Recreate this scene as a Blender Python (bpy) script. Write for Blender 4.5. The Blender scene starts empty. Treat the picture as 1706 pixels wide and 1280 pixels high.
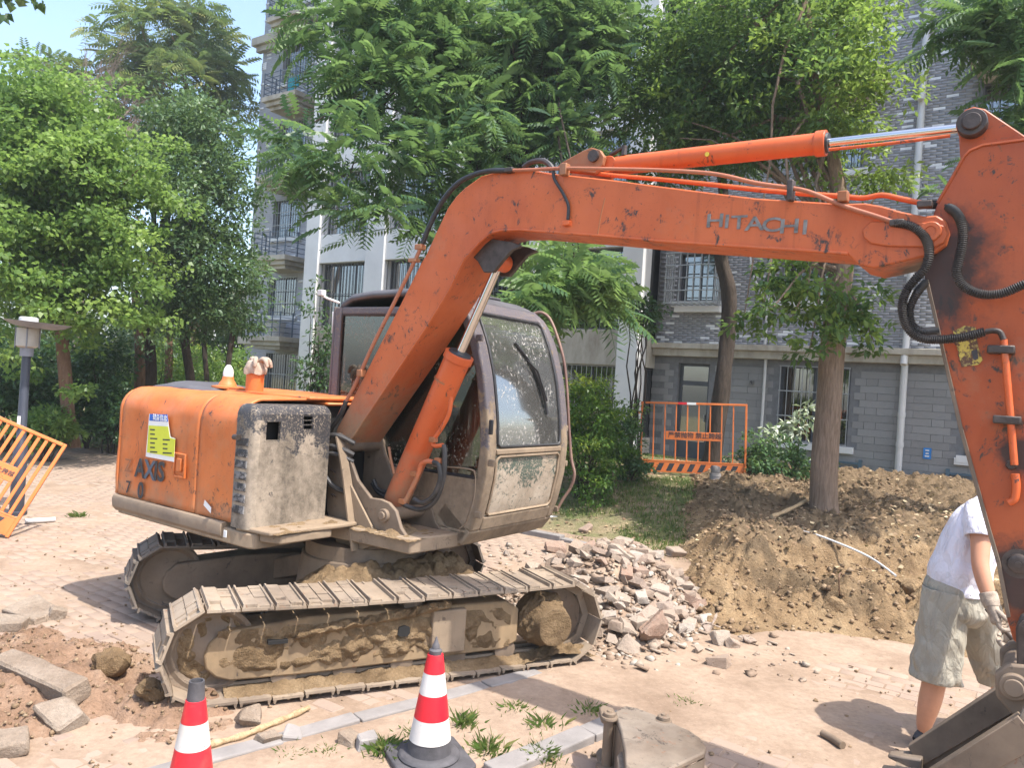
import bpy, bmesh, math, random
import numpy as np
from mathutils import Vector, Matrix
from mathutils import noise as mnoise

random.seed(7)
scene = bpy.context.scene
COL = scene.collection

# ------------------------------------------------------------------ camera, sky, sun, exposure
CAM_H, FPX, ROLL = 1.9, 1280.0, math.atan(0.0645)
c_r = np.array([math.cos(ROLL), 0, math.sin(ROLL)])
c_u = np.array([-math.sin(ROLL), 0, math.cos(ROLL)])
c_f = np.array([0, 1.0, 0])
c_o = np.array([0, 0, CAM_H])
cam = bpy.data.cameras.new('camera')
cam.sensor_width = 36
cam.lens = 36 * FPX / 1706
cam.clip_start, cam.clip_end = 0.05, 600
cam_ob = bpy.data.objects.new('camera', cam)
COL.objects.link(cam_ob)
cam_ob.matrix_world = Matrix(((c_r[0], c_u[0], 0, 0), (c_r[1], c_u[1], -1, 0), (c_r[2], c_u[2], 0, CAM_H), (0, 0, 0, 1)))
scene.camera = cam_ob

SUN_EL = math.radians(63)
SUN_DIR = Vector((0.80, -0.60, 0)).normalized()      # horizontal direction towards the sun
world = bpy.data.worlds.new('World')
scene.world = world
world.use_nodes = True
wn = world.node_tree.nodes
wn.clear()
w_out = wn.new('ShaderNodeOutputWorld')
w_bg = wn.new('ShaderNodeBackground')
w_sky = wn.new('ShaderNodeTexSky')
w_sky.sky_type = 'NISHITA'
w_sky.sun_disc = False
w_sky.sun_elevation = SUN_EL
w_sky.sun_rotation = math.atan2(SUN_DIR.x, SUN_DIR.y)
w_sky.air_density = 1.0
w_sky.dust_density = 2.5
w_sky.ozone_density = 0.8
w_bg.inputs[1].default_value = 0.15
world.node_tree.links.new(w_sky.outputs[0], w_bg.inputs[0])
world.node_tree.links.new(w_bg.outputs[0], w_out.inputs[0])
sun = bpy.data.lights.new('sun', 'SUN')
sun.energy = 2.75
sun.angle = math.radians(0.6)
sun.color = (1.0, 0.955, 0.89)
sun_ob = bpy.data.objects.new('sun', sun)
COL.objects.link(sun_ob)
to_sun = Vector((SUN_DIR.x * math.cos(SUN_EL), SUN_DIR.y * math.cos(SUN_EL), math.sin(SUN_EL)))
sun_ob.rotation_euler = to_sun.to_track_quat('Z', 'Y').to_euler()
sun_ob.location = (4, -4, 20)
scene.view_settings.view_transform = 'Standard'
scene.view_settings.look = 'None'
scene.view_settings.exposure = 1.52
scene.view_settings.gamma = 1
scene.view_settings.use_curve_mapping = False

# ------------------------------------------------------------------ measuring helpers
def ray(px, py):
    return (px - 853) / FPX * c_r + (640 - py) / FPX * c_u + c_f
def on_ground(px, py, z=0.0):
    d = ray(px, py)
    return Vector(c_o + d * (z - CAM_H) / d[2])
def at_depth(px, py, y):
    return Vector(c_o + ray(px, py) * y)
TH = math.radians(-35)
AF = np.array([math.cos(TH), math.sin(TH), 0])
AL = np.array([-AF[1], AF[0], 0])
MO = np.array([-1.0, 5.7, 0])
SO = np.array([0.7, 9.4, 0])
def ey(px, py, y):
    d = ray(px, py)
    t = (y - (c_o - MO).dot(AL)) / d.dot(AL)
    p = c_o + d * t - MO
    return Vector((p.dot(AF), y, p[2]))
def ex(px, py, x):
    d = ray(px, py)
    t = (x - (c_o - MO).dot(AF)) / d.dot(AF)
    p = c_o + d * t - MO
    return Vector((x, p.dot(AL), p[2]))
def sw(a, s, z=0.0):
    return Vector(SO + AF * a + AL * s + np.array([0, 0, z]))

# ------------------------------------------------------------------ vector noise
def _h(ix, iy, seed):
    n = (ix.astype(np.int64) * 374761393 + iy.astype(np.int64) * 668265263 + seed * 974634777) & 0x7fffffff
    n = ((n ^ (n >> 13)) * 1274126177) & 0x7fffffff
    return ((n ^ (n >> 16)) & 0xffff) / 65535.0
def vn(x, y, seed=0):
    x = np.asarray(x, float); y = np.asarray(y, float)
    ix = np.floor(x); iy = np.floor(y)
    fx = x - ix; fy = y - iy
    fx = fx * fx * (3 - 2 * fx); fy = fy * fy * (3 - 2 * fy)
    a = _h(ix, iy, seed); b = _h(ix + 1, iy, seed); c = _h(ix, iy + 1, seed); d = _h(ix + 1, iy + 1, seed)
    return (a * (1 - fx) + b * fx) * (1 - fy) + (c * (1 - fx) + d * fx) * fy
def fbm(x, y, seed=0, octv=5, gain=0.5):
    v = 0; amp = 1; tot = 0; f = 1
    for k in range(octv):
        v = v + amp * vn(np.asarray(x) * f + 13.7 * k, np.asarray(y) * f - 7.1 * k, seed + k)
        tot += amp; amp *= gain; f *= 2.03
    return v / tot
def sstep(a, b, x):
    t = np.clip((np.asarray(x, float) - a) / (b - a), 0, 1)
    return t * t * (3 - 2 * t)

# ------------------------------------------------------------------ mesh helpers
class MB:
    def __init__(self):
        self.v = []; self.f = []; self.m = []
    def add(self, vs, fs, m=0):
        o = len(self.v)
        self.v.extend([tuple(p) for p in vs])
        self.f.extend([tuple(i + o for i in f) for f in fs])
        self.m.extend([m] * len(fs))
        return self
    def box(self, lo, hi, M=None, m=0):
        x0, y0, z0 = lo; x1, y1, z1 = hi
        vs = [Vector(p) for p in ((x0, y0, z0), (x1, y0, z0), (x1, y1, z0), (x0, y1, z0), (x0, y0, z1), (x1, y0, z1), (x1, y1, z1), (x0, y1, z1))]
        if M is not None: vs = [M @ p for p in vs]
        return self.add(vs, [(0, 3, 2, 1), (4, 5, 6, 7), (0, 1, 5, 4), (1, 2, 6, 5), (2, 3, 7, 6), (3, 0, 4, 7)], m)
    def cbox(self, c, size, rot=None, m=0):
        h = [s / 2 for s in size]
        M = Matrix.Translation(Vector(c)) @ (rot.to_4x4() if rot is not None else Matrix.Identity(4))
        return self.box((-h[0], -h[1], -h[2]), (h[0], h[1], h[2]), M, m)
    def prism(self, poly, off, m=0):
        n = len(poly); off = Vector(off)
        vs = [Vector(p) for p in poly] + [Vector(p) + off for p in poly]
        fs = [tuple(range(n))[::-1], tuple(range(n, 2 * n))] + [(i, (i + 1) % n, n + (i + 1) % n, n + i) for i in range(n)]
        return self.add(vs, fs, m)
    def tube(self, pts, r, n=8, caps=True, m=0):
        pts = [Vector(p) for p in pts]
        k = len(pts)
        rs = r if hasattr(r, '__len__') else [r] * k
        vs = []; ref = None
        for i, p in enumerate(pts):
            t = (pts[min(i + 1, k - 1)] - pts[max(i - 1, 0)])
            if t.length < 1e-9: t = Vector((0, 0, 1))
            t.normalize()
            if ref is None:
                ref = t.orthogonal().normalized()
            ref = (ref - t * ref.dot(t))
            if ref.length < 1e-6: ref = t.orthogonal()
            ref.normalize()
            b = t.cross(ref)
            for j in range(n):
                a = 2 * math.pi * j / n
                vs.append(p + (ref * math.cos(a) + b * math.sin(a)) * rs[i])
        fs = []
        for i in range(k - 1):
            for j in range(n):
                fs.append((i * n + j, i * n + (j + 1) % n, (i + 1) * n + (j + 1) % n, (i + 1) * n + j))
        if caps:
            fs.append(tuple(range(n))[::-1]); fs.append(tuple((k - 1) * n + j for j in range(n)))
        return self.add(vs, fs, m)
    def cyl(self, p0, p1, r0, r1=None, n=20, m=0):
        return self.tube([p0, p1], [r0, r0 if r1 is None else r1], n, True, m)
    def lathe(self, prof, origin=(0, 0, 0), n=24, M=None, m=0):
        vs = []; o = Vector(origin)
        for r, z in prof:
            for j in range(n):
                a = 2 * math.pi * j / n
                p = Vector((r * math.cos(a), r * math.sin(a), z))
                vs.append((M @ p if M is not None else p) + o)
        fs = []
        for i in range(len(prof) - 1):
            for j in range(n):
                fs.append((i * n + j, i * n + (j + 1) % n, (i + 1) * n + (j + 1) % n, (i + 1) * n + j))
        fs.append(tuple(range(n))[::-1]); fs.append(tuple((len(prof) - 1) * n + j for j in range(n)))
        return self.add(vs, fs, m)
    def grid(self, fn, nu, nv, m=0, closed_u=False):
        vs = [fn(i / nu, j / nv) for j in range(nv + 1) for i in range(nu + 1)]
        fs = [(j * (nu + 1) + i, j * (nu + 1) + i + 1, (j + 1) * (nu + 1) + i + 1, (j + 1) * (nu + 1) + i) for j in range(nv) for i in range(nu)]
        return self.add(vs, fs, m)
    def strip(self, pts, y0, y1, inward, thick, m=0):
        """a bent bar: profile points (x,z), between y0 and y1, thickened by `thick` along inward normals"""
        k = len(pts); q = []
        for i, p in enumerate(pts):
            a = pts[max(i - 1, 0)]; b = pts[min(i + 1, k - 1)]
            t = Vector((b[0] - a[0], b[1] - a[1])).normalized()
            nrm = Vector((-t.y, t.x)) * inward
            q.append((p[0] + nrm.x * thick, p[1] + nrm.y * thick))
        vs = []
        for i in range(k):
            vs += [(pts[i][0], y0, pts[i][1]), (pts[i][0], y1, pts[i][1]), (q[i][0], y1, q[i][1]), (q[i][0], y0, q[i][1])]
        fs = []
        for i in range(k - 1):
            for j in range(4):
                fs.append((i * 4 + j, i * 4 + (j + 1) % 4, (i + 1) * 4 + (j + 1) % 4, (i + 1) * 4 + j))
        fs += [(0, 1, 2, 3), tuple((k - 1) * 4 + j for j in (3, 2, 1, 0))]
        return self.add(vs, fs, m)
    def mesh(self, name, mats, smooth=None, recalc=True):
        me = bpy.data.meshes.new(name)
        me.from_pydata(self.v, [], self.f)
        for mt in (mats if isinstance(mats, (list, tuple)) else [mats]): me.materials.append(mt)
        if any(self.m): me.polygons.foreach_set('material_index', self.m)
        if recalc:
            b = bmesh.new(); b.from_mesh(me)
            bmesh.ops.recalc_face_normals(b, faces=b.faces)
            b.to_mesh(me); b.free()
        if smooth is not None:
            me.polygons.foreach_set('use_smooth', [True] * len(me.polygons))
            me.set_sharp_from_angle(angle=math.radians(smooth))
        me.update()
        return me
    def build(self, name, mats, parent=None, smooth=35, bevel=0, recalc=True, seg=2):
        o = bpy.data.objects.new(name, self.mesh(name, mats, smooth, recalc))
        COL.objects.link(o)
        if parent is not None: o.parent = parent
        if bevel:
            bv = o.modifiers.new('bevel', 'BEVEL')
            bv.width = bevel; bv.segments = seg; bv.limit_method = 'ANGLE'; bv.angle_limit = math.radians(38)
            bv.use_clamp_overlap = True
        return o
def np_mesh(name, V, F, mat, rnd=None, smooth=False, mat_idx=None):
    """fast mesh of equal-sized faces from numpy arrays"""
    me = bpy.data.meshes.new(name)
    V = np.asarray(V, np.float32).reshape(-1, 3); F = np.asarray(F, np.int32)
    nf, k = F.shape
    me.vertices.add(len(V)); me.vertices.foreach_set('co', V.ravel())
    me.loops.add(nf * k); me.loops.foreach_set('vertex_index', F.ravel())
    me.polygons.add(nf)
    me.polygons.foreach_set('loop_start', np.arange(0, nf * k, k, dtype=np.int32))
    if smooth: me.polygons.foreach_set('use_smooth', np.ones(nf, bool))
    for mt in (mat if isinstance(mat, (list, tuple)) else [mat]): me.materials.append(mt)
    if rnd is not None:
        at = me.attributes.new('rnd', 'FLOAT', 'FACE')
        at.data.foreach_set('value', np.asarray(rnd, np.float32))
    me.update(calc_edges=True)
    return me
def link(name, me, parent=None):
    o = bpy.data.objects.new(name, me); COL.objects.link(o)
    if parent is not None: o.parent = parent
    return o
def tag(o, label=None, cat=None, group=None, kind=None):
    if label: o['label'] = label
    if cat: o['category'] = cat
    if group: o['group'] = group
    if kind: o['kind'] = kind
    return o
def thing(name, label, cat, loc=(0, 0, 0), rotz=0, group=None):
    o = bpy.data.objects.new(name, None); COL.objects.link(o)
    o.location = loc; o.rotation_euler = (0, 0, rotz); o.empty_display_size = 0.2
    return tag(o, label, cat, group)
def spline(pts, n=8):
    """Catmull-Rom through points"""
    P = [Vector(p) for p in pts]; P = [P[0] * 2 - P[1]] + P + [P[-1] * 2 - P[-2]]
    out = []
    for i in range(1, len(P) - 2):
        for k in range(n):
            t = k / n
            out.append(0.5 * ((2 * P[i]) + (P[i + 1] - P[i - 1]) * t + (2 * P[i - 1] - 5 * P[i] + 4 * P[i + 1] - P[i + 2]) * t * t + (3 * P[i] - P[i - 1] - 3 * P[i + 1] + P[i + 2]) * t ** 3))
    out.append(P[-2])
    return out
def resample(pts, step):
    out = [Vector(pts[0])]; acc = 0
    for a, b in zip(pts[:-1], pts[1:]):
        a = Vector(a); b = Vector(b); L = (b - a).length
        while acc + L >= step and L > 1e-9:
            a = a + (b - a) * ((step - acc) / L)
            out.append(a.copy()); L = (b - a).length; acc = 0
        acc += L
    return out
def text_mesh(body, size, mat, ext=0.001, bold=0.0, align='CENTER', shear=0.0, space=1.0):
    cu = bpy.data.curves.new('text_curve', 'FONT')
    cu.body = body; cu.size = size; cu.extrude = ext; cu.offset = bold; cu.shear = shear
    cu.space_character = space
    cu.align_x = align; cu.align_y = 'CENTER'; cu.resolution_u = 3
    t = bpy.data.objects.new('text_tmp', cu); COL.objects.link(t)
    bpy.context.view_layer.update()
    dg = bpy.context.evaluated_depsgraph_get()
    me = bpy.data.meshes.new_from_object(t.evaluated_get(dg))
    bpy.data.objects.remove(t); bpy.data.curves.remove(cu)
    me.materials.clear(); me.materials.append(mat)
    return me

# ------------------------------------------------------------------ materials
class NB:
    def __init__(self, name):
        self.mat = bpy.data.materials.new(name); self.mat.use_nodes = True
        self.nt = self.mat.node_tree; self.n = self.nt.nodes
        self.b = self.n['Principled BSDF']; self.out = self.n['Material Output']
        self._pos = None
    def L(self, a, b): self.nt.links.new(a, b)
    def put(self, sock, val):
        if hasattr(val, 'links') or hasattr(val, 'is_output'): self.L(val, sock)
        else: sock.default_value = (*val, 1) if (isinstance(val, tuple) and len(val) == 3 and sock.type == 'RGBA') else val
    def pos(self):
        if self._pos is None: self._pos = self.n.new('ShaderNodeNewGeometry')
        return self._pos.outputs['Position']
    def objco(self): return self.n.new('ShaderNodeTexCoord').outputs['Object']
    def normal_z(self):
        self.pos(); s = self.n.new('ShaderNodeSeparateXYZ'); self.L(self._pos.outputs['Normal'], s.inputs[0]); return s.outputs[2]
    def sep(self, v, i):
        s = self.n.new('ShaderNodeSeparateXYZ'); self.L(v, s.inputs[0]); return s.outputs[i]
    def scale(self, v, sc):
        m = self.n.new('ShaderNodeMapping'); self.L(v, m.inputs[0]); m.inputs['Scale'].default_value = sc; return m.outputs[0]
    def noise(self, sc, det=4, rough=0.55, vec=None, dist=0.0, col=False):
        t = self.n.new('ShaderNodeTexNoise'); self.L(vec if vec is not None else self.pos(), t.inputs['Vector'])
        t.inputs['Scale'].default_value = sc; t.inputs['Detail'].default_value = det; t.inputs['Roughness'].default_value = rough; t.inputs['Distortion'].default_value = dist
        return t.outputs['Color' if col else 'Fac']
    def voro(self, sc, feat='F1', vec=None, rnd=1.0, out='Distance'):
        t = self.n.new('ShaderNodeTexVoronoi'); t.feature = feat; self.L(vec if vec is not None else self.pos(), t.inputs['Vector'])
        t.inputs['Scale'].default_value = sc; t.inputs['Randomness'].default_value = rnd
        return t.outputs[out]
    def ramp(self, fac, stops, interp='LINEAR'):
        r = self.n.new('ShaderNodeValToRGB'); self.L(fac, r.inputs[0]); cr = r.color_ramp; cr.interpolation = interp
        while len(cr.elements) < len(stops): cr.elements.new(0.5)
        for e, (p, c) in zip(cr.elements, stops):
            e.position = p; e.color = (c, c, c, 1) if not isinstance(c, tuple) else (*c, 1)
        return r.outputs[0]
    def math(self, op, a, b=0.0, c=None, clamp=False):
        m = self.n.new('ShaderNodeMath'); m.operation = op; m.use_clamp = clamp
        self.put(m.inputs[0], a); self.put(m.inputs[1], b)
        if c is not None: self.put(m.inputs[2], c)
        return m.outputs[0]
    def mix(self, fac, a, b, mode='MIX'):
        m = self.n.new('ShaderNodeMix'); m.data_type = 'RGBA'; m.blend_type = mode
        self.put(m.inputs[0], fac); self.put(m.inputs[6], a); self.put(m.inputs[7], b)
        return m.outputs[2]
    def mapr(self, v, a, b, c=0.0, d=1.0):
        m = self.n.new('ShaderNodeMapRange'); self.put(m.inputs[0], v)
        for i, x in enumerate((a, b, c, d)): m.inputs[i + 1].default_value = x
        return m.outputs[0]
    def bump(self, h, strength=0.5, dist=0.01, prev=None):
        b = self.n.new('ShaderNodeBump'); self.L(h, b.inputs['Height']); b.inputs['Strength'].default_value = strength; b.inputs['Distance'].default_value = dist
        if prev is not None: self.L(prev, b.inputs['Normal'])
        return b.outputs[0]
    def attr(self, name):
        a = self.n.new('ShaderNodeAttribute'); a.attribute_name = name; return a.outputs['Fac']
    def rand(self): return self.n.new('ShaderNodeObjectInfo').outputs['Random']
    def fin(self, col=None, rough=None, metal=None, normal=None, spec=None):
        if col is not None: self.put(self.b.inputs['Base Color'], col)
        if rough is not None: self.put(self.b.inputs['Roughness'], rough)
        if metal is not None: self.put(self.b.inputs['Metallic'], metal)
        if spec is not None: self.put(self.b.inputs['Specular IOR Level'], spec)
        if normal is not None: self.L(normal, self.b.inputs['Normal'])
        return self.mat

def simple(name, col, rough=0.6, metal=0.0, var=0.15, sc=8.0, bump=0.15, spec=0.5):
    k = NB(name); n = k.noise(sc, 5, 0.6)
    d = tuple(c * (1 - var) for c in col); l = tuple(min(1, c * (1 + var)) for c in col)
    c = k.mix(k.ramp(n, [(0.3, 0.0), (0.7, 1.0)]), d, l)
    return k.fin(c, rough, metal, k.bump(k.noise(sc * 6, 4, 0.6), bump, 0.004), spec)
def paint(name, c0, c1, scuff=0.5, dirt=0.2, dirtcol=(0.23, 0.16, 0.10), mud_z=None, grease=None, rough=0.42):
    k = NB(name)
    base = k.mix(k.ramp(k.noise(2.3, 5, 0.6), [(0.35, 0.0), (0.68, 1.0)]), c0, c1)
    base = k.mix(k.math('MULTIPLY', k.ramp(k.noise(9, 5, 0.65, k.scale(k.pos(), (1, 1, 0.25))), [(0.5, 0.0), (0.75, 1.0)]), 0.45), base, tuple(c * 0.72 for c in c0))
    fade = k.ramp(k.noise(1.1, 5, 0.6, None, 0.4), [(0.42, 0.0), (0.66, 1.0)])
    base = k.mix(k.math('MULTIPLY', fade, 0.38), base, tuple(min(1, x * 1.10 + o_) for x, o_ in zip(c1, (0.035, 0.022, 0.004))))
    streak = k.ramp(k.noise(26, 5, 0.65, k.scale(k.pos(), (1, 1, 0.045))), [(0.55, 0.0), (0.72, 1.0)])
    streak = k.math('MULTIPLY', streak, k.ramp(k.noise(2.6, 4), [(0.45, 0.0), (0.62, 1.0)]))
    base = k.mix(k.math('MULTIPLY', streak, 0.42 * min(1, scuff)), base, tuple(x * 0.35 + 0.01 for x in c0))
    pepper = k.math('MULTIPLY', k.ramp(k.noise(85, 3, 0.6), [(0.66, 0.0), (0.71, 1.0)]), k.ramp(k.noise(3.4, 4), [(0.40, 0.0), (0.60, 1.0)]))
    base = k.mix(k.math('MULTIPLY', pepper, 0.8 * min(1, scuff)), base, (0.06, 0.04, 0.03))
    # thin scratches and chips
    s1 = k.noise(6.5, 8, 0.72, None, 1.2)
    edge = k.ramp(s1, [(0.0, 0.0), (0.640 - 0.06 * scuff, 0.0), (0.675 - 0.06 * scuff, 1.0)])
    fine = k.ramp(k.noise(38, 6, 0.7, k.scale(k.pos(), (1, 1, 0.5)), 0.8), [(0.44, 0.0), (0.58, 1.0)])
    chips = k.math('MULTIPLY', edge, fine)
    base = k.mix(chips, base, (0.055, 0.042, 0.035))
    rub = k.ramp(k.noise(22, 5, 0.7, None, 0.5), [(0.63, 0.0), (0.67, 1.0)])
    base = k.mix(k.math('MULTIPLY', rub, 0.55 * scuff), base, (0.20, 0.07, 0.03))
    d = k.ramp(k.noise(3.1, 7, 0.68), [(0.62 - 0.35 * dirt, 0.0), (0.98 - 0.35 * dirt, 1.0)])
    d = k.math('MULTIPLY', d, 0.75)
    if mud_z is not None:
        z = k.sep(k.pos(), 2)
        zz = k.math('ADD', z, k.math('MULTIPLY', k.math('SUBTRACT', k.noise(4.5, 7, 0.7), 0.5), 1.1))
        d = k.math('MAXIMUM', d, k.mapr(zz, mud_z[1], mud_z[0], 0.0, 1.0))
    base = k.mix(d, base, k.mix(k.noise(17, 4), dirtcol, tuple(c * 1.5 for c in dirtcol)))
    if grease is not None:
        g = None
        for (p, r) in grease:
            vd = k.n.new('ShaderNodeVectorMath'); vd.operation = 'DISTANCE'; k.L(k.pos(), vd.inputs[0]); vd.inputs[1].default_value = p
            q = k.math('ADD', k.math('DIVIDE', vd.outputs['Value'], r), k.math('MULTIPLY', k.math('SUBTRACT', k.noise(7, 6, 0.7), 0.5), 1.3))
            q = k.mapr(q, 1.0, 0.55)
            g = q if g is None else k.math('MAXIMUM', g, q)
        base = k.mix(k.math('MULTIPLY', g, 0.92), base, (0.030, 0.026, 0.024))
    nrm = k.bump(k.noise(3.0, 3, 0.5), 0.25, 0.02)
    nrm = k.bump(k.noise(60, 5, 0.6), 0.12, 0.004, nrm)
    return k.fin(base, k.mapr(k.noise(5, 5), 0.3, 0.7, rough - 0.08, rough + 0.25), None, nrm, 0.35)
def earthy(name, c0, c1, c2, sc=3.0, bump=0.8, bdist=0.03, rough=0.95):
    k = NB(name)
    a = k.ramp(k.noise(sc, 8, 0.62), [(0.32, c0), (0.52, c1), (0.72, c2)])
    f = k.ramp(k.noise(sc * 14, 6, 0.7), [(0.35, 0.0), (0.65, 1.0)])
    a = k.mix(k.math('MULTIPLY', f, 0.35), a, tuple(c * 0.55 for c in c0))
    a = k.mix(k.math('MULTIPLY', k.ramp(k.voro(sc * 22), [(0.10, 1.0), (0.2, 0.0)]), 0.35), a, c2)
    h = k.math('ADD', k.noise(sc * 5, 8, 0.68), k.math('MULTIPLY', k.noise(sc * 22, 5, 0.7), 0.5))
    return k.fin(a, rough, None, k.bump(h, bump, bdist), 0.15)
def leafmat(name, dark, mid, light, trans=0.35, rough=0.42):
    k = NB(name)
    c = k.ramp(k.attr('rnd'), [(0.0, dark), (0.45, mid), (0.8, light), (1.0, tuple(min(1, x * 1.35) for x in light))])
    k.fin(c, rough, None, None, 0.4)
    tr = k.n.new('ShaderNodeBsdfTranslucent')
    k.L(k.mix(0.45, c, (0.26, 0.40, 0.08), 'MIX'), tr.inputs['Color'])
    mx = k.n.new('ShaderNodeMixShader'); mx.inputs[0].default_value = trans
    k.L(k.b.outputs[0], mx.inputs[1]); k.L(tr.outputs[0], mx.inputs[2]); k.L(mx.outputs[0], k.out.inputs[0])
    return k.mat
def bark(name, c0, c1, vs=(9, 9, 1.6)):
    k = NB(name); v = k.scale(k.pos(), vs)
    n = k.noise(3.0, 8, 0.7, v, 0.6)
    c = k.ramp(n, [(0.3, c0), (0.62, c1)])
    c = k.mix(k.math('MULTIPLY', k.ramp(k.noise(1.7, 4), [(0.5, 0), (0.7, 1.0)]), 0.4), c, tuple(x * 1.25 for x in c1))
    return k.fin(c, 0.95, None, k.bump(n, 0.9, 0.03), 0.15)
def glassmat(name, tint, tr=0.55, mud=None, film=0.2, bigk=0.55, filmcol=(0.42, 0.40, 0.37)):
    k = NB(name)
    fr = k.n.new('ShaderNodeFresnel'); fr.inputs[0].default_value = 1.52
    t = k.n.new('ShaderNodeBsdfTransparent'); t.inputs[0].default_value = (*tint, 1)
    g = k.n.new('ShaderNodeBsdfGlossy'); g.inputs['Roughness'].default_value = 0.04; g.inputs[0].default_value = (0.95, 0.97, 0.97, 1)
    k.L(k.bump(k.noise(1.6, 2), 0.05, 0.02), g.inputs['Normal'])
    m = k.n.new('ShaderNodeMixShader'); k.L(k.math('ADD', k.math('MULTIPLY', fr.outputs[0], 1.4), 1 - tr, clamp=True) if tr < 1 else fr.outputs[0], m.inputs[0])
    k.L(t.outputs[0], m.inputs[1]); k.L(g.outputs[0], m.inputs[2])
    last = m.outputs[0]
    if mud is not None:
        z = k.sep(k.pos(), 2)
        h = k.mapr(z, mud[0], mud[1])                      # 1 at the low edge, 0 at the top
        spots = k.math('MULTIPLY', k.ramp(k.noise(58, 3, 0.6, k.scale(k.pos(), (1, 1, 0.7))), [(0.575, 0.0), (0.63, 1.0)]), k.ramp(k.noise(3.2, 5, 0.65), [(0.42, 0.0), (0.60, 1.0)]))
        big = k.ramp(k.math('ADD', k.noise(11, 8, 0.75, None, 0.6), k.math('MULTIPLY', k.math('SUBTRACT', h, bigk), 0.75)), [(0.52, 0.0), (0.585, 1.0)])
        big = k.math('MULTIPLY', big, k.ramp(k.noise(40, 4, 0.7), [(0.34, 0.3), (0.52, 1.0)]))
        runs = k.math('MULTIPLY', k.ramp(k.noise(42, 4, 0.6, k.scale(k.pos(), (1, 1, 0.05))), [(0.54, 0.0), (0.70, 1.0)]), 0.55)
        runs = k.math('MULTIPLY', runs, k.ramp(k.noise(4, 3), [(0.4, 0.0), (0.6, 1.0)]))
        a = k.math('MAXIMUM', k.math('MAXIMUM', spots, big), k.math('MAXIMUM', runs, film), clamp=True)
        d = k.n.new('ShaderNodeBsdfDiffuse')
        k.L(k.ramp(k.noise(30, 5, 0.7), [(0.3, tuple(x * .75 for x in filmcol)), (0.7, filmcol)]), d.inputs[0])
        m2 = k.n.new('ShaderNodeMixShader'); k.L(a, m2.inputs[0]); k.L(last, m2.inputs[1]); k.L(d.outputs[0], m2.inputs[2])
        last = m2.outputs[0]
    k.L(last, k.out.inputs[0])
    return k.mat

M = {}
M['orange'] = paint('orange_paint', (0.45, 0.095, 0.038), (0.52, 0.125, 0.055), 0.8, 0.05, mud_z=(1.15, 1.75))
M['orange_panel'] = paint('orange_panel_paint', (0.50, 0.128, 0.030), (0.58, 0.178, 0.052), 1.0, 0.24, mud_z=(0.62, 1.1))
GR = [tuple(sw(0, 0, 0))]
M['orange_cyl'] = paint('orange_cylinder_paint', (0.50, 0.090, 0.024), (0.58, 0.122, 0.036), 0.7, 0.08, mud_z=(0.9, 1.45), rough=0.34)
M['orange_barrier'] = paint('orange_barrier_paint', (0.60, 0.15, 0.035), (0.66, 0.185, 0.05), 0.25, 0.05, rough=0.38)
M['rust'] = paint('rusty_orange', (0.26, 0.09, 0.04), (0.35, 0.13, 0.05), 1.0, 0.5)
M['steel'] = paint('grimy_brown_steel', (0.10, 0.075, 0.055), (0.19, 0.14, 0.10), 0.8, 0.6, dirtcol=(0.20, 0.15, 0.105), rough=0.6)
M['bucket'] = paint('worn_bucket_steel', (0.10, 0.072, 0.052), (0.235, 0.195, 0.155), 1.2, 0.45, dirtcol=(0.24, 0.185, 0.135), rough=0.5)
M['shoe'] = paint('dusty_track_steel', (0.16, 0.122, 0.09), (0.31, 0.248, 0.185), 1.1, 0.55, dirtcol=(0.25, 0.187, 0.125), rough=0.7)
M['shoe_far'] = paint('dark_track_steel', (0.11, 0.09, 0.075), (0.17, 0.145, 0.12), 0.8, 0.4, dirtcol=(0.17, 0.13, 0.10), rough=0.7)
M['mudmetal'] = paint('mud_caked_steel', (0.13, 0.092, 0.056), (0.29, 0.205, 0.12), 0.8, 0.62, dirtcol=(0.275, 0.188, 0.104), rough=0.9)
M['deck'] = paint('muddy_deck_steel', (0.17, 0.125, 0.085), (0.27, 0.203, 0.14), 0.8, 0.65, dirtcol=(0.26, 0.195, 0.13), rough=0.85)
M['black'] = simple('black_rubber', (0.02, 0.02, 0.022), 0.5, 0, 0.4, 20, 0.3)
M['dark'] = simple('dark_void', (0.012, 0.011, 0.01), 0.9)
M['hose'] = simple('dusty_black_hose', (0.035, 0.032, 0.03), 0.55, 0, 0.6, 12, 0.3)
M['chrome'] = simple('chrome_rod', (0.62, 0.61, 0.60), 0.12, 1.0, 0.05, 3, 0.02)
M['pin'] = simple('dark_pin_steel', (0.07, 0.055, 0.048), 0.5, 0.4, 0.4, 14, 0.5)
M['mud'] = earthy('dried_mud', (0.155, 0.102, 0.055), (0.275, 0.188, 0.104), (0.37, 0.268, 0.160), 5, 1.0, 0.03)
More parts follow.
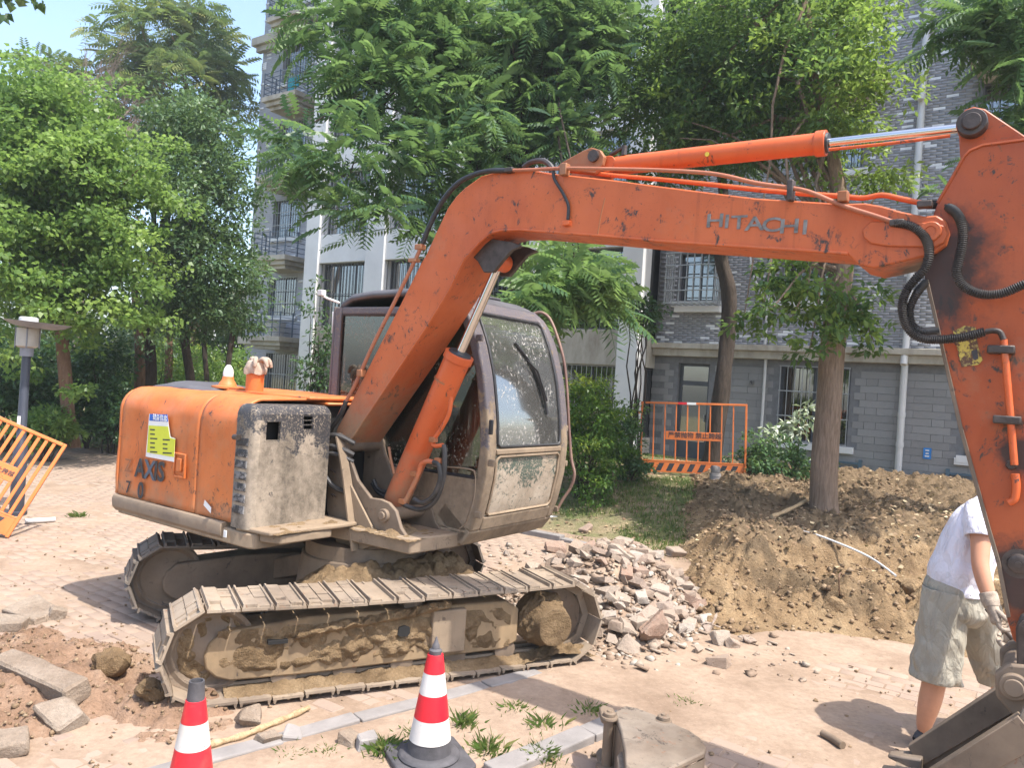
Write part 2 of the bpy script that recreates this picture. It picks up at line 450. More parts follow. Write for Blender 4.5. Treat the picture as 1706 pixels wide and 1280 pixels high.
def splat(name, base, c0, c1, zlo, zhi, bias=0.0, sc=13.0, speck=0.85):
    k = NB(name); z = k.sep(k.pos(), 2)
    h = k.mapr(z, zlo, zhi)
    n = k.math('ADD', k.noise(sc, 9, 0.75, None, 0.4), k.math('MULTIPLY', h, 0.55))
    n = k.math('ADD', n, k.math('MULTIPLY', k.math('SUBTRACT', k.noise(3.0, 4), 0.5), 0.6))
    a = k.ramp(n, [(0.60 - bias, 0.0), (0.66 - bias, 1.0)])
    sp = k.math('MULTIPLY', k.ramp(k.noise(75, 3, 0.6), [(0.53, 0.0), (0.60, 1.0)]), k.ramp(k.noise(9, 4, 0.6), [(0.36, 0), (0.52, 1.0)]))
    a = k.math('MAXIMUM', k.math('MULTIPLY', a, k.ramp(k.noise(48, 4, 0.7), [(0.27, 0.45), (0.42, 1.0)])), k.math('MULTIPLY', sp, speck))
    mud = k.ramp(k.math('ADD', k.math('MULTIPLY', k.noise(17, 8, 0.75), 0.45), k.math('MULTIPLY', k.noise(4.0, 5, 0.6, k.scale(k.pos(), (1, 1, 0.5))), 0.55)), [(0.38, c0), (0.60, c1)])
    nb = k.bump(a, 0.5, 0.006)
    return k.fin(k.mix(a, base, mud), k.mapr(a, 0, 1, 0.45, 0.95), None, k.bump(k.noise(30, 6, 0.7), 0.3, 0.006, nb), 0.3)
M['cover'] = splat('mud_splashed_black_plastic', (0.045, 0.043, 0.045), (0.10, 0.082, 0.062), (0.325, 0.268, 0.205), 1.85, 0.75, -0.05)
M['louvre'] = splat('black_louvre_plastic', (0.03, 0.03, 0.032), (0.10, 0.09, 0.085), (0.24, 0.23, 0.22), 2.4, 0.6, -0.22, 13, 0.25)
M['cabframe'] = splat('dark_grey_cab_paint', (0.105, 0.092, 0.100), (0.16, 0.118, 0.08), (0.28, 0.213, 0.145), 1.85, 0.9, -0.01, 10, 0.5)
M['roof'] = simple('dusty_black_roof', (0.085, 0.08, 0.085), 0.55, 0, 0.35, 4, 0.2)
M['cabglass'] = glassmat('green_cab_glass', (0.20, 0.36, 0.28), 0.93, mud=(1.70, 1.0), film=0.03, bigk=0.62, filmcol=(0.26, 0.24, 0.19))
M['windshield'] = glassmat('mud_splashed_glass', (0.50, 0.56, 0.52), 0.80, mud=(2.35, 1.1), film=0.11, bigk=0.80)
M['lowglass'] = splat('muddy_lower_glass', (0.075, 0.095, 0.075), (0.27, 0.215, 0.155), (0.40, 0.335, 0.26), 1.75, 0.65, -0.10, 30)
M['seat'] = simple('dark_seat_fabric', (0.05, 0.05, 0.055), 0.9)
M['grey_text'] = simple('worn_grey_lettering', (0.16, 0.155, 0.145), 0.6, 0, 0.5, 25)
M['blacktext'] = simple('worn_black_lettering', (0.03, 0.03, 0.035), 0.6, 0, 0.6, 30)
M['paper'] = simple('white_notice_paper', (0.72, 0.72, 0.70), 0.6, 0, 0.06, 6, 0.2)
M['lime'] = simple('lime_notice_print', (0.58, 0.62, 0.04), 0.6, 0, 0.08, 6, 0.2)
M['blue'] = simple('blue_notice_print', (0.02, 0.12, 0.50), 0.6)
M['white'] = simple('white_paint', (0.74, 0.74, 0.72), 0.5, 0, 0.06, 5, 0.1)
M['red'] = paint('reflective_red_sleeve', (0.55, 0.012, 0.025), (0.62, 0.02, 0.035), 0.35, 0.12, dirtcol=(0.30, 0.12, 0.09), rough=0.35)
M['cone_white'] = paint('reflective_white_sleeve', (0.56, 0.54, 0.50), (0.62, 0.60, 0.56), 0.35, 0.22, dirtcol=(0.34, 0.28, 0.21), rough=0.4)
M['cone_black'] = simple('dusty_black_cone_rubber', (0.07, 0.066, 0.07), 0.75, 0, 0.4, 9, 0.4)
M['yellow'] = simple('yellow_sticker', (0.70, 0.55, 0.05), 0.5, 0, 0.3, 30)
k = NB('torn_yellow_sticker')
cA = k.mix(k.ramp(k.noise(26, 6, 0.7), [(0.46, 0.0), (0.52, 1.0)]), (0.50, 0.40, 0.08), (0.10, 0.05, 0.03))
M['torn'] = k.fin(k.mix(k.ramp(k.noise(70, 4), [(0.55, 0), (0.62, 1.0)]), cA, (0.30, 0.22, 0.08)), 0.7)
M['pipe'] = paint('tarnished_orange_pipe', (0.30, 0.10, 0.055), (0.40, 0.15, 0.085), 0.6, 0.25)
M['hub'] = None
M['glove'] = simple('dirty_cotton_glove', (0.36, 0.29, 0.225), 0.95, 0, 0.25, 40, 0.8)
M['skin'] = simple('tanned_skin', (0.50, 0.245, 0.145), 0.5, 0, 0.08, 14, 0.15)
def cloth(name, c, v=0.1):
    k = NB(name)
    col = k.mix(k.ramp(k.noise(6, 4), [(0.3, 0.0), (0.7, 1.0)]), tuple(x * (1 - v) for x in c), tuple(x * (1 + v) for x in c))
    col = k.mix(k.math('MULTIPLY', k.ramp(k.noise(3.1, 6, 0.7), [(0.55, 0.0), (0.72, 1.0)]), 0.35), col, tuple(x * 0.55 for x in c))
    h = k.math('ADD', k.noise(7, 4, 0.55, k.scale(k.pos(), (1.6, 1.6, 0.55)), 1.2), k.math('MULTIPLY', k.noise(260, 2), 0.06))
    h = k.math('ADD', h, k.math('MULTIPLY', k.ramp(k.voro(8, 'DISTANCE_TO_EDGE', k.scale(k.pos(), (1.4, 1.4, 0.8))), [(0.0, 0.0), (0.25, 1.0)]), 0.25))
    return k.fin(col, 0.9, None, k.bump(h, 0.9, 0.035), 0.2)
M['shirt'] = cloth('white_cotton', (0.72, 0.71, 0.78), 0.05)
M['shorts'] = cloth('grey_green_cotton', (0.36, 0.33, 0.265), 0.12)
M['hair'] = simple('black_hair', (0.015, 0.013, 0.012), 0.6)
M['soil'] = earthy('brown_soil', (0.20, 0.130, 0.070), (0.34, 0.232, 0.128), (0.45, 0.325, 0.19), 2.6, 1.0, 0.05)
def soil_layers_and_shade():
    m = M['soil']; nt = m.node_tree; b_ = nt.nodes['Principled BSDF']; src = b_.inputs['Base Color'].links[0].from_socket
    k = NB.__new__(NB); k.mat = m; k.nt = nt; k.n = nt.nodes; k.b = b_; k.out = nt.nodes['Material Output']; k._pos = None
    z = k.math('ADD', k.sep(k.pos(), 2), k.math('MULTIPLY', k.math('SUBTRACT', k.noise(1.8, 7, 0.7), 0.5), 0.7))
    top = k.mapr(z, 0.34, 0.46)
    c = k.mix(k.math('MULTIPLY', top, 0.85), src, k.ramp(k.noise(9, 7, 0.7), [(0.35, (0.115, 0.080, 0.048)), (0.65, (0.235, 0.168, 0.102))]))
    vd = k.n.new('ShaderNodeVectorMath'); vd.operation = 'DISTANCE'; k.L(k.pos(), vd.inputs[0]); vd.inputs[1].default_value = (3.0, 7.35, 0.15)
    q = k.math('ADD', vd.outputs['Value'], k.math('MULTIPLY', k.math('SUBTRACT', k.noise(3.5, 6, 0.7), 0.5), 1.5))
    c = k.mix(k.math('MULTIPLY', k.mapr(q, 0.75, 0.45), 0.7), c, (0.10, 0.072, 0.045))  # shade of the trench hollow painted into the soil colour
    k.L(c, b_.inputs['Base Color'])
soil_layers_and_shade()
M['soil_red'] = earthy('reddish_soil', (0.22, 0.135, 0.085), (0.32, 0.205, 0.135), (0.42, 0.30, 0.21), 3.0, 1.0, 0.03)
M['dust'] = earthy('pale_dusty_dirt', (0.225, 0.158, 0.110), (0.330, 0.242, 0.174), (0.380, 0.290, 0.218), 1.6, 0.5, 0.015)
k = NB('stone_mix')
cA = k.ramp(k.rand(), [(0.0, (0.31, 0.245, 0.19)), (0.3, (0.26, 0.185, 0.135)), (0.55, (0.34, 0.285, 0.23)), (0.78, (0.25, 0.155, 0.11)), (1.0, (0.43, 0.39, 0.335))])
cA = k.mix(k.ramp(k.noise(14, 7, 0.7), [(0.35, 0.0), (0.7, 0.55)]), cA, (0.34, 0.275, 0.22))
M['rubble'] = k.fin(cA, 0.95, None, k.bump(k.noise(34, 8, 0.72), 0.8, 0.02), 0.15)
k = NB('paver_brick')
cA = k.ramp(k.rand(), [(0.0, (0.265, 0.193, 0.148)), (0.5, (0.315, 0.23, 0.175)), (1.0, (0.245, 0.183, 0.148))])
cA = k.mix(k.ramp(k.noise(1.1, 6, 0.65), [(0.38, 0.0), (0.66, 0.85)]), cA, (0.33, 0.25, 0.19))
cA = k.mix(k.math('MULTIPLY', k.ramp(k.noise(45, 4, 0.7), [(0.45, 0.0), (0.7, 1.0)]), 0.3), cA, (0.34, 0.27, 0.21))
M['paver'] = k.fin(cA, 0.92, None, k.bump(k.noise(70, 5, 0.7), 0.4, 0.006), 0.15)
M['kerb'] = simple('grey_concrete_kerb', (0.225, 0.205, 0.19), 0.9, 0, 0.2, 5, 0.7)
M['concrete'] = earthy('rough_concrete', (0.22, 0.165, 0.12), (0.32, 0.255, 0.195), (0.38, 0.32, 0.255), 3.2, 1.0, 0.02)
M['wood'] = bark('dry_stick', (0.33, 0.22, 0.12), (0.50, 0.37, 0.22))
M['pvc'] = simple('white_pvc_pipe', (0.56, 0.55, 0.53), 0.45, 0, 0.08, 2)
M['lamp_metal'] = simple('grey_lamp_metal', (0.20, 0.205, 0.225), 0.5, 0, 0.2)
M['lamp_pole'] = simple('dark_lamp_pole', (0.04, 0.045, 0.06), 0.45)
M['lamp_glass'] = simple('frosted_lamp_lantern', (0.40, 0.37, 0.32), 0.35, 0, 0.1)
# building
k = NB('grey_wall_tile')
v = k.scale(k.pos(), (1, 1, 1))
cA = k.ramp(k.rand(), [(0.0, (0.195, 0.19, 0.185)), (0.5, (0.225, 0.22, 0.215)), (1.0, (0.25, 0.245, 0.24))])
cA = k.mix(k.math('MULTIPLY', k.noise(5, 5, 0.6), 0.35), cA, (0.30, 0.29, 0.29))
M['tile'] = k.fin(cA, 0.5, None, k.bump(k.noise(40, 3), 0.15, 0.004))
k = NB('grey_wall_tiles_mixed')
cA = k.ramp(k.attr('rnd'), [(0.0, (0.285, 0.285, 0.30)), (0.6, (0.31, 0.31, 0.325)), (1.0, (0.335, 0.335, 0.35))])
M['tiles'] = k.fin(cA, 0.5, None, k.bump(k.noise(40, 3), 0.15, 0.004))
M['tile_white'] = simple('white_wall_tile', (0.74, 0.74, 0.74), 0.5, 0, 0.05)
M['grout'] = simple('dark_grout_wall', (0.17, 0.17, 0.175), 0.9, 0, 0.2)
k = NB('far_grey_tile_wall')
br = k.n.new('ShaderNodeTexBrick')
mp = k.n.new('ShaderNodeMapping'); mp.inputs['Rotation'].default_value = (math.pi / 2, 0, 0)
k.L(k.objco(), mp.inputs[0]); k.L(mp.outputs[0], br.inputs['Vector'])
br.inputs['Scale'].default_value = 4.0
br.inputs['Color1'].default_value = (0.29, 0.295, 0.33, 1); br.inputs['Color2'].default_value = (0.37, 0.375, 0.40, 1); br.inputs['Mortar'].default_value = (0.25, 0.25, 0.27, 1)
br.inputs['Mortar Size'].default_value = 0.02; br.inputs['Brick Width'].default_value = 1.0; br.inputs['Row Height'].default_value = 0.27
M['fartile'] = k.fin(br.outputs[0], 0.6, None, None)
M['plaster'] = simple('white_plaster', (0.66, 0.655, 0.64), 0.85, 0, 0.08, 1.5, 0.2)
k = NB('weathered_cream_cornice')
cA = k.mix(k.ramp(k.noise(2.2, 7, 0.7, k.scale(k.pos(), (1, 1, 0.4))), [(0.42, 0.0), (0.7, 0.8)]), (0.46, 0.42, 0.35), (0.22, 0.18, 0.13))
M['cornice'] = k.fin(cA, 0.9, None, k.bump(k.noise(15, 5), 0.3, 0.01))
M['winframe'] = simple('dark_window_frame', (0.06, 0.065, 0.075), 0.45)
M['bars'] = simple('grey_security_bars', (0.34, 0.35, 0.35), 0.45, 0.3, 0.15)
M['bars_dark'] = simple('dark_security_bars', (0.12, 0.12, 0.125), 0.5, 0.3, 0.2)
M['rail'] = simple('blue_grey_railing', (0.055, 0.085, 0.125), 0.45)
M['pane'] = glassmat('dark_window_glass', (0.10, 0.12, 0.13), 0.8)
M['room'] = simple('dim_room', (0.05, 0.05, 0.05), 0.9)
M['curtain'] = simple('pale_curtain', (0.52, 0.50, 0.44), 0.9, 0, 0.1, 4, 0.5)
M['bluegreen'] = simple('teal_clothes', (0.03, 0.30, 0.36), 0.9)
M['bluesign'] = simple('blue_sign', (0.02, 0.19, 0.52), 0.5)
M['greyblue'] = simple('grey_blue_vent', (0.08, 0.125, 0.16), 0.5)
# plants
M['leaf_cedar'] = leafmat('pinnate_leaf', (0.050, 0.108, 0.056), (0.084, 0.168, 0.074), (0.18, 0.27, 0.098), 0.48)
M['leaf_camphor'] = leafmat('camphor_leaf', (0.042, 0.095, 0.034), (0.080, 0.155, 0.046), (0.225, 0.305, 0.058), 0.52, 0.46)
M['leaf_maple'] = leafmat('bright_maple_leaf', (0.080, 0.160, 0.044), (0.150, 0.255, 0.062), (0.255, 0.365, 0.090), 0.58)
M['leaf_dark'] = leafmat('dark_evergreen_leaf', (0.034, 0.080, 0.036), (0.064, 0.126, 0.054), (0.135, 0.205, 0.095), 0.30, 0.46)
M['leaf_far'] = leafmat('pale_far_leaf', (0.085, 0.140, 0.068), (0.140, 0.200, 0.090), (0.25, 0.26, 0.095), 0.40)
M['leaf_bush'] = leafmat('yellow_green_bush_leaf', (0.045, 0.110, 0.022), (0.100, 0.200, 0.030), (0.26, 0.32, 0.04), 0.40)
M['leaf_under'] = leafmat('understory_leaf', (0.032, 0.078, 0.030), (0.058, 0.125, 0.045), (0.115, 0.200, 0.065), 0.3)
M['leaf_pale'] = leafmat('pale_glossy_leaf', (0.10, 0.20, 0.07), (0.30, 0.36, 0.22), (0.55, 0.58, 0.48), 0.2, 0.25)
M['grass'] = leafmat('grass_blade', (0.045, 0.085, 0.020), (0.085, 0.150, 0.030), (0.22, 0.22, 0.075), 0.35)
M['litter'] = leafmat('dry_leaf_litter', (0.17, 0.10, 0.055), (0.30, 0.20, 0.12), (0.42, 0.33, 0.20), 0.1, 0.8)
M['bark_big'] = bark('furrowed_grey_brown_bark', (0.13, 0.088, 0.060), (0.30, 0.215, 0.155), (14, 14, 1.4))
M['bark_dark'] = bark('dark_bark', (0.030, 0.024, 0.020), (0.085, 0.066, 0.052))
M['bark_red'] = bark('reddish_bark', (0.13, 0.075, 0.05), (0.25, 0.155, 0.105))
M['twig'] = simple('bare_pinkish_twig', (0.30, 0.235, 0.19), 0.9)
k = NB('lawn_soil')
cA = k.ramp(k.noise(1.3, 8, 0.68), [(0.36, (0.13, 0.16, 0.06)), (0.5, (0.22, 0.195, 0.105)), (0.62, (0.33, 0.25, 0.16))])
cA = k.mix(k.math('MULTIPLY', k.ramp(k.noise(30, 6, 0.7), [(0.4, 0), (0.65, 1.0)]), 0.5), cA, (0.09, 0.075, 0.04))
M['lawn'] = k.fin(cA, 0.95, None, k.bump(k.noise(25, 8, 0.7), 0.9, 0.03), 0.1)
# ================================================================== SETTING: ground
def site(x, y):
    dx = np.asarray(x, float) - SO[0]; dy = np.asarray(y, float) - SO[1]
    return dx * AF[0] + dy * AF[1], dx * AL[0] + dy * AL[1]
def lawn_h(x, y):
    a, s = site(x, y)
    amp = 0.55 - 0.27 * sstep(-3.0, -8.0, a)
    return -0.035 + (amp + 0.035) * sstep(0.05, 3.6, s) + 0.05 * (fbm(np.asarray(x) * 0.7, np.asarray(y) * 0.7, 3) - 0.5) * sstep(0.2, 1.5, s)
def bank_h(x, y, mask=False):
    x = np.asarray(x, float); y = np.asarray(y, float)
    n1 = fbm(x * 1.3, y * 1.3, 11, 5)
    n2 = fbm(x * 5.2, y * 5.2, 12, 5, 0.6)
    ridged = 1 - np.abs(2 * fbm(x * 3.1, y * 3.1, 15, 4, 0.55) - 1)
    t = y - (6.15 + 0.12 * (x - 2) + 0.7 * (vn(x * 1.6, y * 0.3, 21) - 0.5))
    h = 0.12 * sstep(-0.15, 0.6, t) + 0.17 * sstep(0.5, 2.6, t) + 0.08 * sstep(2.0, 3.8, t) + 0.27 * sstep(3.4, 6.0, t)
    t2 = y - (7.5 + 0.62 * (np.minimum(x, 4.7) - 2.6)) - 0.9 * (n1 - 0.5)
    wall = sstep(0.0, 0.26, t2)
    h_in = 0.05 + (0.13 + 0.10 * sstep(3.2, 4.2, x)) * np.exp(-((t - 0.40 - 0.25 * sstep(3.0, 4.5, x)) / 0.30) ** 2)
    h_out = 0.37 + 0.08 * sstep(0.2, 2.0, t2) + 0.24 * sstep(3.4, 6.0, t)
    ins_ = sstep(2.15, 2.6, x)
    h = h * (1 - ins_) + (h_in * (1 - wall) + h_out * wall) * ins_
    h = h + 0.16 * np.exp(-((x - 1.9) / 0.35) ** 2 - ((y - 7.3) / 0.9) ** 2)
    act = sstep(-0.2, 0.25, t)
    n3 = fbm(x * 14, y * 14, 17, 4, 0.6)
    bl = np.abs(2 * fbm(x * 6.5 + 3 * n1, y * 6.5, 18, 3, 0.5) - 1)
    h = h + act * (0.26 * (n1 - 0.5) + 0.25 * (n2 - 0.5) + 0.13 * (ridged - 0.6) + 0.11 * (bl - 0.25) + 0.06 * (n3 - 0.5))
    xl = 1.55 + 0.26 * (y - 6.2) + 0.5 * (n1 - 0.5)
    k = sstep(xl - 0.35, xl + 0.45, x) * sstep(-0.5, 0.0, t)
    if mask: return k * (1 - sstep(7.6, 8.3, x)) * (1 - sstep(13.2, 13.8, y))
    base = np.maximum(lawn_h(x, y), -0.03)
    return np.where(k > 0, base + (np.maximum(h, 0.03 + 0.03 * n3) - base) * k, base - 0.02) - 0.03 * (1 - k)
def heap_h(x, y):
    x = np.asarray(x, float); y = np.asarray(y, float)
    r = np.sqrt(((x - 1.05 - 0.12 * (y - 7.1)) / 0.98) ** 2 + ((y - 7.05) / 1.62) ** 2) + 0.35 * (fbm(x * 1.7, y * 1.7, 31) - 0.5)
    h = 0.43 * (1 - sstep(0.0, 1.0, r)) + 0.05 * (fbm(x * 6, y * 6, 33, 4, 0.6) - 0.5)
    return h - 0.07 * sstep(0.85, 1.05, r)
def soilpatch_h(x, y):
    x = np.asarray(x, float); y = np.asarray(y, float)
    r = np.sqrt(((x + 2.75) / 0.95) ** 2 + ((y - 4.35) / 0.95) ** 2) + 0.7 * (fbm(x * 1.9, y * 1.9, 41) - 0.5)
    r2 = np.sqrt(((x + 1.75) / 0.42) ** 2 + ((y - 4.25) / 0.5) ** 2) + 0.7 * (fbm(x * 2.9, y * 2.9, 43) - 0.5)
    h = 0.13 * (1 - sstep(0.15, 1.05, r)) + 0.06 * (1 - sstep(0.2, 1.0, r2))
    n = fbm(x * 7, y * 7, 45, 5, 0.62) - 0.5
    inside = np.maximum(1 - sstep(0.8, 1.1, r), 1 - sstep(0.8, 1.1, r2))
    n2 = np.abs(2 * fbm(x * 11, y * 11, 46, 4, 0.6) - 1) - 0.25
    return h + (0.13 * n + 0.07 * n2) * inside - 0.03 * (1 - inside)
DK = np.array([0.755, 0.656]); NK = np.array([-0.656, 0.755])
def dust_h(x, y):
    x = np.asarray(x, float); y = np.asarray(y, float)
    e = x * DK[0] + y * DK[1]; c = x * NK[0] + y * NK[1]
    bed = sstep(2.80, 2.95, c) * (1 - sstep(3.52, 3.66, c)) * (1 - sstep(3.4, 3.9, e))
    bias = 0.002 + 0.018 * bed
    bias = bias + 0.012 * np.exp(-((x - 0.9) / 1.0) ** 2 - ((y - 5.2) / 0.6) ** 2)
    bias = bias + 0.003 * sstep(-0.3, 0.6, x)
    bias = bias + 0.016 * sstep(5.3, 6.3, y) * sstep(0.6, 1.6, x)
    bias = bias + 0.013 * np.exp(-((x + 1.3) / 0.9) ** 2 - ((y - 3.9) / 0.5) ** 2)
    return bias - 0.005 + 0.024 * (fbm(x * 1.1, y * 1.1, 51, 6, 0.58) - 0.5) + 0.010 * (fbm(x * 9, y * 9, 57, 4, 0.6) - 0.5)
def surf(x, y):
    x = np.asarray(x, float); y = np.asarray(y, float)
    return np.maximum.reduce([np.zeros_like(x), lawn_h(x, y), bank_h(x, y), heap_h(x, y), soilpatch_h(x, y)])
def surf1(x, y): return float(surf(np.array([x]), np.array([y]))[0])
def sheet(name, fn, xs, ys, mat, kind, smooth=True):
    X, Y = np.meshgrid(xs, ys)
    V = np.stack([X, Y, fn(X, Y)], -1).reshape(-1, 3)
    nx, ny = len(xs), len(ys)
    i = np.arange(nx - 1)[None, :] + nx * np.arange(ny - 1)[:, None]
    F = np.stack([i, i + 1, i + 1 + nx, i + nx], -1).reshape(-1, 4)
    o = link(name, np_mesh(name, V, F, mat, smooth=smooth)); o['kind'] = kind
    return o
gx = np.concatenate([np.linspace(-150, -14, 24)[:-1], np.arange(-14, 14.01, 0.16), np.linspace(14, 150, 24)[1:]])
gy = np.concatenate([np.linspace(-12, 2, 8)[:-1], np.arange(2, 22.01, 0.16), np.linspace(22, 260, 30)[1:]])
def ground_h(x, y):
    x = np.asarray(x, float); y = np.asarray(y, float)
    return lawn_h(x, y) - 0.7 * sstep(0.75, 0.95, bank_h(x, y, True)) * (x < 8.3) * (y < 13.8) * (y > 5.8)
sheet('ground', ground_h, gx, gy, M['lawn'], 'structure')
sheet('dusty_path', dust_h, np.arange(-10.0, 6.6, 0.045), np.concatenate([np.linspace(-6, 2.6, 10)[:-1], np.arange(2.6, 13.6, 0.045)]), M['dust'], 'structure')
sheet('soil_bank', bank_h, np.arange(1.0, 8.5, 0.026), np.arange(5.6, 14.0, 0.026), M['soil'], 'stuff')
sheet('rubble_bed', heap_h, np.arange(-0.3, 2.6, 0.035), np.arange(5.2, 9.3, 0.035), M['dust'], 'stuff')
sheet('dug_soil', soilpatch_h, np.arange(-4.2, -1.1, 0.022), np.arange(3.0, 5.7, 0.022), M['soil_red'], 'stuff')

# ---- brick paving: every brick has its own edges; the nearest bare ones are parts, the rest one mass
pave = MB(); pave.box((-0.5, -0.5, -0.20), (0.5, 0.5, -0.19))
PAV = pave.build('pavement', M['dust']); PAV['kind'] = 'structure'
rng = np.random.default_rng(5)
PL, PW = 0.205, 0.103
def paver_mesh(nm, dz):
    b = MB(); w, l, h, e = PW / 2 - 0.003, PL / 2 - 0.003, 0.03, 0.006
    b.add([(-l, -w, -h), (l, -w, -h), (l, w, -h), (-l, w, -h), (-l, -w, -e), (l, -w, -e), (l, w, -e), (-l, w, -e),
           (-l + e, -w + e, 0), (l - e, -w + e, dz), (l - e, w - e, 0), (-l + e, w - e, dz)],
          [(0, 1, 5, 4), (1, 2, 6, 5), (2, 3, 7, 6), (3, 0, 4, 7), (4, 5, 9, 8), (5, 6, 10, 9), (6, 7, 11, 10), (7, 4, 8, 11), (8, 9, 10, 11)])
    return b.mesh(nm, M['paver'], None)
pm = [paver_mesh('paver', d) for d in (0.0, 0.0015, -0.0015)]
spots = []
for r in range(-70, 8):
    for q in range(-60, 45):
        s_ = r * PW; a_ = q * PL + (PL / 2 if r % 2 else 0)
        p = sw(a_, s_)
        if p.y < 2.9 or p.x < -9 or p.x > 5.5 or s_ > 0.12: continue
        if abs(p.x) > p.y * 0.78 + 0.3: continue
        c = p.x * NK[0] + p.y * NK[1]; e = p.x * DK[0] + p.y * DK[1]
        if 2.76 < c < 3.74 and e < 3.9: continue
        spots.append((p.x, p.y))
sp = np.array(spots)
dh = dust_h(sp[:, 0], sp[:, 1]); bh = np.maximum.reduce([bank_h(sp[:, 0], sp[:, 1]), heap_h(sp[:, 0], sp[:, 1]), soilpatch_h(sp[:, 0], sp[:, 1])])
ok = (bh < 0.03)
sp = sp[ok]; dh = dh[ok]
score = sp[:, 1] + 40 * np.maximum(0, dh - 0.001) * 10 + np.where((np.abs(sp[:, 0]) > sp[:, 1] * 0.66), 5, 0)
order = np.argsort(score)
VV = []; FF = []
for n_, i_ in enumerate(order):
    x_, y_ = sp[i_]; zz = rng.normal(0, 0.0022); ang = TH + rng.normal(0, 0.012)
    if n_ < 300:
        o = link('paver', pm[n_ % 3], PAV); o.location = (x_, y_, zz); o.rotation_euler = (rng.normal(0, .006), rng.normal(0, .006), ang)
    else:
        ca, sa = math.cos(ang), math.sin(ang)
        me_ = pm[n_ % 3]
        base = len(VV) * 12
        co = np.empty(36); me_.vertices.foreach_get('co', co); co = co.reshape(-1, 3)
        VV.append(np.stack([co[:, 0] * ca - co[:, 1] * sa + x_, co[:, 0] * sa + co[:, 1] * ca + y_, co[:, 2] + zz], -1))
        FF.append(np.array([p.vertices[:] for p in me_.polygons]) + base)
o = link('paver_field', np_mesh('paver_field', np.concatenate(VV), np.concatenate(FF), M['paver']), PAV); o['kind'] = 'stuff'

# ---- concrete kerb stones round the narrow weed bed, and the lawn edging
def kerb_line(name, label, p0, p1, n, w, h, top, jit=0.012, skip=()):
    k = thing(name, label, 'kerb', p0)
    P0 = Vector(p0); D = (Vector(p1) - P0); Lk = D.length / n; ang = math.atan2(D.y, D.x)
    for i in range(n):
        if i in skip: continue
        b = MB(); b.box((-Lk / 2 + 0.006, -w / 2, -h), (Lk / 2 - 0.006, w / 2, 0))
        o = b.build('kerb_stone', M['kerb'], k, None, 0.008)
        mid = D * ((i + 0.5) / n)
        o.location = (mid.x + random.gauss(0, jit / 2), mid.y + random.gauss(0, jit / 2), top + mid.z + random.gauss(0, 0.006))
        o.rotation_euler = (random.gauss(0, .03), random.gauss(0, .02), ang + random.gauss(0, .015))
    return k
kerb_line('stone_kerb', 'flush grey stone kerb running past the near track towards the tall cone', (-1.75, 3.32, 0), (0.30, 5.10, 0), 6, 0.11, 0.12, 0.022)
kerb_line('stone_kerb', 'short grey stone kerb beside the spare bucket at the bottom edge', (0.02, 3.72, 0), (0.78, 4.42, 0), 3, 0.13, 0.12, 0.045)
kerb_line('stone_kerb', 'grey strip in place of the boom shadow crossing from the near track to the spare bucket', (0.10, 4.93, 0), (0.88, 4.30, 0), 4, 0.17, 0.10, 0.008)  # grey stones laid where only the boom's cast shadow lies
kerb_line('stone_kerb', 'pale kerb along the front edge of the lawn behind the cab', tuple(sw(-7.5, 0.12)), tuple(sw(0.55, 0.12)), 14, 0.12, 0.16, 0.05)

# ================================================================== BUILDING
BLD = thing('apartment_building', 'grey tiled apartment block with white columns and barred windows', 'building', tuple(SO), TH)
def holes_wall(mb, a0, a1, z0, z1, s, th, holes, m=0):
    A = sorted({a0, a1} | {min(max(v, a0), a1) for h in holes for v in h[:2]})
    Z = sorted({z0, z1} | {min(max(v, z0), z1) for h in holes for v in h[2:]})
    for zi in range(len(Z) - 1):
        run = None
        for ai in range(len(A) - 1):
            ca, cz = (A[ai] + A[ai + 1]) / 2, (Z[zi] + Z[zi + 1]) / 2
            solid = not any(h[0] < ca < h[1] and h[2] < cz < h[3] for h in holes)
            if solid: mb.box((A[ai], s, Z[zi]), (A[ai + 1], s + th, Z[zi + 1]), None, m)
WH = [(-1.90, -1.18, 0.35, 2.60), (0.30, 1.65, 1.10, 2.64), (0.25, 1.45, 3.95, 5.15), (-2.0, -1.1, 3.95, 5.0), (3.55, 5.0, 6.4, 7.8), (3.55, 5.0, 3.95, 5.3), (0.6, 1.6, 6.5, 7.7), (3.55, 5.0, 9.1, 10.4), (3.6, 5.0, 1.1, 2.6)]
w = MB(); holes_wall(w, -2.5, 9.0, 0.0, 16.2, 7.812, 0.22, WH); w.build('wall', M['grout'], BLD, None)
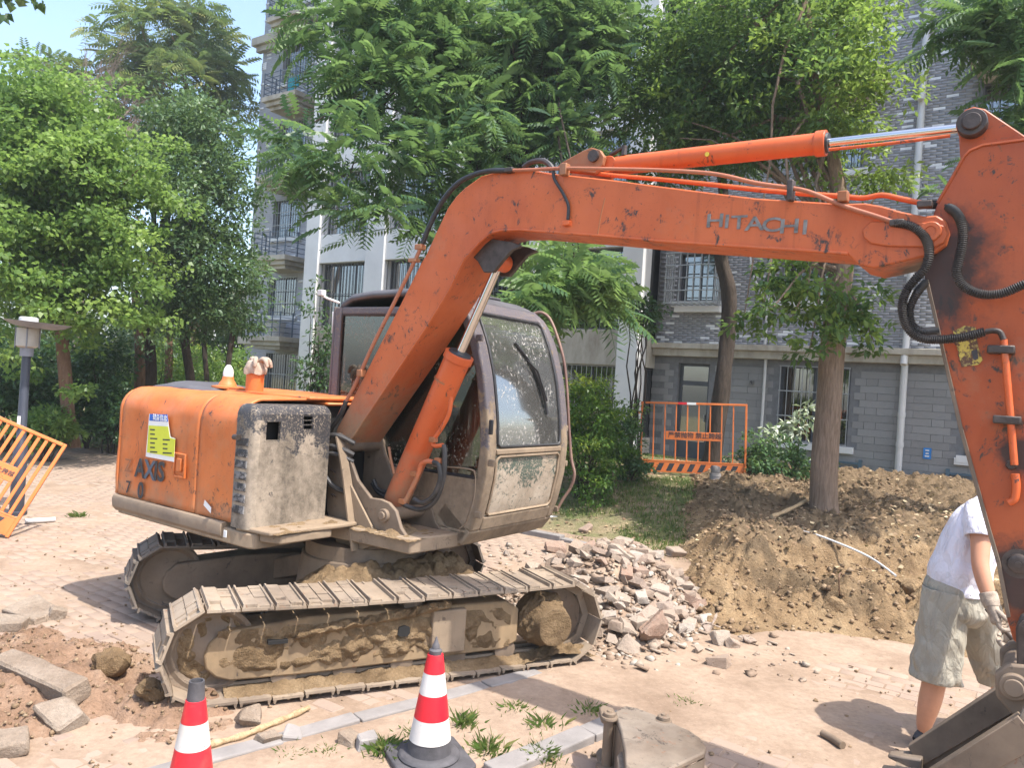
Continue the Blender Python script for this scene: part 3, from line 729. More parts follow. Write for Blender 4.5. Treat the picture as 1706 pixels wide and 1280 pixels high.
# individual tiles: the large ground-floor courses and the pale tiles are parts; the small grey rest is one mass
NPART = [0]
def tile_obj(name, mt, a, z, w_, h_, s, d):
    b = MB(); b.box((-w_ / 2, -d, -h_ / 2), (w_ / 2, 0, h_ / 2))
    key = (round(w_, 3), round(h_, 3), mt.name)
    if key not in TM: TM[key] = b.mesh('tile', mt, None)
    o = link(name, TM[key], BLD); o.location = (a, s, z); NPART[0] += 1
TM = {}
def clear(a0, a1, z0, z1):
    return not any(h[0] - 0.03 < a1 and a0 < h[1] + 0.03 and h[2] - 0.03 < z1 and z0 < h[3] + 0.03 for h in WH)
for r in range(18):
    z_ = 0.30 + r * 0.138
    for q in range(14):
        a_ = -2.2 + q * 0.62 + (0.31 if r % 2 else 0)
        if a_ > 5.4 or z_ > 2.6: continue
        if clear(a_ - 0.305, a_ + 0.305, z_ - 0.066, z_ + 0.066):
            tile_obj('tile', M['tile'], a_, z_, 0.616, 0.130, 7.812, 0.012 + 0.004 * rng.random())
        else:
            for sub in (-0.205, 0.0, 0.205):
                if clear(a_ + sub - 0.1, a_ + sub + 0.1, z_ - 0.066, z_ + 0.066): tile_obj('tile', M['tile'], a_ + sub, z_, 0.2, 0.130, 7.812, 0.014)
TV = []; TF = []; TR = []; WV = []
for r in range(132):
    z_ = 3.055 + r * 0.052
    for q in range(41):
        a_ = -2.36 + q * 0.205 + (0.1025 if r % 2 else 0)
        if a_ > 5.6: continue
        if not clear(a_ - 0.10, a_ + 0.10, z_ - 0.025, z_ + 0.025): continue
        if rng.random() < 0.06 and (a_ > 0.9 or z_ < 5.2):
            if NPART[0] >= 300: WV.append((a_, z_)); continue
            tile_obj('tile', M['tile_white'], a_, z_, 0.199, 0.048, 7.812, 0.008)
            continue
        d = 0.0045 + 0.002 * rng.random(); b0 = len(TV) * 8
        TV.append([(a_ + sx * 0.1005, y, z_ + sz * 0.0245) for y in (7.812, 7.812 - d) for sx, sz in ((-1, -1), (1, -1), (1, 1), (-1, 1))])
        TF += [(b0 + 4, b0 + 5, b0 + 6, b0 + 7), (b0, b0 + 1, b0 + 5, b0 + 4), (b0 + 1, b0 + 2, b0 + 6, b0 + 5), (b0 + 2, b0 + 3, b0 + 7, b0 + 6), (b0 + 3, b0, b0 + 4, b0 + 7)]
        TR += [rng.random()] * 5
o = link('wall_tiles', np_mesh('wall_tiles', np.array(TV), np.array(TF), M['tiles'], TR), BLD); o['kind'] = 'stuff'
wb = MB()
for a_, z_ in WV: wb.box((a_ - .0995, 7.804, z_ - .024), (a_ + .0995, 7.812, z_ + .024))
if WV: o = wb.build('pale_tiles', M['tile_white'], BLD, None); o['kind'] = 'stuff'
# roof / side volumes so that nothing is paper thin
b = MB(); b.box((-2.5, 8.05, 0), (9.0, 18, 16.2)); b.box((-18.45, 8.86, 0), (-2.52, 18, 16.2)); b.build('rear_wall', M['grout'], BLD, None)
b = MB(); b.box((-18.8, 7.0, 16.2), (9.3, 18.3, 16.5)); b.build('roof', M['cornice'], BLD, None)
# cornice
b = MB(); b.box((-2.46, 7.62, 2.74), (9, 7.81, 2.90)); b.box((-2.46, 7.54, 2.90), (9, 7.81, 3.02)); b.build('cornice', M['cornice'], BLD, None, 0.012)
def window(a0, a1, z0, z1, s, bars='bars', nb=0.12, curtain=False, sill=True, mull=1, rec=0.12, rows=2, reveal=True):
    wf = MB(); t = 0.05
    y0, y1 = s + rec, s + rec + 0.05
    wf.box((a0, y0, z0), (a0 + t, y1, z1)); wf.box((a1 - t, y0, z0), (a1, y1, z1))
    wf.box((a0 + t, y0, z0), (a1 - t, y1, z0 + t)); wf.box((a0 + t, y0, z1 - t), (a1 - t, y1, z1))
    for i in range(mull):
        c = a0 + (a1 - a0) * (i + 1) / (mull + 1); wf.box((c - t / 2, y0, z0 + t), (c + t / 2, y1, z1 - t))
    f = wf.build('window', M['winframe'], BLD, None)
    for i in range(mull + 1):
        p0 = a0 + t + (a1 - a0 - t) * i / (mull + 1); p1 = a0 + (a1 - a0 - t) * (i + 1) / (mull + 1)
        g = MB(); g.box((p0 + 0.002, y0 + 0.02, z0 + t), (p1 - 0.002, y0 + 0.028, z1 - t)); g.build('pane', M['pane'], f, None)
    g = MB(); g.box((a0 - .02, y1 + 0.10, z0), (a1 + .02, y1 + 0.13, z1)); g.build('interior', M['room'], f, None)
    if curtain:
        def cf(u, v): return (a0 + t + (a1 - a0 - 2 * t) * 0.45 * u, y1 + 0.05 + 0.02 * math.sin(u * 26), z0 + t + (z1 - z0 - 2 * t) * v)
        g = MB(); g.grid(cf, 24, 1); g.build('curtain', M['curtain'], f, 60, recalc=False)
    if bars:
        g = MB(); yb_ = s - 0.03
        n = max(3, int((a1 - a0) / nb)); r = 0.007
        for i in range(n + 1):
            x = a0 + 0.02 + (a1 - a0 - 0.04) * i / n; g.box((x - r, yb_ - r, z0 + 0.01), (x + r, yb_ + r, z1 - 0.01))
        for i in range(rows + 2):
            z = z0 + 0.02 + (z1 - z0 - 0.04) * i / (rows + 1); g.box((a0, yb_ - 0.018, z - 0.011), (a1, yb_ - r - 0.001, z + 0.011))
        g.build('security_grille', M[bars], f, None)
    if sill:
        g = MB(); g.box((a0 - 0.13, s - 0.09, z0 - 0.13), (a1 + 0.13, s + rec, z0 - 0.002)); g.build('sill', M['plaster'], f, None, 0.008)
    return f
window(*WH[1], 7.80, 'bars', 0.135, False, True, 1, 0.12, 2)
window(*WH[2], 7.80, 'bars', 0.12)
window(*WH[3], 7.80, None, curtain=True)
for h in WH[4:]: window(*h, 7.80, 'bars_dark')
# door with transom
d0 = MB(); a0, a1, z0, z1 = WH[0]; ys = 7.93
for lo, hi in (((a0, ys, z0), (a0 + 0.07, ys + .06, z1)), ((a1 - 0.07, ys, z0), (a1, ys + .06, z1)), ((a0 + .07, ys, z1 - .06), (a1 - .07, ys + .06, z1)), ((a0 + .07, ys, 2.12), (a1 - .07, ys + .06, 2.22)), ((a0 + .07, ys, z0), (a1 - .07, ys + .05, z0 + 0.55))):
    d0.box(lo, hi)
dr = d0.build('door', M['winframe'], BLD, None)
g = MB(); g.box((a0 + .07, ys + .02, 2.22), (a1 - .07, ys + .03, z1 - .06)); g.box((a0 + .07, ys + .02, z0 + .55), (a1 - .07, ys + .03, 2.12)); g.build('pane', M['pane'], dr, None)
g = MB(); g.box((a0 + .12, ys + .10, z0 + .6), (a0 + .36, ys + .12, 2.08)); g.box((a0 + .3, ys + .10, 2.24), (a0 + .52, ys + .12, 2.5)); g.build('curtain', M['curtain'], dr, None)
g = MB(); g.box((a0 - .02, ys + .30, z0), (a1 + .02, ys + .33, z1)); g.build('interior', M['room'], dr, None)
g = MB(); g.cyl((a1 - .10, ys - .02, 1.35), (a1 - .10, ys - .02, 1.5), 0.012); g.build('handle', M['bars'], dr)
# caged bay window on the first floor
g = MB(); r = 0.011
for i in range(8):
    x = -2.12 + 1.10 * i / 7; g.box((x - r, 7.33, 3.86), (x + r, 7.33 + 2 * r, 4.95))
for i in range(5):
    y = 7.36 + 0.44 * i / 4
    for x in (-2.12, -1.02): g.box((x - r, y, 3.87), (x + r, y + 2 * r, 4.94))
for z in (3.86, 4.13, 4.40, 4.67, 4.94):
    g.box((-2.14, 7.305, z - r), (-1.0, 7.328, z + r)); g.box((-1.008, 7.33, z - r), (-0.986, 7.80, z + r)); g.box((-2.154, 7.33, z - r), (-2.132, 7.80, z + r))
for i in range(8): x = -2.05 + i * 0.135; g.box((x, 7.35, 3.845), (x + .05, 7.80, 3.862))
cg = g.build('window_cage', M['bars'], BLD, None)
g = MB(); g.box((-2.0, 7.60, 3.70), (-0.98, 7.80, 3.83)); g.build('sill', M['plaster'], cg, None, 0.008)
# pipes
def pipe(nm, pts, r, mat, rings=()):
    g = MB(); g.tube(pts, r, 12)
    for z in rings: g.cyl((pts[0][0], pts[0][1], z), (pts[0][0], pts[0][1], z + 0.09), r * 1.14, n=14)
    return g.build(nm, mat, BLD)
pipe('downpipe', [(2.585, 7.70, 0.50), (2.585, 7.70, 2.72), (2.575, 7.66, 2.74)], 0.062, M['pvc'], (1.2, 1.75))
pipe('downpipe', [(2.585, 7.56, 2.72), (2.585, 7.70, 3.2), (2.585, 7.70, 16)], 0.062, M['pvc'], (4.9, 7.6, 10.2))
pipe('thin_pipe', [(0.02, 7.73, 0.75), (0.02, 7.73, 2.74)], 0.03, M['pvc'])
pipe('thin_pipe', [(-0.02, 7.74, 3.05), (-0.02, 7.74, 5.2)], 0.028, M['pvc'])
pipe('drain_hose', spline([(-0.45, 7.75, 5.0), (-0.40, 7.74, 4.6), (-0.22, 7.74, 4.2), (-0.02, 7.70, 3.9)], 6), 0.02, M['pvc'])
# small wall fittings
g = MB(); g.box((2.97, 7.778, 1.02), (3.10, 7.790, 1.22)); sg = g.build('wall_sign', M['bluesign'], BLD, None)
for dz, wd in ((0.055, 0.03), (0.0, 0.025), (-0.05, 0.035)):
    g = MB(); g.box((3.035 - wd, 7.774, 1.12 + dz - 0.012), (3.035 + wd, 7.779, 1.12 + dz + 0.012)); g.build('sign_lettering', M['white'], sg, None)
g = MB(); g.box((-0.30, 7.76, 2.20), (-0.21, 7.79, 2.29)); nb_ = g.build('house_number_plate', M['grey_text'], BLD, None)
o = link('digit', text_mesh('9', 0.09, M['blacktext'], 0.002, 0.002), nb_); o.location = (-0.255, 7.757, 2.245); o.rotation_euler = (math.pi / 2, 0, 0)
for a0, a1 in ((3.35, 4.0), (1.45, 1.95)):
    g = MB(); g.box((a0, 7.74, 0.42), (a0 + .06, 7.79, 0.88)); g.box((a1 - .06, 7.74, 0.42), (a1, 7.79, 0.88))
    for i in range(4): g.box((a0 + .06, 7.75, 0.45 + i * 0.11), (a1 - .06, 7.79, 0.49 + i * 0.11))
    g.build('basement_vent', M['greyblue'], BLD, None)
g = MB(); g.box((3.50, 7.70, 1.02), (3.75, 7.79, 1.14)); g.build('sill_stub', M['plaster'], BLD, None)
def balcony(a0, a1, s0, s1, z, clothes=False):
    g = MB()
    g.box((a0, s0, z + 0.0), (a1, s1, z + 0.16)); g.box((a0 + .10, s0 + .10, z - 0.14), (a1 - .10, s1, z - 0.001)); g.box((a0 + .2, s0 + .2, z - 0.26), (a1 - .2, s1, z - 0.141))
    bo = g.build('balcony', M['cornice'], BLD, None, 0.01)
    g = MB(); t = 0.018; zt = z + 0.16
    n = 4
    for i in range(5):
        zz = zt + 0.12 + i * 0.16
        g.box((a0 + .05, s0 + .05, zz), (a1 - .05, s0 + .05 + t, zz + t)); g.box((a1 - .05 - t, s0 + .05 + t, zz), (a1 - .05, s1, zz + t)); g.box((a0 + .05, s0 + .05 + t, zz), (a0 + .05 + t, s1, zz + t))
    for i in range(n + 1):
        x = a0 + .05 + (a1 - a0 - .1 - t) * i / n; g.box((x, s0 + .03, zt), (x + t * 1.6, s0 + .049, zt + 0.80))
    for x in (a0 + .03, a1 - .032): g.box((x - .018, (s0 + s1) / 2, zt), (x + .018, (s0 + s1) / 2 + .03, zt + .8))
    g.build('railing', M['rail'], bo, None)
    return bo
balcony(0.35, 2.02, 6.95, 7.80, 8.05); balcony(3.35, 5.4, 6.95, 7.80, 8.05)
balcony(0.35, 2.02, 6.95, 7.80, 10.7); balcony(3.35, 5.4, 6.95, 7.80, 10.7)
# left wing
LW = [(-17.3, -15.85, 3.68, 5.0), (-17.3, -15.85, 6.33, 7.65), (-17.3, -15.85, 8.98, 10.3), (-17.3, -15.85, 11.65, 13.0), (-17.2, -15.5, 0.3, 2.45), (-17.3, -15.85, 14.3, 15.6)]
w = MB(); holes_wall(w, -18.45, -13.2, 0, 16.2, 8.6, 0.25, LW); w.build('wall', M['fartile'], BLD, None)
for h in LW: window(*h, 8.6, 'bars', 0.13, h[2] > 8 and h[2] < 9, h[2] > 1, 1)
TV = []; TF = []; TR = []
for i in range(420):
    a_ = -18.35 + 0.245 * int(rng.integers(0, 20)); z_ = 3.2 + 0.066 * int(rng.integers(0, 190))
    if any(h[0] - .15 < a_ < h[1] + .15 and h[2] - .2 < z_ < h[3] + .05 for h in LW): continue
    b0 = len(TV) * 8
    TV.append([(a_ + sx * 0.12, y, z_ + sz * 0.032) for y in (8.6, 8.588) for sx, sz in ((-1, -1), (1, -1), (1, 1), (-1, 1))])
    TF += [(b0 + 4, b0 + 5, b0 + 6, b0 + 7), (b0, b0 + 1, b0 + 5, b0 + 4), (b0 + 1, b0 + 2, b0 + 6, b0 + 5), (b0 + 2, b0 + 3, b0 + 7, b0 + 6), (b0 + 3, b0, b0 + 4, b0 + 7)]
o = link('pale_tiles', np_mesh('pale_tiles', np.array(TV), np.array(TF), M['tile_white']), BLD); o['kind'] = 'stuff'
for z in (2.78, 5.40, 8.03, 10.66, 13.3): balcony(-17.0, -15.3, 7.6, 8.6, z)
g = MB(); g.box((-18.75, 8.30, 13.15), (-17.05, 8.60, 13.42)); g.box((-18.62, 8.42, 12.95), (-17.05, 8.60, 13.149)); g.build('cornice', M['cornice'], BLD, None, 0.01)
g = MB(); g.box((-18.62, 8.42, 2.7), (-17.02, 8.60, 2.95)); g.build('cornice', M['cornice'], BLD, None, 0.01)
pipe('thin_pipe', [(-15.12, 8.52, 0.1), (-15.12, 8.52, 16)], 0.045, M['pvc'])
# central bay: white columns, spandrels, barred windows
cols = [(-13.5, -12.92), (-10.96, -10.25), (-8.3, -7.75), (-5.75, -5.25), (-2.98, -2.48)]
for a0, a1 in cols:
    g = MB(); g.box((a0, 6.92, 0.1), (a1, 7.36, 16.2)); g.build('column', M['plaster'], BLD, None, 0.012)
for lo_, hi_ in (((-2.62, 7.37, 2.45), (-2.46, 7.80, 3.1)), ((-2.62, 7.37, 0.2), (-2.46, 7.80, 0.9))):
    g = MB(); g.box(lo_, hi_); g.build('spandrel', M['cornice'], BLD, None)
g = MB()
for i in range(6): y = 7.39 + i * 0.075; g.box((-2.54, y, 0.9), (-2.525, y + .015, 2.45))
for z in (0.92, 1.5, 2.4): g.box((-2.523, 7.37, z), (-2.51, 7.80, z + .02))
g.build('security_grille', M['bars_dark'], BLD, None)
g = MB(); g.box((-2.75, 7.37, 0.2), (-2.63, 7.80, 16)); g.build('side_wall', M['room'], BLD, None)
for (l0, l1), (r0, r1) in zip(cols[:-1], cols[1:]):
    for kf in range(6):
        zf = 2.62 + 2.65 * kf - 2.65
        if kf == 0: z0, z1 = 0.55, 2.45
        else: z0, z1 = zf + 0.62, zf + 2.45
        window(l1 + 0.01, r0 - 0.01, z0, z1, 7.12, 'bars' if kf != 1 else 'bars_dark', 0.13, kf in (2, 4), False, 2, 0.12, 1)
        g = MB(); g.box((l1 + .002, 6.99, z1), (r0 - .002, 7.35, (zf + 2.65 + 0.62 if kf else 3.24))); sp_ = g.build('spandrel', M['cornice'] if kf == 0 else M['plaster'], BLD, None, 0.01)
g = MB(); g.box((-13.4, 7.45, 0), (-2.78, 8.85, 16.2)); g.build('inner_wall', M['room'], BLD, None)
# pale block glimpsed far behind the trees
FB = thing('far_building', 'pale far building glimpsed between the tree trunks', 'building', (-17.0, 44, 0), math.radians(8))
g = MB(); holes_wall(g, -1.6, 2.4, 0, 6, 0, 0.3, [(-1.1 + 1.7 * i, -.1 + 1.7 * i, zz, zz + 1.3) for i in range(2) for zz in (1.2, 3.9)]); g.build('wall', M['plaster'], FB, None)
g = MB(); g.box((-1.6, 0.4, 0), (2.4, 9, 6)); g.build('inner_wall', M['room'], FB, None)
g = MB(); g.box((-1.9, -0.4, 6.01), (2.7, 9.4, 6.3)); g.build('roof', M['cornice'], FB, None)
# ================================================================== TREES AND PLANTS
trng = np.random.default_rng(11)
def rot_frames(d, roll, up=(0, 0, 1)):
    """orthonormal frames with x along d and z as near `up` as possible, then rolled"""
    d = d / np.linalg.norm(d, axis=1, keepdims=True)
    u = np.broadcast_to(np.array(up, float), d.shape)
    y = np.cross(u, d); ny = np.linalg.norm(y, axis=1, keepdims=True); y = np.where(ny < 1e-4, np.array([[1.0, 0, 0]]), y / np.maximum(ny, 1e-6))
    z = np.cross(d, y)
    c = np.cos(roll)[:, None]; s = np.sin(roll)[:, None]
    return d, y * c + z * s, z * c - y * s
def place(template, quads, P, X, Y, Z, S):
    """copies of a template (K,3) at points P with axes X,Y,Z scaled S -> verts, faces"""
    K = len(template)
    V = P[:, None, :] + S[:, None, None] * (template[None, :, 0:1] * X[:, None, :] + template[None, :, 1:2] * Y[:, None, :] + template[None, :, 2:3] * Z[:, None, :])
    F = quads[None] + (np.arange(len(P)) * K)[:, None, None]
    return V.reshape(-1, 3), F.reshape(-1, 4)
LEAF_T = np.array([(0, 0, 0), (0.45, 0.23, 0.05), (1, 0, -0.06), (0.45, -0.23, 0.05)]); LEAF_Q = np.array([[0, 1, 2, 3]])
BROAD_T = np.array([(0, 0, 0), (0.30, 0.42, 0.05), (1, 0, -0.10), (0.30, -0.42, 0.05)])
def frond(n=7, L=1.0, droop=0.5, ll=0.27, lw=0.098):
    V = []; Q = []
    for i in range(n):
        t = 0.18 + 0.82 * i / (n - 1)
        x = L * t * (1 - 0.12 * droop * t); z = -droop * L * 0.55 * t * t
        for sd in (-1, 1):
            sc = 0.75 + 0.5 * math.sin(math.pi * min(1, t * 0.9))
            dx, dy, dz = 0.40 * ll * sc, sd * 0.80 * ll * sc, -0.52 * ll * sc
            w = lw * sc
            b = len(V); p = np.array([x, 0, z]); d = np.array([dx, dy, dz]); q = np.array([w, 0, 0.02])
            V += [p, p + d * 0.45 + q * 0.5, p + d, p + d * 0.45 - q * 0.5]; Q.append([b, b + 1, b + 2, b + 3])
    b = len(V); V += [np.array([0, .012, 0]), np.array([L * .93, .004, -droop * L * .5]), np.array([L * .93, -.004, -droop * L * .5]), np.array([0, -.012, 0])]; Q.append([b, b + 1, b + 2, b + 3])
    return np.array(V), np.array(Q)
FRONDS = [frond(7, 1, 0.45), frond(7, 1, 0.8), frond(6, 1, 1.15, 0.30)]
def blob_points(blobs, nsub, rng, jit=0.10):
    """clump centres on and inside ellipsoids (centre, (rx,ry,rz))"""
    P = []; O = []
    vol = np.array([b[1][0] * b[1][2] + b[1][0] * b[1][1] for b in blobs]); w = vol / vol.sum()
    for (c, r), wi in zip(blobs, w):
        n = max(3, int(nsub * wi))
        d = rng.normal(size=(n, 3)); d /= np.linalg.norm(d, axis=1, keepdims=True)
        rr = 1.12 - 0.62 * rng.random(n) ** 1.5
        P.append(np.array(c) + d * rr[:, None] * np.array(r) + rng.normal(0, jit, (n, 3))); O.append(d)
    return np.concatenate(P), np.concatenate(O)
def sky_rnd(z, n, base, rng, spread=0.35):
    return np.clip(base + rng.normal(0, spread * 0.5, n), 0, 1)
def crown_pinnate(name, blobs, nsub, mat, parent, L=(0.34, 0.52), per=8, rng=trng, tint=0.4):
    blobs = [(c, tuple(max(q * .3, q - .62 * (L[0] + L[1]) / 2) for q in r)) for c, r in blobs]
    P, O = blob_points(blobs, nsub, rng)
    V = []; F = []; R = []; off = 0
    n = len(P)
    clump = rng.normal(tint, 0.16, n)
    for q in range(per):
        az = 2 * math.pi * (q + rng.random(n)) / per
        el = rng.normal(0.08, 0.42, n)
        d = np.stack([np.cos(az) * np.cos(el), np.sin(az) * np.cos(el), np.sin(el)], 1) + O * np.array([.85, .85, .45])
        X, Y, Z = rot_frames(d, rng.normal(0, 0.45, n))
        S = rng.uniform(*L, n)
        T, Q = FRONDS[q % 3]
        v, f = place(T, Q, P + rng.normal(0, 0.11, (n, 3)), X, Y, Z, S)
        V.append(v); F.append(f + off); off += len(v)
        R.append(np.clip(np.repeat(clump + rng.normal(0, 0.10, n), len(Q)) + rng.normal(0, 0.07, n * len(Q)), 0, 1))
    return link(name, np_mesh(name, np.concatenate(V), np.concatenate(F), mat, np.concatenate(R)), parent), P
def crown_simple(name, blobs, nsub, mat, parent, leaf=(0.07, 0.12), per=60, rad=0.28, T=LEAF_T, rng=trng, tint=0.4, flat=0.55, top=None, jit=0.10, squash=0.75):
    blobs = [(c, tuple(max(q * .35, q - .6 * rad) for q in r)) for c, r in blobs]
    P, O = blob_points(blobs, nsub, rng, jit)
    n = len(P); N = n * per
    csz = np.repeat(rng.uniform(.6, 1.35, n), per)
    PP = np.repeat(P, per, 0); OO = np.repeat(O, per, 0)
    # leaves hang along short twigs that leave the clump outwards
    az = rng.uniform(0, 2 * np.pi, N); el = rng.normal(0.1, 0.5, N)
    tw = np.stack([np.cos(az) * np.cos(el), np.sin(az) * np.cos(el), np.sin(el)], 1) + OO * 0.7
    tw /= np.linalg.norm(tw, axis=1, keepdims=True)
    pos = PP + tw * (rad * csz * rng.random(N) ** 0.6)[:, None] * np.array([1, 1, squash])
    d = tw * 0.7 + rng.normal(0, 0.5, (N, 3)) + np.array([0, 0, -0.25])
    X, Y, Z = rot_frames(d, rng.normal(0, flat, N))
    S = rng.uniform(*leaf, N)
    v, f = place(T, LEAF_Q, pos, X, Y, Z, S)
    cl = np.repeat(rng.normal(tint, 0.14, n), per) + rng.normal(0, 0.14, N)
    if top is not None: cl = cl + top(pos)
    return link(name, np_mesh(name, v, f, mat, np.clip(cl, 0, 1)), parent), P
def limb(p0, p1, r0, r1, n=6, sag=0.12, rng=random):
    p0 = Vector(p0); p1 = Vector(p1); L = (p1 - p0).length
    pts = []
    for i in range(n + 1):
        t = i / n; p = p0.lerp(p1, t)
        p.z += math.sin(t * math.pi) * L * sag
        if 0 < i < n: p += Vector((rng.gauss(0, .03), rng.gauss(0, .03), rng.gauss(0, .02))) * L * 0.5
        pts.append(p)
    return pts, [r0 + (r1 - r0) * (i / n) for i in range(n + 1)]
def trunk_obj(root, pts, rs, mat, tips=(), r_limb=0.05, name='trunk', lumpy=0.07, start=0.45):
    """one tapering trunk with root flare and limbs up to some clump centres"""
    b = MB(); o0 = root.matrix_basis.translation if root is not None else Vector((0, 0, 0))
    P = spline(pts, 8); n = len(P)
    R = list(np.interp(np.linspace(0, 1, n), np.linspace(0, 1, len(rs)), rs))
    seg = 18; vs = []
    for i, p in enumerate(P):
        for j in range(seg):
            a = 2 * math.pi * j / seg
            f = 1 + lumpy * (2 * mnoise.noise((math.cos(a) * 1.7 + p.x, math.sin(a) * 1.7 + p.y, p.z * 1.1)))
            if i < 4: f *= 1 + 0.30 * (1 - i / 4) * (0.6 + 0.5 * math.sin(a * 5 + 1))
            vs.append(p + Vector((math.cos(a), math.sin(a), 0)) * R[i] * f)
    fs = [(i * seg + j, i * seg + (j + 1) % seg, (i + 1) * seg + (j + 1) % seg, (i + 1) * seg + j) for i in range(n - 1) for j in range(seg)]
    b.add(vs, fs)
    t = b.build(name, mat, None, 80)
    t.parent = root; t.matrix_parent_inverse = Matrix.Translation(-o0)
    lb = MB()
    for tip in tips:
        k = int(n * random.uniform(start, 0.97)); k = min(k, n - 1)
        pp, rr = limb(P[k], tip, min(R[k] * 0.7, r_limb), 0.008)
        lb.tube(pp, rr, 6, False)
    if tips is not None and len(tips):
        l = lb.build('limbs', mat, None, 80); l.parent = root; l.matrix_parent_inverse = Matrix.Translation(-o0)
    return t
def B(px, py, y, rx, ry, rd=None):
    c = at_depth(px, py, y); s = y / FPX
    return (np.array(c), (rx * s, rd if rd is not None else rx * s, ry * s))
def plant_root(name, label, cat, base, group=None): return thing(name, label, cat, base, 0, group)
def attach(o, root): o.parent = root; o.matrix_parent_inverse = Matrix.Translation(-root.matrix_basis.translation)
def pick(P, n, rng=trng):
    i = rng.choice(len(P), min(n, len(P)), replace=False); return [Vector(P[k]) for k in i]

# -- big pinnate-leaved tree behind the boom elbow
base = Vector((0.25, 12.2, 0.45))
T1 = plant_root('broadleaf_tree', 'tall dark green tree with drooping feathery fronds behind the boom elbow', 'tree', base)
bl = [B(570, 60, 11.2, 95, 85, .8), B(680, 30, 11.6, 130, 80, 1.1), B(800, 60, 12.2, 120, 100, 1.1), B(930, 40, 12.2, 110, 100, 1.0), B(640, 140, 11.0, 105, 75, .9),
      B(760, 150, 11.6, 90, 70, 1.0), B(870, 160, 12.3, 90, 90, 1.0), B(990, 130, 11.8, 70, 110, .9), B(510, 240, 10.2, 70, 58, .6), B(600, 255, 10.3, 95, 62, .7), B(470, 290, 10.2, 40, 40, .4),
      B(700, 290, 10.8, 90, 80, .8), B(790, 200, 10.8, 80, 60, .7), B(560, 340, 10.2, 60, 45, .5), B(640, 365, 10.3, 75, 45, .5), B(800, 330, 11.3, 80, 60, .7),
      B(720, 390, 10.6, 50, 30, .4), B(950, 230, 11.6, 80, 60, .6), B(900, 100, 11.9, 110, 110, .9), B(1000, 60, 12.0, 90, 90, .8), B(820, 250, 11.6, 80, 70, .7), B(730, 100, 11.6, 100, 90, .9)]
ob, PT = crown_pinnate('crown', bl, 620, M['leaf_cedar'], None, (0.32, 0.52), 8); attach(ob, T1)
low = [B(960, 465, 9.8, 70, 38, .5), B(890, 505, 9.6, 55, 26, .4), B(1010, 500, 10.0, 35, 40, .3), B(925, 430, 10.6, 50, 30, .4)]
ob, PL_ = crown_pinnate('low_branch', low, 62, M['leaf_cedar'], None, (0.34, 0.55), 8, tint=0.62); attach(ob, T1)
tr = [base, at_depth(866, 560, 12.2), at_depth(866, 440, 12.2), at_depth(872, 300, 12.7), at_depth(880, 150, 13.2), at_depth(870, 0, 13.3), at_depth(850, -160, 13.3)]
trunk_obj(T1, tr, [.19, .16, .15, .13, .10, .07, .04], M['bark_dark'], pick(PT, 60) + [Vector(p) for p in PL_[::9]], 0.05, start=0.3)

# -- big camphor tree on the soil mound
base = Vector((4.27, 10.2, 0.30))
T2 = plant_root('camphor_tree', 'stout tree with furrowed bark standing on the dug soil mound', 'tree', base)
bl = [B(1120, 110, 12.2, 95, 110, .9), B(1220, 60, 11.2, 110, 95, 1.0), B(1330, 60, 10.9, 105, 95, 1.0), B(1410, 70, 9.8, 75, 85, .8), B(1180, 190, 11.6, 120, 65, .9), B(1290, 180, 11.2, 110, 75, .9),
      B(1385, 170, 9.8, 75, 75, .8), B(1080, 190, 12.4, 60, 70, .6), B(1420, 250, 9.8, 55, 45, .5), B(1440, 310, 9.9, 65, 42, .5), B(1230, 250, 11.2, 90, 30, .6), B(1350, 255, 10.8, 70, 40, .5), B(1130, 255, 12.2, 80, 30, .6)]
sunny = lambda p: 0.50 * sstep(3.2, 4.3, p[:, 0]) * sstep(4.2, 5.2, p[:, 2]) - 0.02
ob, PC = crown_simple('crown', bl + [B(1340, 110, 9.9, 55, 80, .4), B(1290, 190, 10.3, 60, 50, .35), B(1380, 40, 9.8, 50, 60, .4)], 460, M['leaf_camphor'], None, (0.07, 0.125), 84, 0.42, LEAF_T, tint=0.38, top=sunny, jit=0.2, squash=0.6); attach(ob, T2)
low = [B(1300, 520, 9.7, 50, 40, .35), B(1350, 470, 9.7, 60, 34, .4), B(1265, 470, 9.8, 32, 32, .25), B(1430, 500, 9.9, 58, 34, .4), B(1345, 570, 9.6, 55, 28, .3), B(1455, 565, 9.8, 38, 20, .25), B(1400, 540, 9.7, 45, 30, .3), B(1255, 540, 9.8, 30, 20, .2), B(1315, 440, 9.8, 40, 24, .3)]
ob, PL_ = crown_simple('low_branch', low, 88, M['leaf_camphor'], None, (0.085, 0.14), 30, 0.22, LEAF_T, tint=0.50); attach(ob, T2)
tr = [base, at_depth(1373, 800, 10.2), at_depth(1380, 690, 10.2), at_depth(1385, 600, 10.2), at_depth(1397, 500, 10.2), at_depth(1404, 440, 10.2), at_depth(1400, 330, 10.2), at_depth(1375, 200, 10.2), at_depth(1350, 60, 10.2), at_depth(1330, -120, 10.2)]
trunk_obj(T2, tr, [.180, .166, .160, .156, .150, .14, .10, .07, .05, .03], M['bark_big'], pick(PC, 26) + [Vector(p) for p in PL_[::6]], 0.035, start=0.42)

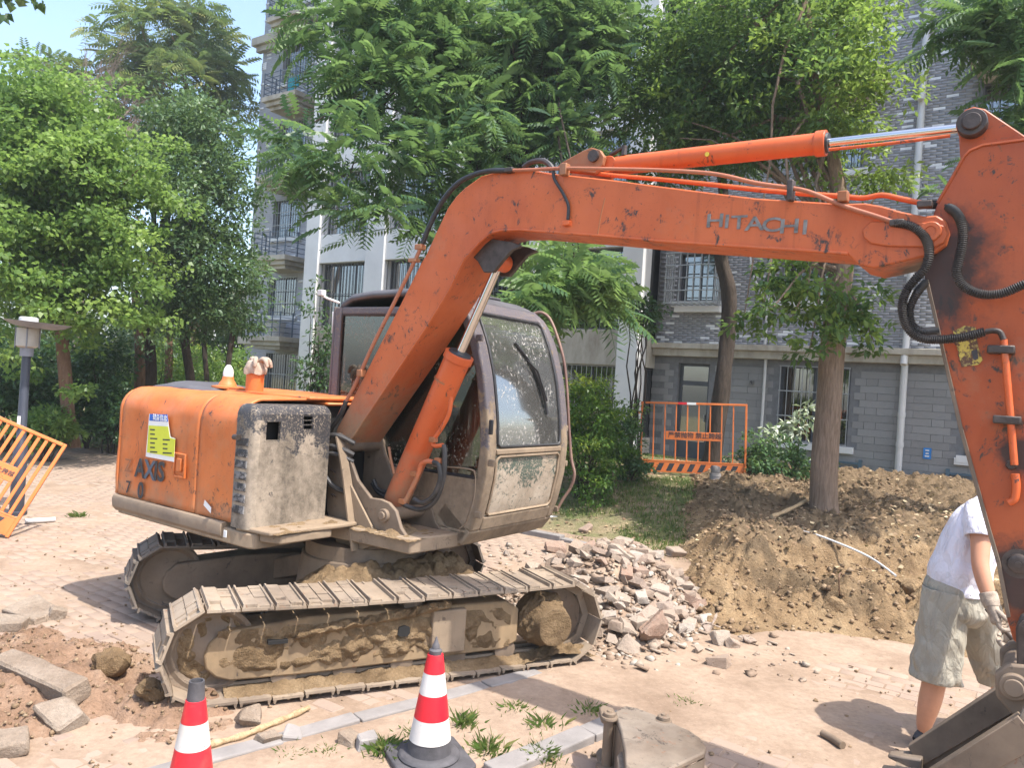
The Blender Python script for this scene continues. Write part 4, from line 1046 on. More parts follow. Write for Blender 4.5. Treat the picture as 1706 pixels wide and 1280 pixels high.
# -- crooked thin trunk by the caged window
base = Vector((3.78, 14.3, 0.5))
T3 = plant_root('thin_tree', 'crooked thin dark tree between the caged window and the downpipe', 'tree', base)
tr = [base, at_depth(1193, 720, 14.3), at_depth(1203, 640, 14.3), at_depth(1212, 560, 14.3), at_depth(1214, 480, 14.3), at_depth(1202, 425, 14.3), at_depth(1205, 330, 14.2), at_depth(1190, 200, 14.0), at_depth(1180, 60, 14)]
bl = [B(1190, 240, 13.6, 110, 55, .8), B(1110, 300, 13.4, 60, 40, .5), B(1180, 120, 13.8, 120, 80, .8)]
ob, PC = crown_simple('crown', bl, 130, M['leaf_dark'], None, (0.09, 0.14), 50, 0.32, LEAF_T); attach(ob, T3)
trunk_obj(T3, tr, [.16, .155, .15, .14, .15, .12, .09, .06, .03], M['bark_dark'], pick(PC, 16), 0.04, start=0.7, lumpy=0.13)

# -- hanging boughs at the top right, their tree stands outside the frame
base = Vector((9.0, 9.5, 0.3))
T4 = plant_root('broadleaf_tree', 'dark feathery boughs hanging in at the top beside the arm', 'tree', base)
bl = [B(1600, 30, 8.4, 40, 35, .5), B(1655, 20, 8.2, 60, 40, .6), B(1700, 70, 8.2, 50, 40, .5), B(1680, 40, 8.6, 50, 50, .6), B(1710, 150, 8.0, 45, 40, .4), B(1760, 60, 8.4, 70, 70, .7), B(1700, 215, 8.0, 30, 22, .3), B(1600, 300, 11.0, 25, 22, .2), B(1800, 180, 8.5, 70, 90, .8)]
ob, PT = crown_pinnate('crown', bl, 190, M['leaf_cedar'], None, (0.24, 0.40), 8, tint=0.34); attach(ob, T4)
trunk_obj(T4, [base, (8.9, 9.4, 3), (8.6, 9.2, 6), (8.2, 9.0, 8.5)], [.2, .17, .13, .06], M['bark_dark'], pick(PT, 26), 0.05)

# -- left group
base = Vector((-8.0, 14.1, 0.22))
T5 = plant_root('maple_tree', 'bright green rounded tree with reddish trunk behind the street lamp', 'tree', base)
bl = [B(60, 190, 13.4, 90, 50, 1.0), B(150, 205, 13.6, 80, 55, .9), B(30, 290, 13.0, 95, 90, 1.1), B(140, 300, 13.2, 100, 85, 1.1), B(215, 300, 13.8, 50, 60, .6), B(60, 400, 12.8, 100, 75, 1.1), B(180, 400, 13.3, 80, 70, .9), B(30, 480, 12.6, 60, 60, .7), B(120, 500, 12.8, 85, 40, .8), B(215, 480, 13.0, 55, 50, .6), B(10, 580, 13.4, 50, 30, .4), B(-40, 350, 13.4, 80, 130, 1), B(118, 555, 12.8, 32, 26, .3), B(65, 150, 13.8, 45, 25, .4)]
ob, PC = crown_simple('crown', bl, 430, M['leaf_maple'], None, (0.06, 0.115), 135, 0.46, BROAD_T, tint=0.5, flat=0.75, jit=0.30, squash=0.66); attach(ob, T5)
tr = [base, at_depth(113, 690, 14.1), at_depth(108, 620, 14.1), at_depth(103, 560, 14.1), at_depth(98, 470, 14), at_depth(100, 350, 13.9), at_depth(95, 220, 13.8)]
trunk_obj(T5, tr, [.14, .12, .115, .11, .1, .07, .03], M['bark_red'], pick(PC, 50), 0.05, start=0.5)
base = Vector((-8.6, 18.2, 0.25))
T6 = plant_root('evergreen_tree', 'dark glossy evergreen tree with twin trunks beside the grey wing', 'tree', base)
bl = [B(300, 215, 16.6, 70, 50, 1.0), B(345, 260, 16.8, 70, 60, 1.0), B(310, 330, 16.2, 85, 80, 1.2), B(375, 350, 16.8, 50, 70, .8), B(325, 440, 16.0, 90, 75, 1.2), B(390, 440, 16.6, 38, 50, .6), B(300, 520, 16.2, 80, 45, 1.0), B(375, 530, 16.4, 50, 45, .7), B(255, 250, 17, 40, 50, .6), B(285, 180, 17, 40, 25, .5)]
ob, PC = crown_simple('crown', bl, 300, M['leaf_dark'], None, (0.085, 0.14), 96, 0.52, LEAF_T, tint=0.48, jit=0.24, squash=0.6); attach(ob, T6)
trunk_obj(T6, [base, at_depth(247, 620, 18.2), at_depth(247, 540, 18.2), at_depth(262, 430, 18), at_depth(290, 300, 17.5)], [.20, .18, .17, .12, .05], M['bark_dark'], pick(PC, 40), 0.05)
base2 = at_depth(235, 640, 17.6); base2.z = 0.25
trunk_obj(T6, [base2, at_depth(233, 590, 17.6), at_depth(228, 530, 17.6), at_depth(222, 450, 17.6)], [.12, .11, .10, .06], M['bark_red'], (), name='trunk')
base = Vector((-12.0, 29, 0.2))
T7 = plant_root('tall_tree', 'tall pale tree with orange tinged fronds rising behind the left trees', 'tree', base)
bl = [B(270, 40, 28, 80, 45, 1.8), B(335, 60, 28, 60, 50, 1.4), B(225, 100, 28, 60, 50, 1.4), B(310, 140, 27.5, 90, 65, 1.8), B(380, 120, 28, 35, 50, .8), B(230, 180, 27.5, 70, 50, 1.5), B(365, 200, 27.5, 55, 45, 1.1), B(170, 50, 28, 22, 25, .6), B(400, 260, 27, 25, 45, .7), B(200, 20, 28, 30, 20, .6), B(320, 5, 28, 40, 22, .8), B(290, 230, 27, 70, 50, 1.4), B(415, 175, 27.5, 14, 20, .4), B(100, 120, 28, 60, 40, 1.2), B(60, 180, 28, 60, 50, 1.2)]
ob, PT = crown_pinnate('crown', bl, 300, M['leaf_far'], None, (0.55, 0.9), 7, tint=0.45); attach(ob, T7)
trunk_obj(T7, [base, (-12.1, 29, 4), (-12.0, 28.8, 8), (-11.7, 28.5, 12.5)], [.22, .19, .14, .05], M['bark_red'], pick(PT, 45), 0.06)
# bare twiggy tree
base = Vector((-12.6, 22, 0.2))
T8 = plant_root('bare_tree', 'leafless twiggy tree with pale upswept twigs against the sky', 'tree', base)
tb = MB(); lb = MB()
def fork(p, d, L, r, lev, wind):
    q = p + d * L
    mid = p.lerp(q, .5) + Vector((random.gauss(0, .03), random.gauss(0, .03), .03)) * L
    (tb if lev < 1 else lb).tube([p, mid, q], [r, r * .8, r * .6], 4 if lev < 2 else 3, False)
    if lev >= 4: return
    for i in range(4):
        nd = (d + Vector((random.gauss(.28, .30), random.gauss(0, .35), random.gauss(.10, .22)))).normalized()
        fork(p.lerp(q, random.uniform(.35, 1)), nd, L * random.uniform(.5, .75), r * .55, lev + 1, wind)
tk = [base, base + Vector((.1, 0, 3)), at_depth(150, 330, 21.5)]
tb.tube(spline(tk, 5), .10, 7, False)
for px, py, qx, qy in ((60, 250, 25, 150), (95, 260, 70, 130), (130, 280, 120, 120), (165, 300, 190, 130), (190, 300, 225, 170), (30, 270, 5, 190), (150, 250, 150, 110)):
    p = at_depth(px, py, 21); q = at_depth(qx, qy, 21)
    tb.tube([at_depth(150, 330, 21.5), p], [.05, .035], 5, False)
    fork(p, (q - p).normalized(), (q - p).length * .62, .028, 0, 1)
attach(tb.build('trunk', M['twig'], None, 80), T8); attach(lb.build('twigs', M['twig'], None, 80), T8)
# thin trunks between the left crowns
for px, py0, py1, y, r, lean in ((278, 640, 520, 19.5, .11, 4), (325, 650, 545, 18.5, .12, -18), (362, 645, 550, 19, .08, 26), (348, 640, 560, 20, .07, -8)):
    b0 = at_depth(px, py0, y); b0.z = 0.2
    t = plant_root('thin_tree', {278: 'straight reddish thin trunk just right of the twin trunked evergreen', 325: 'dark thin trunk forking under the evergreen crown, above the machine rear', 362: 'slim leaning dark trunk in front of the pale far building', 348: 'thinnest dark trunk between the forked trunk and the leaning one'}[px], 'tree', b0)
    tp = at_depth(px + lean, py1, y)
    bl = [B(px + lean + 10, py1 - 60, y, 45, 45, .6)]
    ob, PC = crown_simple('crown', bl, 22, M['leaf_dark'], None, (0.1, 0.16), 40, 0.4, LEAF_T); attach(ob, t)
    trunk_obj(t, [b0, b0.lerp(tp, .5) + Vector((.05, 0, 0)), tp, tp + Vector((.1, 0, 1.6))], [r, r * .9, r * .8, r * .4], M['bark_dark' if px != 278 else 'bark_red'], pick(PC, 5), 0.04)
# shrubs
def shrub(name, label, blobs, n, mat, leaf, per=46, rad=.2, T=LEAF_T, tint=.4, stems=5, cat='shrub', group=None, top=None):
    c = np.mean([b[0] for b in blobs], 0); bz = float(max(lawn_h(np.array([c[0]]), np.array([c[1]]))[0], 0))
    r = plant_root(name, label, cat, (c[0], c[1], bz), group)
    ob, P = crown_simple('foliage', blobs, n, mat, None, leaf, per, rad, T, tint=tint, top=top); attach(ob, r)
    s = MB()
    for p in pick(P, stems):
        pp, rr = limb((c[0] + random.gauss(0, .06), c[1] + random.gauss(0, .06), bz - .05), p, .018, .006); s.tube(pp, rr, 5, False)
    attach(s.build('stem', M['bark_dark'], None, 80), r)
    return r
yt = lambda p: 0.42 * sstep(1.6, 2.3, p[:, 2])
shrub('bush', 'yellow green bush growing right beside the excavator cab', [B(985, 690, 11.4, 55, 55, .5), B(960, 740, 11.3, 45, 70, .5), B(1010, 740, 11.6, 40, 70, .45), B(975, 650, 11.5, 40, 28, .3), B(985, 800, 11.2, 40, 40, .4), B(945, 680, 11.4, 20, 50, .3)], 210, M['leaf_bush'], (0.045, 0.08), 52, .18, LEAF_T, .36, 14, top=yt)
shrub('bush', 'dark low bush between the yellow green bush and the upright barrier', [B(1040, 725, 12.2, 32, 45, .35), B(1055, 770, 12.0, 30, 28, .3)], 60, M['leaf_under'], (0.06, 0.10))
shrub('bush', 'low dark shrub between the upright barrier and the stout trunk', [B(1290, 775, 12.6, 55, 34, .45), B(1335, 785, 12.4, 25, 28, .3), B(1265, 765, 12.8, 28, 28, .3)], 80, M['leaf_under'], (0.06, 0.10))
shrub('sapling', 'pale glossy leaved sapling beneath the ground floor window', [B(1325, 715, 13.2, 28, 34, .2), B(1300, 735, 13.2, 16, 14, .12), B(1345, 695, 13.2, 14, 22, .12)], 14, M['leaf_pale'], (0.12, 0.18), 16, .16, LEAF_T, .55, 6, 'plant')
shrub('climbing_plant', 'sparse dark climber on the white column left of the cab', [B(522, 500, 17.0, 16, 40, .2), B(535, 560, 17.0, 22, 40, .25), B(525, 620, 17.0, 30, 40, .3), B(545, 600, 17.2, 22, 50, .25)], 60, M['leaf_under'], (0.09, 0.14), 22, .3, LEAF_T, .3, 12, 'plant')
shrub('low_tree', 'dark spray of leaves hanging in front of the right white column', [B(1070, 520, 12.6, 26, 24, .25), B(1085, 545, 12.6, 18, 22, .2), B(1055, 500, 12.8, 20, 14, .2)], 22, M['leaf_dark'], (0.10, 0.15), 24, .22, LEAF_T, .15, 8, 'plant')
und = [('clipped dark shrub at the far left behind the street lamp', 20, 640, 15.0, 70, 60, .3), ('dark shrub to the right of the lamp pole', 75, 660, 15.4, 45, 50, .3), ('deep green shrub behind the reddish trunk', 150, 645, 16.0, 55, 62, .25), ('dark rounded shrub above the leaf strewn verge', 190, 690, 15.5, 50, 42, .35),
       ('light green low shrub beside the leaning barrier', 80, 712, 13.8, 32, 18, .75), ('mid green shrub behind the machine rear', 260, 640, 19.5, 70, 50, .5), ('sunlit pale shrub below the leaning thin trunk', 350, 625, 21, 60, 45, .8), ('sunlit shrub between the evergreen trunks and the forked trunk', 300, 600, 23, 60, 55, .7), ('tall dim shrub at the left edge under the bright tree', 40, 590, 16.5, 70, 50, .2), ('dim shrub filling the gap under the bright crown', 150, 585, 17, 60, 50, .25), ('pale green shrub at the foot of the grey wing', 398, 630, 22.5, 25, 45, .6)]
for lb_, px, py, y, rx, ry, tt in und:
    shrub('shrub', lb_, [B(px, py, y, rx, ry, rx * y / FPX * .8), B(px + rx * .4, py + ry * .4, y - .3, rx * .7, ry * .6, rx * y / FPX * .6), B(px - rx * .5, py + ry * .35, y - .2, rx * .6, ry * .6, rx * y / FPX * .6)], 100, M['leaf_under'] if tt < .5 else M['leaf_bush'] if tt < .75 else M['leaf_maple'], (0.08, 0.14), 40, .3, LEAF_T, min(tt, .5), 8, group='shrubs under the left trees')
# far wood closing the view
bl = [(np.array([x, 34 + 3 * math.sin(x), 2.0 + 1.1 * math.sin(x * 1.7)]), (3.0, 2.0, 2.6)) for x in np.arange(-34, -10, 2.6)]
ob, _ = crown_simple('far_wood', bl, 900, M['leaf_far'], None, (0.24, 0.4), 50, 0.8, LEAF_T, tint=.35); ob['kind'] = 'stuff'
# a leafy twig dipping in at the top left corner
r = plant_root('leafy_twig', 'dark leafy twig dipping in from the top left corner', 'twig', at_depth(20, -60, 6))
ob, P = crown_simple('leaves', [B(28, 2, 6, 16, 12, .08), B(5, -10, 6, 30, 10, .1)], 8, M['leaf_dark'], None, (0.07, 0.11), 9, .07, BROAD_T, tint=.25); attach(ob, r)
tw = MB(); tw.tube([at_depth(20, -60, 6), at_depth(24, -20, 6), at_depth(28, 4, 6)], [.01, .007, .003], 5); attach(tw.build('stem', M['bark_dark'], None), r)

# ---- grass, weeds and leaf litter
def blades(name, pts, n_per, hgt, mat, spread, tint, width=.006):
    pts = np.asarray(pts); N = len(pts) * n_per
    P = np.repeat(pts, n_per, 0) + np.concatenate([trng.normal(0, spread, (N, 2)), np.zeros((N, 1))], 1)
    h = trng.uniform(*hgt, N); az = trng.uniform(0, 2 * np.pi, N); ln = trng.normal(0, .45, N)
    w = np.stack([np.cos(az), np.sin(az), np.zeros(N)], 1) * width
    lean = np.stack([-np.sin(az), np.cos(az), np.zeros(N)], 1) * (ln * h)[:, None]
    up = np.stack([np.zeros(N), np.zeros(N), h], 1)
    V = np.stack([P - w, P + w, P + w * .6 + up * .6 + lean * .35, P - w * .0 + up + lean], 1).reshape(-1, 3)
    F = np.arange(N * 4).reshape(-1, 4)
    o = link(name, np_mesh(name, V, F, mat, np.clip(trng.normal(tint, .22, N), 0, 1))); o['kind'] = 'stuff'; return o
def scatter(n, a0, a1, s0, s1):
    a_ = trng.uniform(a0, a1, n); s_ = trng.uniform(s0, s1, n)
    return SO[0] + AF[0] * a_ + AL[0] * s_, SO[1] + AF[1] * a_ + AL[1] * s_, s_
x_, y_, s_ = scatter(16000, -4.5, 4.2, .15, 7.2)
lh = lawn_h(x_, y_)
kk = (fbm(x_ * .9, y_ * .9, 71) > .47 + np.where(s_ > 3.5, .06, 0)) & (bank_h(x_, y_, True) < .25)
pts = np.stack([x_, y_, lh], 1)[kk][:3300]
blades('lawn_grass', pts, 8, (.025, .075), M['grass'], .05, .5, .005)
x_, y_, s_ = scatter(1500, -13, -5, .15, 3.5)
pts = np.stack([x_, y_, lawn_h(x_, y_)], 1)
blades('verge_grass', pts, 6, (.03, .09), M['grass'], .07, .6)
def litter(name, n, ar, size=(.04, .09)):
    x_, y_, s_ = scatter(n, *ar)
    P = np.stack([x_, y_, surf(x_, y_) + .012], 1); N = n
    az = trng.uniform(0, 2 * np.pi, N); d = np.stack([np.cos(az), np.sin(az), trng.normal(0, .25, N)], 1)
    X, Y, Z = rot_frames(d, trng.normal(0, .35, N))
    v, f = place(BROAD_T, LEAF_Q, P, X, Y, Z, trng.uniform(*size, N))
    o = link(name, np_mesh(name, v, f, M['litter'], trng.random(N))); o['kind'] = 'stuff'
litter('fallen_leaves', 3200, (-12, -5, -.1, 3.6)); litter('lawn_leaf_litter', 3600, (-3, 4.5, .1, 7.2), (.03, .075))
# ================================================================== EXCAVATOR
EX = thing('excavator', 'muddy orange crawler excavator with its boom stretched across the picture', 'excavator', tuple(MO), TH)
UA = math.radians(62)            # the undercarriage is turned against the upper body
def add(mb, name, mat, bevel=0.0, smooth=35, parent=None, **kw): return mb.build(name, mat, parent or EX, smooth, bevel, **kw)
def urot(p): c, s = math.cos(UA), math.sin(UA); return (p[0] * c - p[1] * s, p[0] * s + p[1] * c, p[2])
def lumpy(mb_, fn, nu, nv, amp, sc, seed=0, m=0):
    """surface patch fn(u,v)->(point, normal) roughened with noise lumps"""
    def g(u, v):
        p, n = fn(u, v); p = Vector(p); n = Vector(n)
        q = p * sc + Vector((seed, seed * 1.7, 0))
        f = mnoise.fractal(q, 0.8, 2.1, 5) * 0.6 + abs(mnoise.noise(q * 2.3)) * 0.7
        e = min(1, 6 * min(u, 1 - u)) * min(1, 6 * min(v, 1 - v))
        return p + n * (amp * (f - 0.05) * (0.35 + 0.65 * e) - 0.012 * (1 - e))
    mb_.grid(g, nu, nv, m); return mb_

# ---------------------------------------------------------------- crawler tracks
RT, CZ, HALF = 0.262, 0.302, 1.12
def track_path(s):
    """arc length -> (u, z, angle) round the track, clockwise seen from the near side"""
    Ls = 2 * HALF; Lc = math.pi * RT; tot = 2 * Ls + 2 * Lc
    s = s % tot
    if s < Ls: u = -HALF + s; return u, CZ + RT - 0.018 * math.sin(math.pi * s / Ls), -0.018 * math.pi / Ls * math.cos(math.pi * s / Ls)
    s -= Ls
    if s < Lc: a = math.pi / 2 - s / RT; return HALF + RT * math.cos(a), CZ + RT * math.sin(a), a - math.pi / 2
    s -= Lc
    if s < Ls: return HALF - s, CZ - RT, math.pi
    s -= Ls
    a = -math.pi / 2 - s / RT; return -HALF + RT * math.cos(a), CZ + RT * math.sin(a), a - math.pi / 2
TOT = 4 * HALF + 2 * math.pi * RT
NS = 34; PITCH = TOT / NS
def shoe_mesh(mat, variant):
    b = MB(); p = PITCH / 2 - 0.004; w = 0.225
    # plate with a lip, three grousers and pads of packed dirt between them
    b.box((-p, -w, 0.0), (p, w, 0.014))
    for x, h in ((-p + 0.012, 0.036), (0.0, 0.022), (p - 0.012, 0.036)):
        b.add([(x - .009, -w, .0141), (x + .009, -w, .0141), (x + .009, w, .0141), (x - .009, w, .0141), (x - .005, -w + .004, h), (x + .005, -w + .004, h), (x + .005, w - .004, h), (x - .005, w - .004, h)],
              [(0, 1, 5, 4), (1, 2, 6, 5), (2, 3, 7, 6), (3, 0, 4, 7), (4, 5, 6, 7)])
    rs = np.random.default_rng(variant)
    for x0, x1 in ((-p + .024, -.011), (.011, p - .024)):
        cuts = sorted(rs.uniform(-w, w, 2 if variant % 3 else 3)); seg = [-w + .01] + list(cuts) + [w - .01]
        for i in range(len(seg) - 1):
            if seg[i + 1] - seg[i] < .05 or rs.random() < 0.13: continue
            hh = rs.uniform(.022, .033)
            b.box((x0 - .008, seg[i] + .004, .0142), (x1 + .008, seg[i + 1] - .004, hh))
    b.box((-p - .010, -0.07, -0.05), (p + .010, -0.035, -0.002)); b.box((-p - .010, 0.035, -0.05), (p + .010, 0.07, -0.002))
    return b.mesh('track_shoe', mat, None)
def track(n_center, label, near, shift):
    t = thing('crawler_track', None, None); t.parent = EX; t['label'] = label
    t.rotation_euler = (0, 0, UA); t.location = urot((shift, 0, 0))
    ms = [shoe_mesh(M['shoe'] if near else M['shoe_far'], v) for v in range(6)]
    for i in range(NS):
        u, z, a = track_path(i * PITCH + 0.03)
        nx, nz = math.sin(-a) * -1, math.cos(a)
        o = link('track_shoe', ms[i % 6], t)
        lift = -0.012
        o.location = (u + (-math.sin(a)) * lift, n_center, z + math.cos(a) * lift)
        o.rotation_euler = (random.gauss(0, .012), -a, 0)
    # frame: box beam with rounded idler end
    def fr(yo, nm, mat, g=0.0):
        b = MB()
        prof = [(-1.10, .155), (-1.155, .21), (-1.165, .28), (-1.14, .35), (-1.07, .405), (-.6, .455), (.70, .455), (.80, .40), (.80, .18), (.70, .135), (-.55, .115), (-1.02, .125)]
        b.prism([(u, yo - .11, z) for u, z in prof], (0, .22, 0)); return b.build(nm, mat, t, 30, 0.012)
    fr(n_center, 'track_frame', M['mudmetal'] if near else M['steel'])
    sd = -1
    # idler wheel
    b = MB(); Mx = Matrix.Rotation(math.pi / 2, 4, 'X')
    b.lathe([(.06, -.075), (.10, -.085), (.12, -.05), (.19, -.05), (.215, -.075), (.238, -.07), (.238, .07), (.215, .075), (.19, .05), (.12, .05), (.06, .085)], (-HALF, n_center, CZ), 36, Mx)
    b.build('idler_wheel', M['steel'], t, 40)
    if near:
        b = MB()
        def web(u, v): a = 2 * math.pi * u; r = .07 + .135 * v; return ((-HALF + r * math.cos(a), n_center - .048, CZ + r * math.sin(a)), (0, -1, 0))
        lumpy(b, web, 72, 16, .045, 7, 51); o = b.build('packed_mud', M['mud'], t, 60, recalc=False); o['kind'] = 'stuff'
    # drive sprocket and its motor
    b = MB(); b.lathe([(.05, -.06), (.20, -.05), (.215, -.02), (.215, .02), (.20, .05), (.05, .06)], (HALF, n_center, CZ), 36, Mx)
    for i in range(19):
        a = 2 * math.pi * i / 19; b.cbox((HALF + .222 * math.cos(a), n_center, CZ + .222 * math.sin(a)), (.03, .04, .03), Matrix.Rotation(-a, 3, 'Y'))
    b.build('sprocket', M['steel'], t, 40)
    b = MB(); b.lathe([(.02, .268), (.085, .266), (.100, .272), (.122, .268), (.128, .25), (.132, .20), (.165, .13), (.175, .05), (.175, -.02)], (HALF - .12, n_center, CZ - .0), 32, Mx)
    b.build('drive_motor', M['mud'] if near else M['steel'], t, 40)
    for i in range(5):
        b = MB(); u = -.72 + .36 * i
        b.lathe([(.03, -.10), (.045, -.10), (.075, -.095), (.075, -.055), (.06, -.05), (.06, .05), (.075, .055), (.075, .095), (.03, .10)], (u, n_center, .125), 18, Mx)
        b.build('roller', M['steel'], t, 40)
    b = MB(); b.lathe([(.03, -.10), (.06, -.10), (.06, .10), (.03, .10)], (0.05, n_center, .475), 16, Mx); b.build('carrier_roller', M['steel'], t, 40)
    if near:
        # thick dried mud on the frame's outer side
        b = MB()
        def side(u, v): return ((-1.10 + 1.84 * u, n_center - .115, .155 + .26 * v), (0, -1, 0))
        lumpy(b, side, 170, 44, .058, 6, 3)
        def top(u, v):
            return ((-.70 + .95 * u + .05 * v, n_center - .125 - .05 * math.sin(v * math.pi), .37 + .10 * u + .07 * (v - .5)), (0, -.8, .6))
        lumpy(b, top, 120, 22, .085, 8.5, 5)
        def low(u, v): return ((-1.05 + 2.1 * u, n_center - .20 + .13 * v, .052 + .045 * v), (0, -.3, 1))
        lumpy(b, low, 110, 10, .03, 9, 8)
        def gear(u, v): a = 2 * math.pi * u; r = .134 + .052 * v; return ((HALF - .12 + r * math.cos(a), n_center - .205 + .15 * v, CZ + r * math.sin(a)), (math.cos(a), -.3, math.sin(a)))
        lumpy(b, gear, 80, 16, .05, 9, 12)
        def tail(u, v): return ((HALF - .35 + .62 * u, n_center - .21 + .16 * v, .05 + .06 * math.sin(math.pi * u)), (0.1, -.3, 1))
        lumpy(b, tail, 40, 12, .07, 8, 17)
        o = b.build('dried_mud', M['mud'], t, 60, recalc=False); o['kind'] = 'stuff'
        b = MB(); b.prism([(-.06, n_center - .150, .315), (-.045, n_center - .150, .30), (.005, n_center - .150, .297), (.022, n_center - .150, .318), (.018, n_center - .150, .352), (-.01, n_center - .150, .366), (-.05, n_center - .150, .355)], (0, .05, 0)); b.build('frame_opening_shade', M['dark'], t, None)  # dark slab stands in for the shade inside the frame hole
        b = MB(); b.box((-.83, n_center - .150, .325), (-.72, n_center - .10, .345)); b.build('frame_slot_shade', M['dark'], t, None)  # dark bar in place of the slot's shade
        b = MB(); b.box((.17, n_center - .150, .165), (.40, n_center - .09, .44)); b.build('cover_plate', M['deck'], t, None, .01)
    return t
track(-0.90, 'dusty near track caked with dried mud', True, -.03)
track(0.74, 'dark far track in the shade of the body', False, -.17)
# car body between the tracks, slewing ring with mud heaped on it
b = MB()
for sx in (-.42, .42):
    b.prism([urot((sx - .2, -.80, .20)), urot((sx + .2, -.80, .20)), urot((sx * .4 + .22, -.3, .36)), urot((sx * .4 + .22, .3, .36)), urot((sx + .2, .80, .20)), urot((sx - .2, .80, .20)), urot((sx * .4 - .22, .3, .36)), urot((sx * .4 - .22, -.3, .36))], (0, 0, .16))
b.cyl((0, 0, .30), (0, 0, .60), .50, .46, 32)
add(b, 'car_body', M['steel'], .01)
b = MB(); b.cyl((0, 0, .601), (0, 0, .70), .44, .44, 40); add(b, 'slewing_ring', M['steel'])
b = MB()
for (u0, u1, n0, n1, z0, am, sd) in ((-.55, .30, -.66, -.15, .60, .085, 2), (-.10, .72, -.64, -.20, .62, .08, 9), (.20, .80, -.58, .05, .58, .08, 21)):
    def hp(u, v):
        q = urot((u0 + (u1 - u0) * u, n0 + (n1 - n0) * v, 0)); r = math.sin(math.pi * u) ** .6 * math.sin(math.pi * v) ** .6
        return ((q[0], q[1], z0 - .16 + .17 * r), (0, 0, 1))
    lumpy(b, hp, 90, 50, am, 6.0, sd)
o = add(b, 'mud_heap', M['mud'], 0, 60, recalc=False); o['kind'] = 'stuff'

# ---------------------------------------------------------------- upper body
YR = -1.04
b = MB()
plan = [(-1.60, -1.0), (-1.55, -1.05), (.00, -1.05), (.05, -1.02), (.05, -.40), (.75, -.36), (.80, 0.02), (.80, 1.08), (-1.2, 1.10), (-1.58, .95), (-1.72, .5), (-1.75, 0), (-1.70, -.6)]
b.prism([(x, y, .752) for x, y in plan], (0, 0, .10)); add(b, 'deck_frame', M['deck'], .012)
# rounded counterweight lip along the bottom of the right side
b = MB()
pts = [(x, .765 + .0, z) for x, z in ((0, 0),)]
prof = [(-1.062, .885), (-1.075, .86), (-1.07, .80), (-1.04, .765), (-.98, .757), (-.90, .757), (-.90, .885)]
xs = [(-1.66, .05), (-1.645, .02), (-1.60, 0.0), (-.25, 0.0)]
vs = []; 
for x, ins in xs: vs += [(x, y + ins * 1.2, z + (ins if z < .8 else -ins * .3)) for y, z in prof]
n_ = len(prof); fs = [(i * n_ + j, i * n_ + (j + 1) % n_, (i + 1) * n_ + (j + 1) % n_, (i + 1) * n_ + j) for i in range(len(xs) - 1) for j in range(n_)] + [tuple(range(n_)), tuple((len(xs) - 1) * n_ + j for j in range(n_))]
b.add(vs, fs); add(b, 'counterweight_lip', paint('grimy_grey_brown_lip', (.19, .14, .10), (.25, .19, .135), .6, .6, dirtcol=(.28, .21, .14), rough=.7), .008)
# engine side panels: outline (y,z) swept along x with a rounded rear end and dents
def panel(name, x0, x1, rear_round, seed, dents=(), mat='orange_panel'):
    ym, zt = YR, 1.70; R = .17
    pr = [(ym, .89 + (zt - R - .89) * i / 16) for i in range(17)] + [(ym + R - R * math.cos(a), zt - R + R * math.sin(a)) for a in [math.pi / 2 * i / 10 for i in range(1, 11)]] + [(ym + R + .5 * i / 5, zt + .012 * i / 5) for i in range(1, 6)]
    nx = max(6, int((x1 - x0) / .035)); vs = []
    for i in range(nx + 1):
        x = x0 + (x1 - x0) * i / nx
        ins = 0
        if rear_round:
            d = x - x0
            if d < .10: ins = .10 - math.sqrt(max(0, .10 ** 2 - (.10 - d) ** 2))
        for k_, (y, z) in enumerate(pr):
            out = .008 * mnoise.noise((x * 3.1 + seed, z * 3.3, y)) + .004 * mnoise.noise((x * 9 + seed, z * 8, y))
            for dx, dz, dr, dd in dents:
                q = ((x - dx) / dr[0]) ** 2 + ((z - dz) / dr[1]) ** 2
                out -= dd * math.exp(-q)
            if i in (0, nx) or k_ == 0: out = 0
            yy = y - out + ins * (1 if y < -.8 else .5)
            zz = z + (out if y > -.95 else 0) - ins * (.5 if z > 1.5 else 0)
            vs.append((x, yy, zz))
    m = len(pr); fs = [(i * m + j, i * m + j + 1, (i + 1) * m + j + 1, (i + 1) * m + j) for i in range(nx) for j in range(m - 1)]
    b = MB(); b.add(vs, fs)
    o = add(b, name, M[mat], 0, 50)
    s = o.modifiers.new('thick', 'SOLIDIFY'); s.thickness = .018; s.offset = -1
    return o
door = panel('engine_door', -1.585, -.600, False, 1.0, ((-1.1, 1.60, (.17, .06), .020), (-.72, 1.12, (.06, .13), .016), (-1.35, 1.35, (.05, .25), .007)))
panel('side_panel', -.588, -.155, False, 5.0, ((-.35, 1.0, (.1, .1), .006),))
panel('counterweight', -1.70, -1.597, True, 9.0, ())
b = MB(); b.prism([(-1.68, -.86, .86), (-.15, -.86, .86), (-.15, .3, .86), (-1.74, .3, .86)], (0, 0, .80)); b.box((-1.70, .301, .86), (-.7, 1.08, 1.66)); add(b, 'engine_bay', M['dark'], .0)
b = MB(); b.box((-1.66, -.52, 1.695), (-.12, .30, 1.722)); b.box((-.56, -.37, 1.66), (-.10, .04, 1.684)); add(b, 'engine_hood', M['orange_panel'], .012)
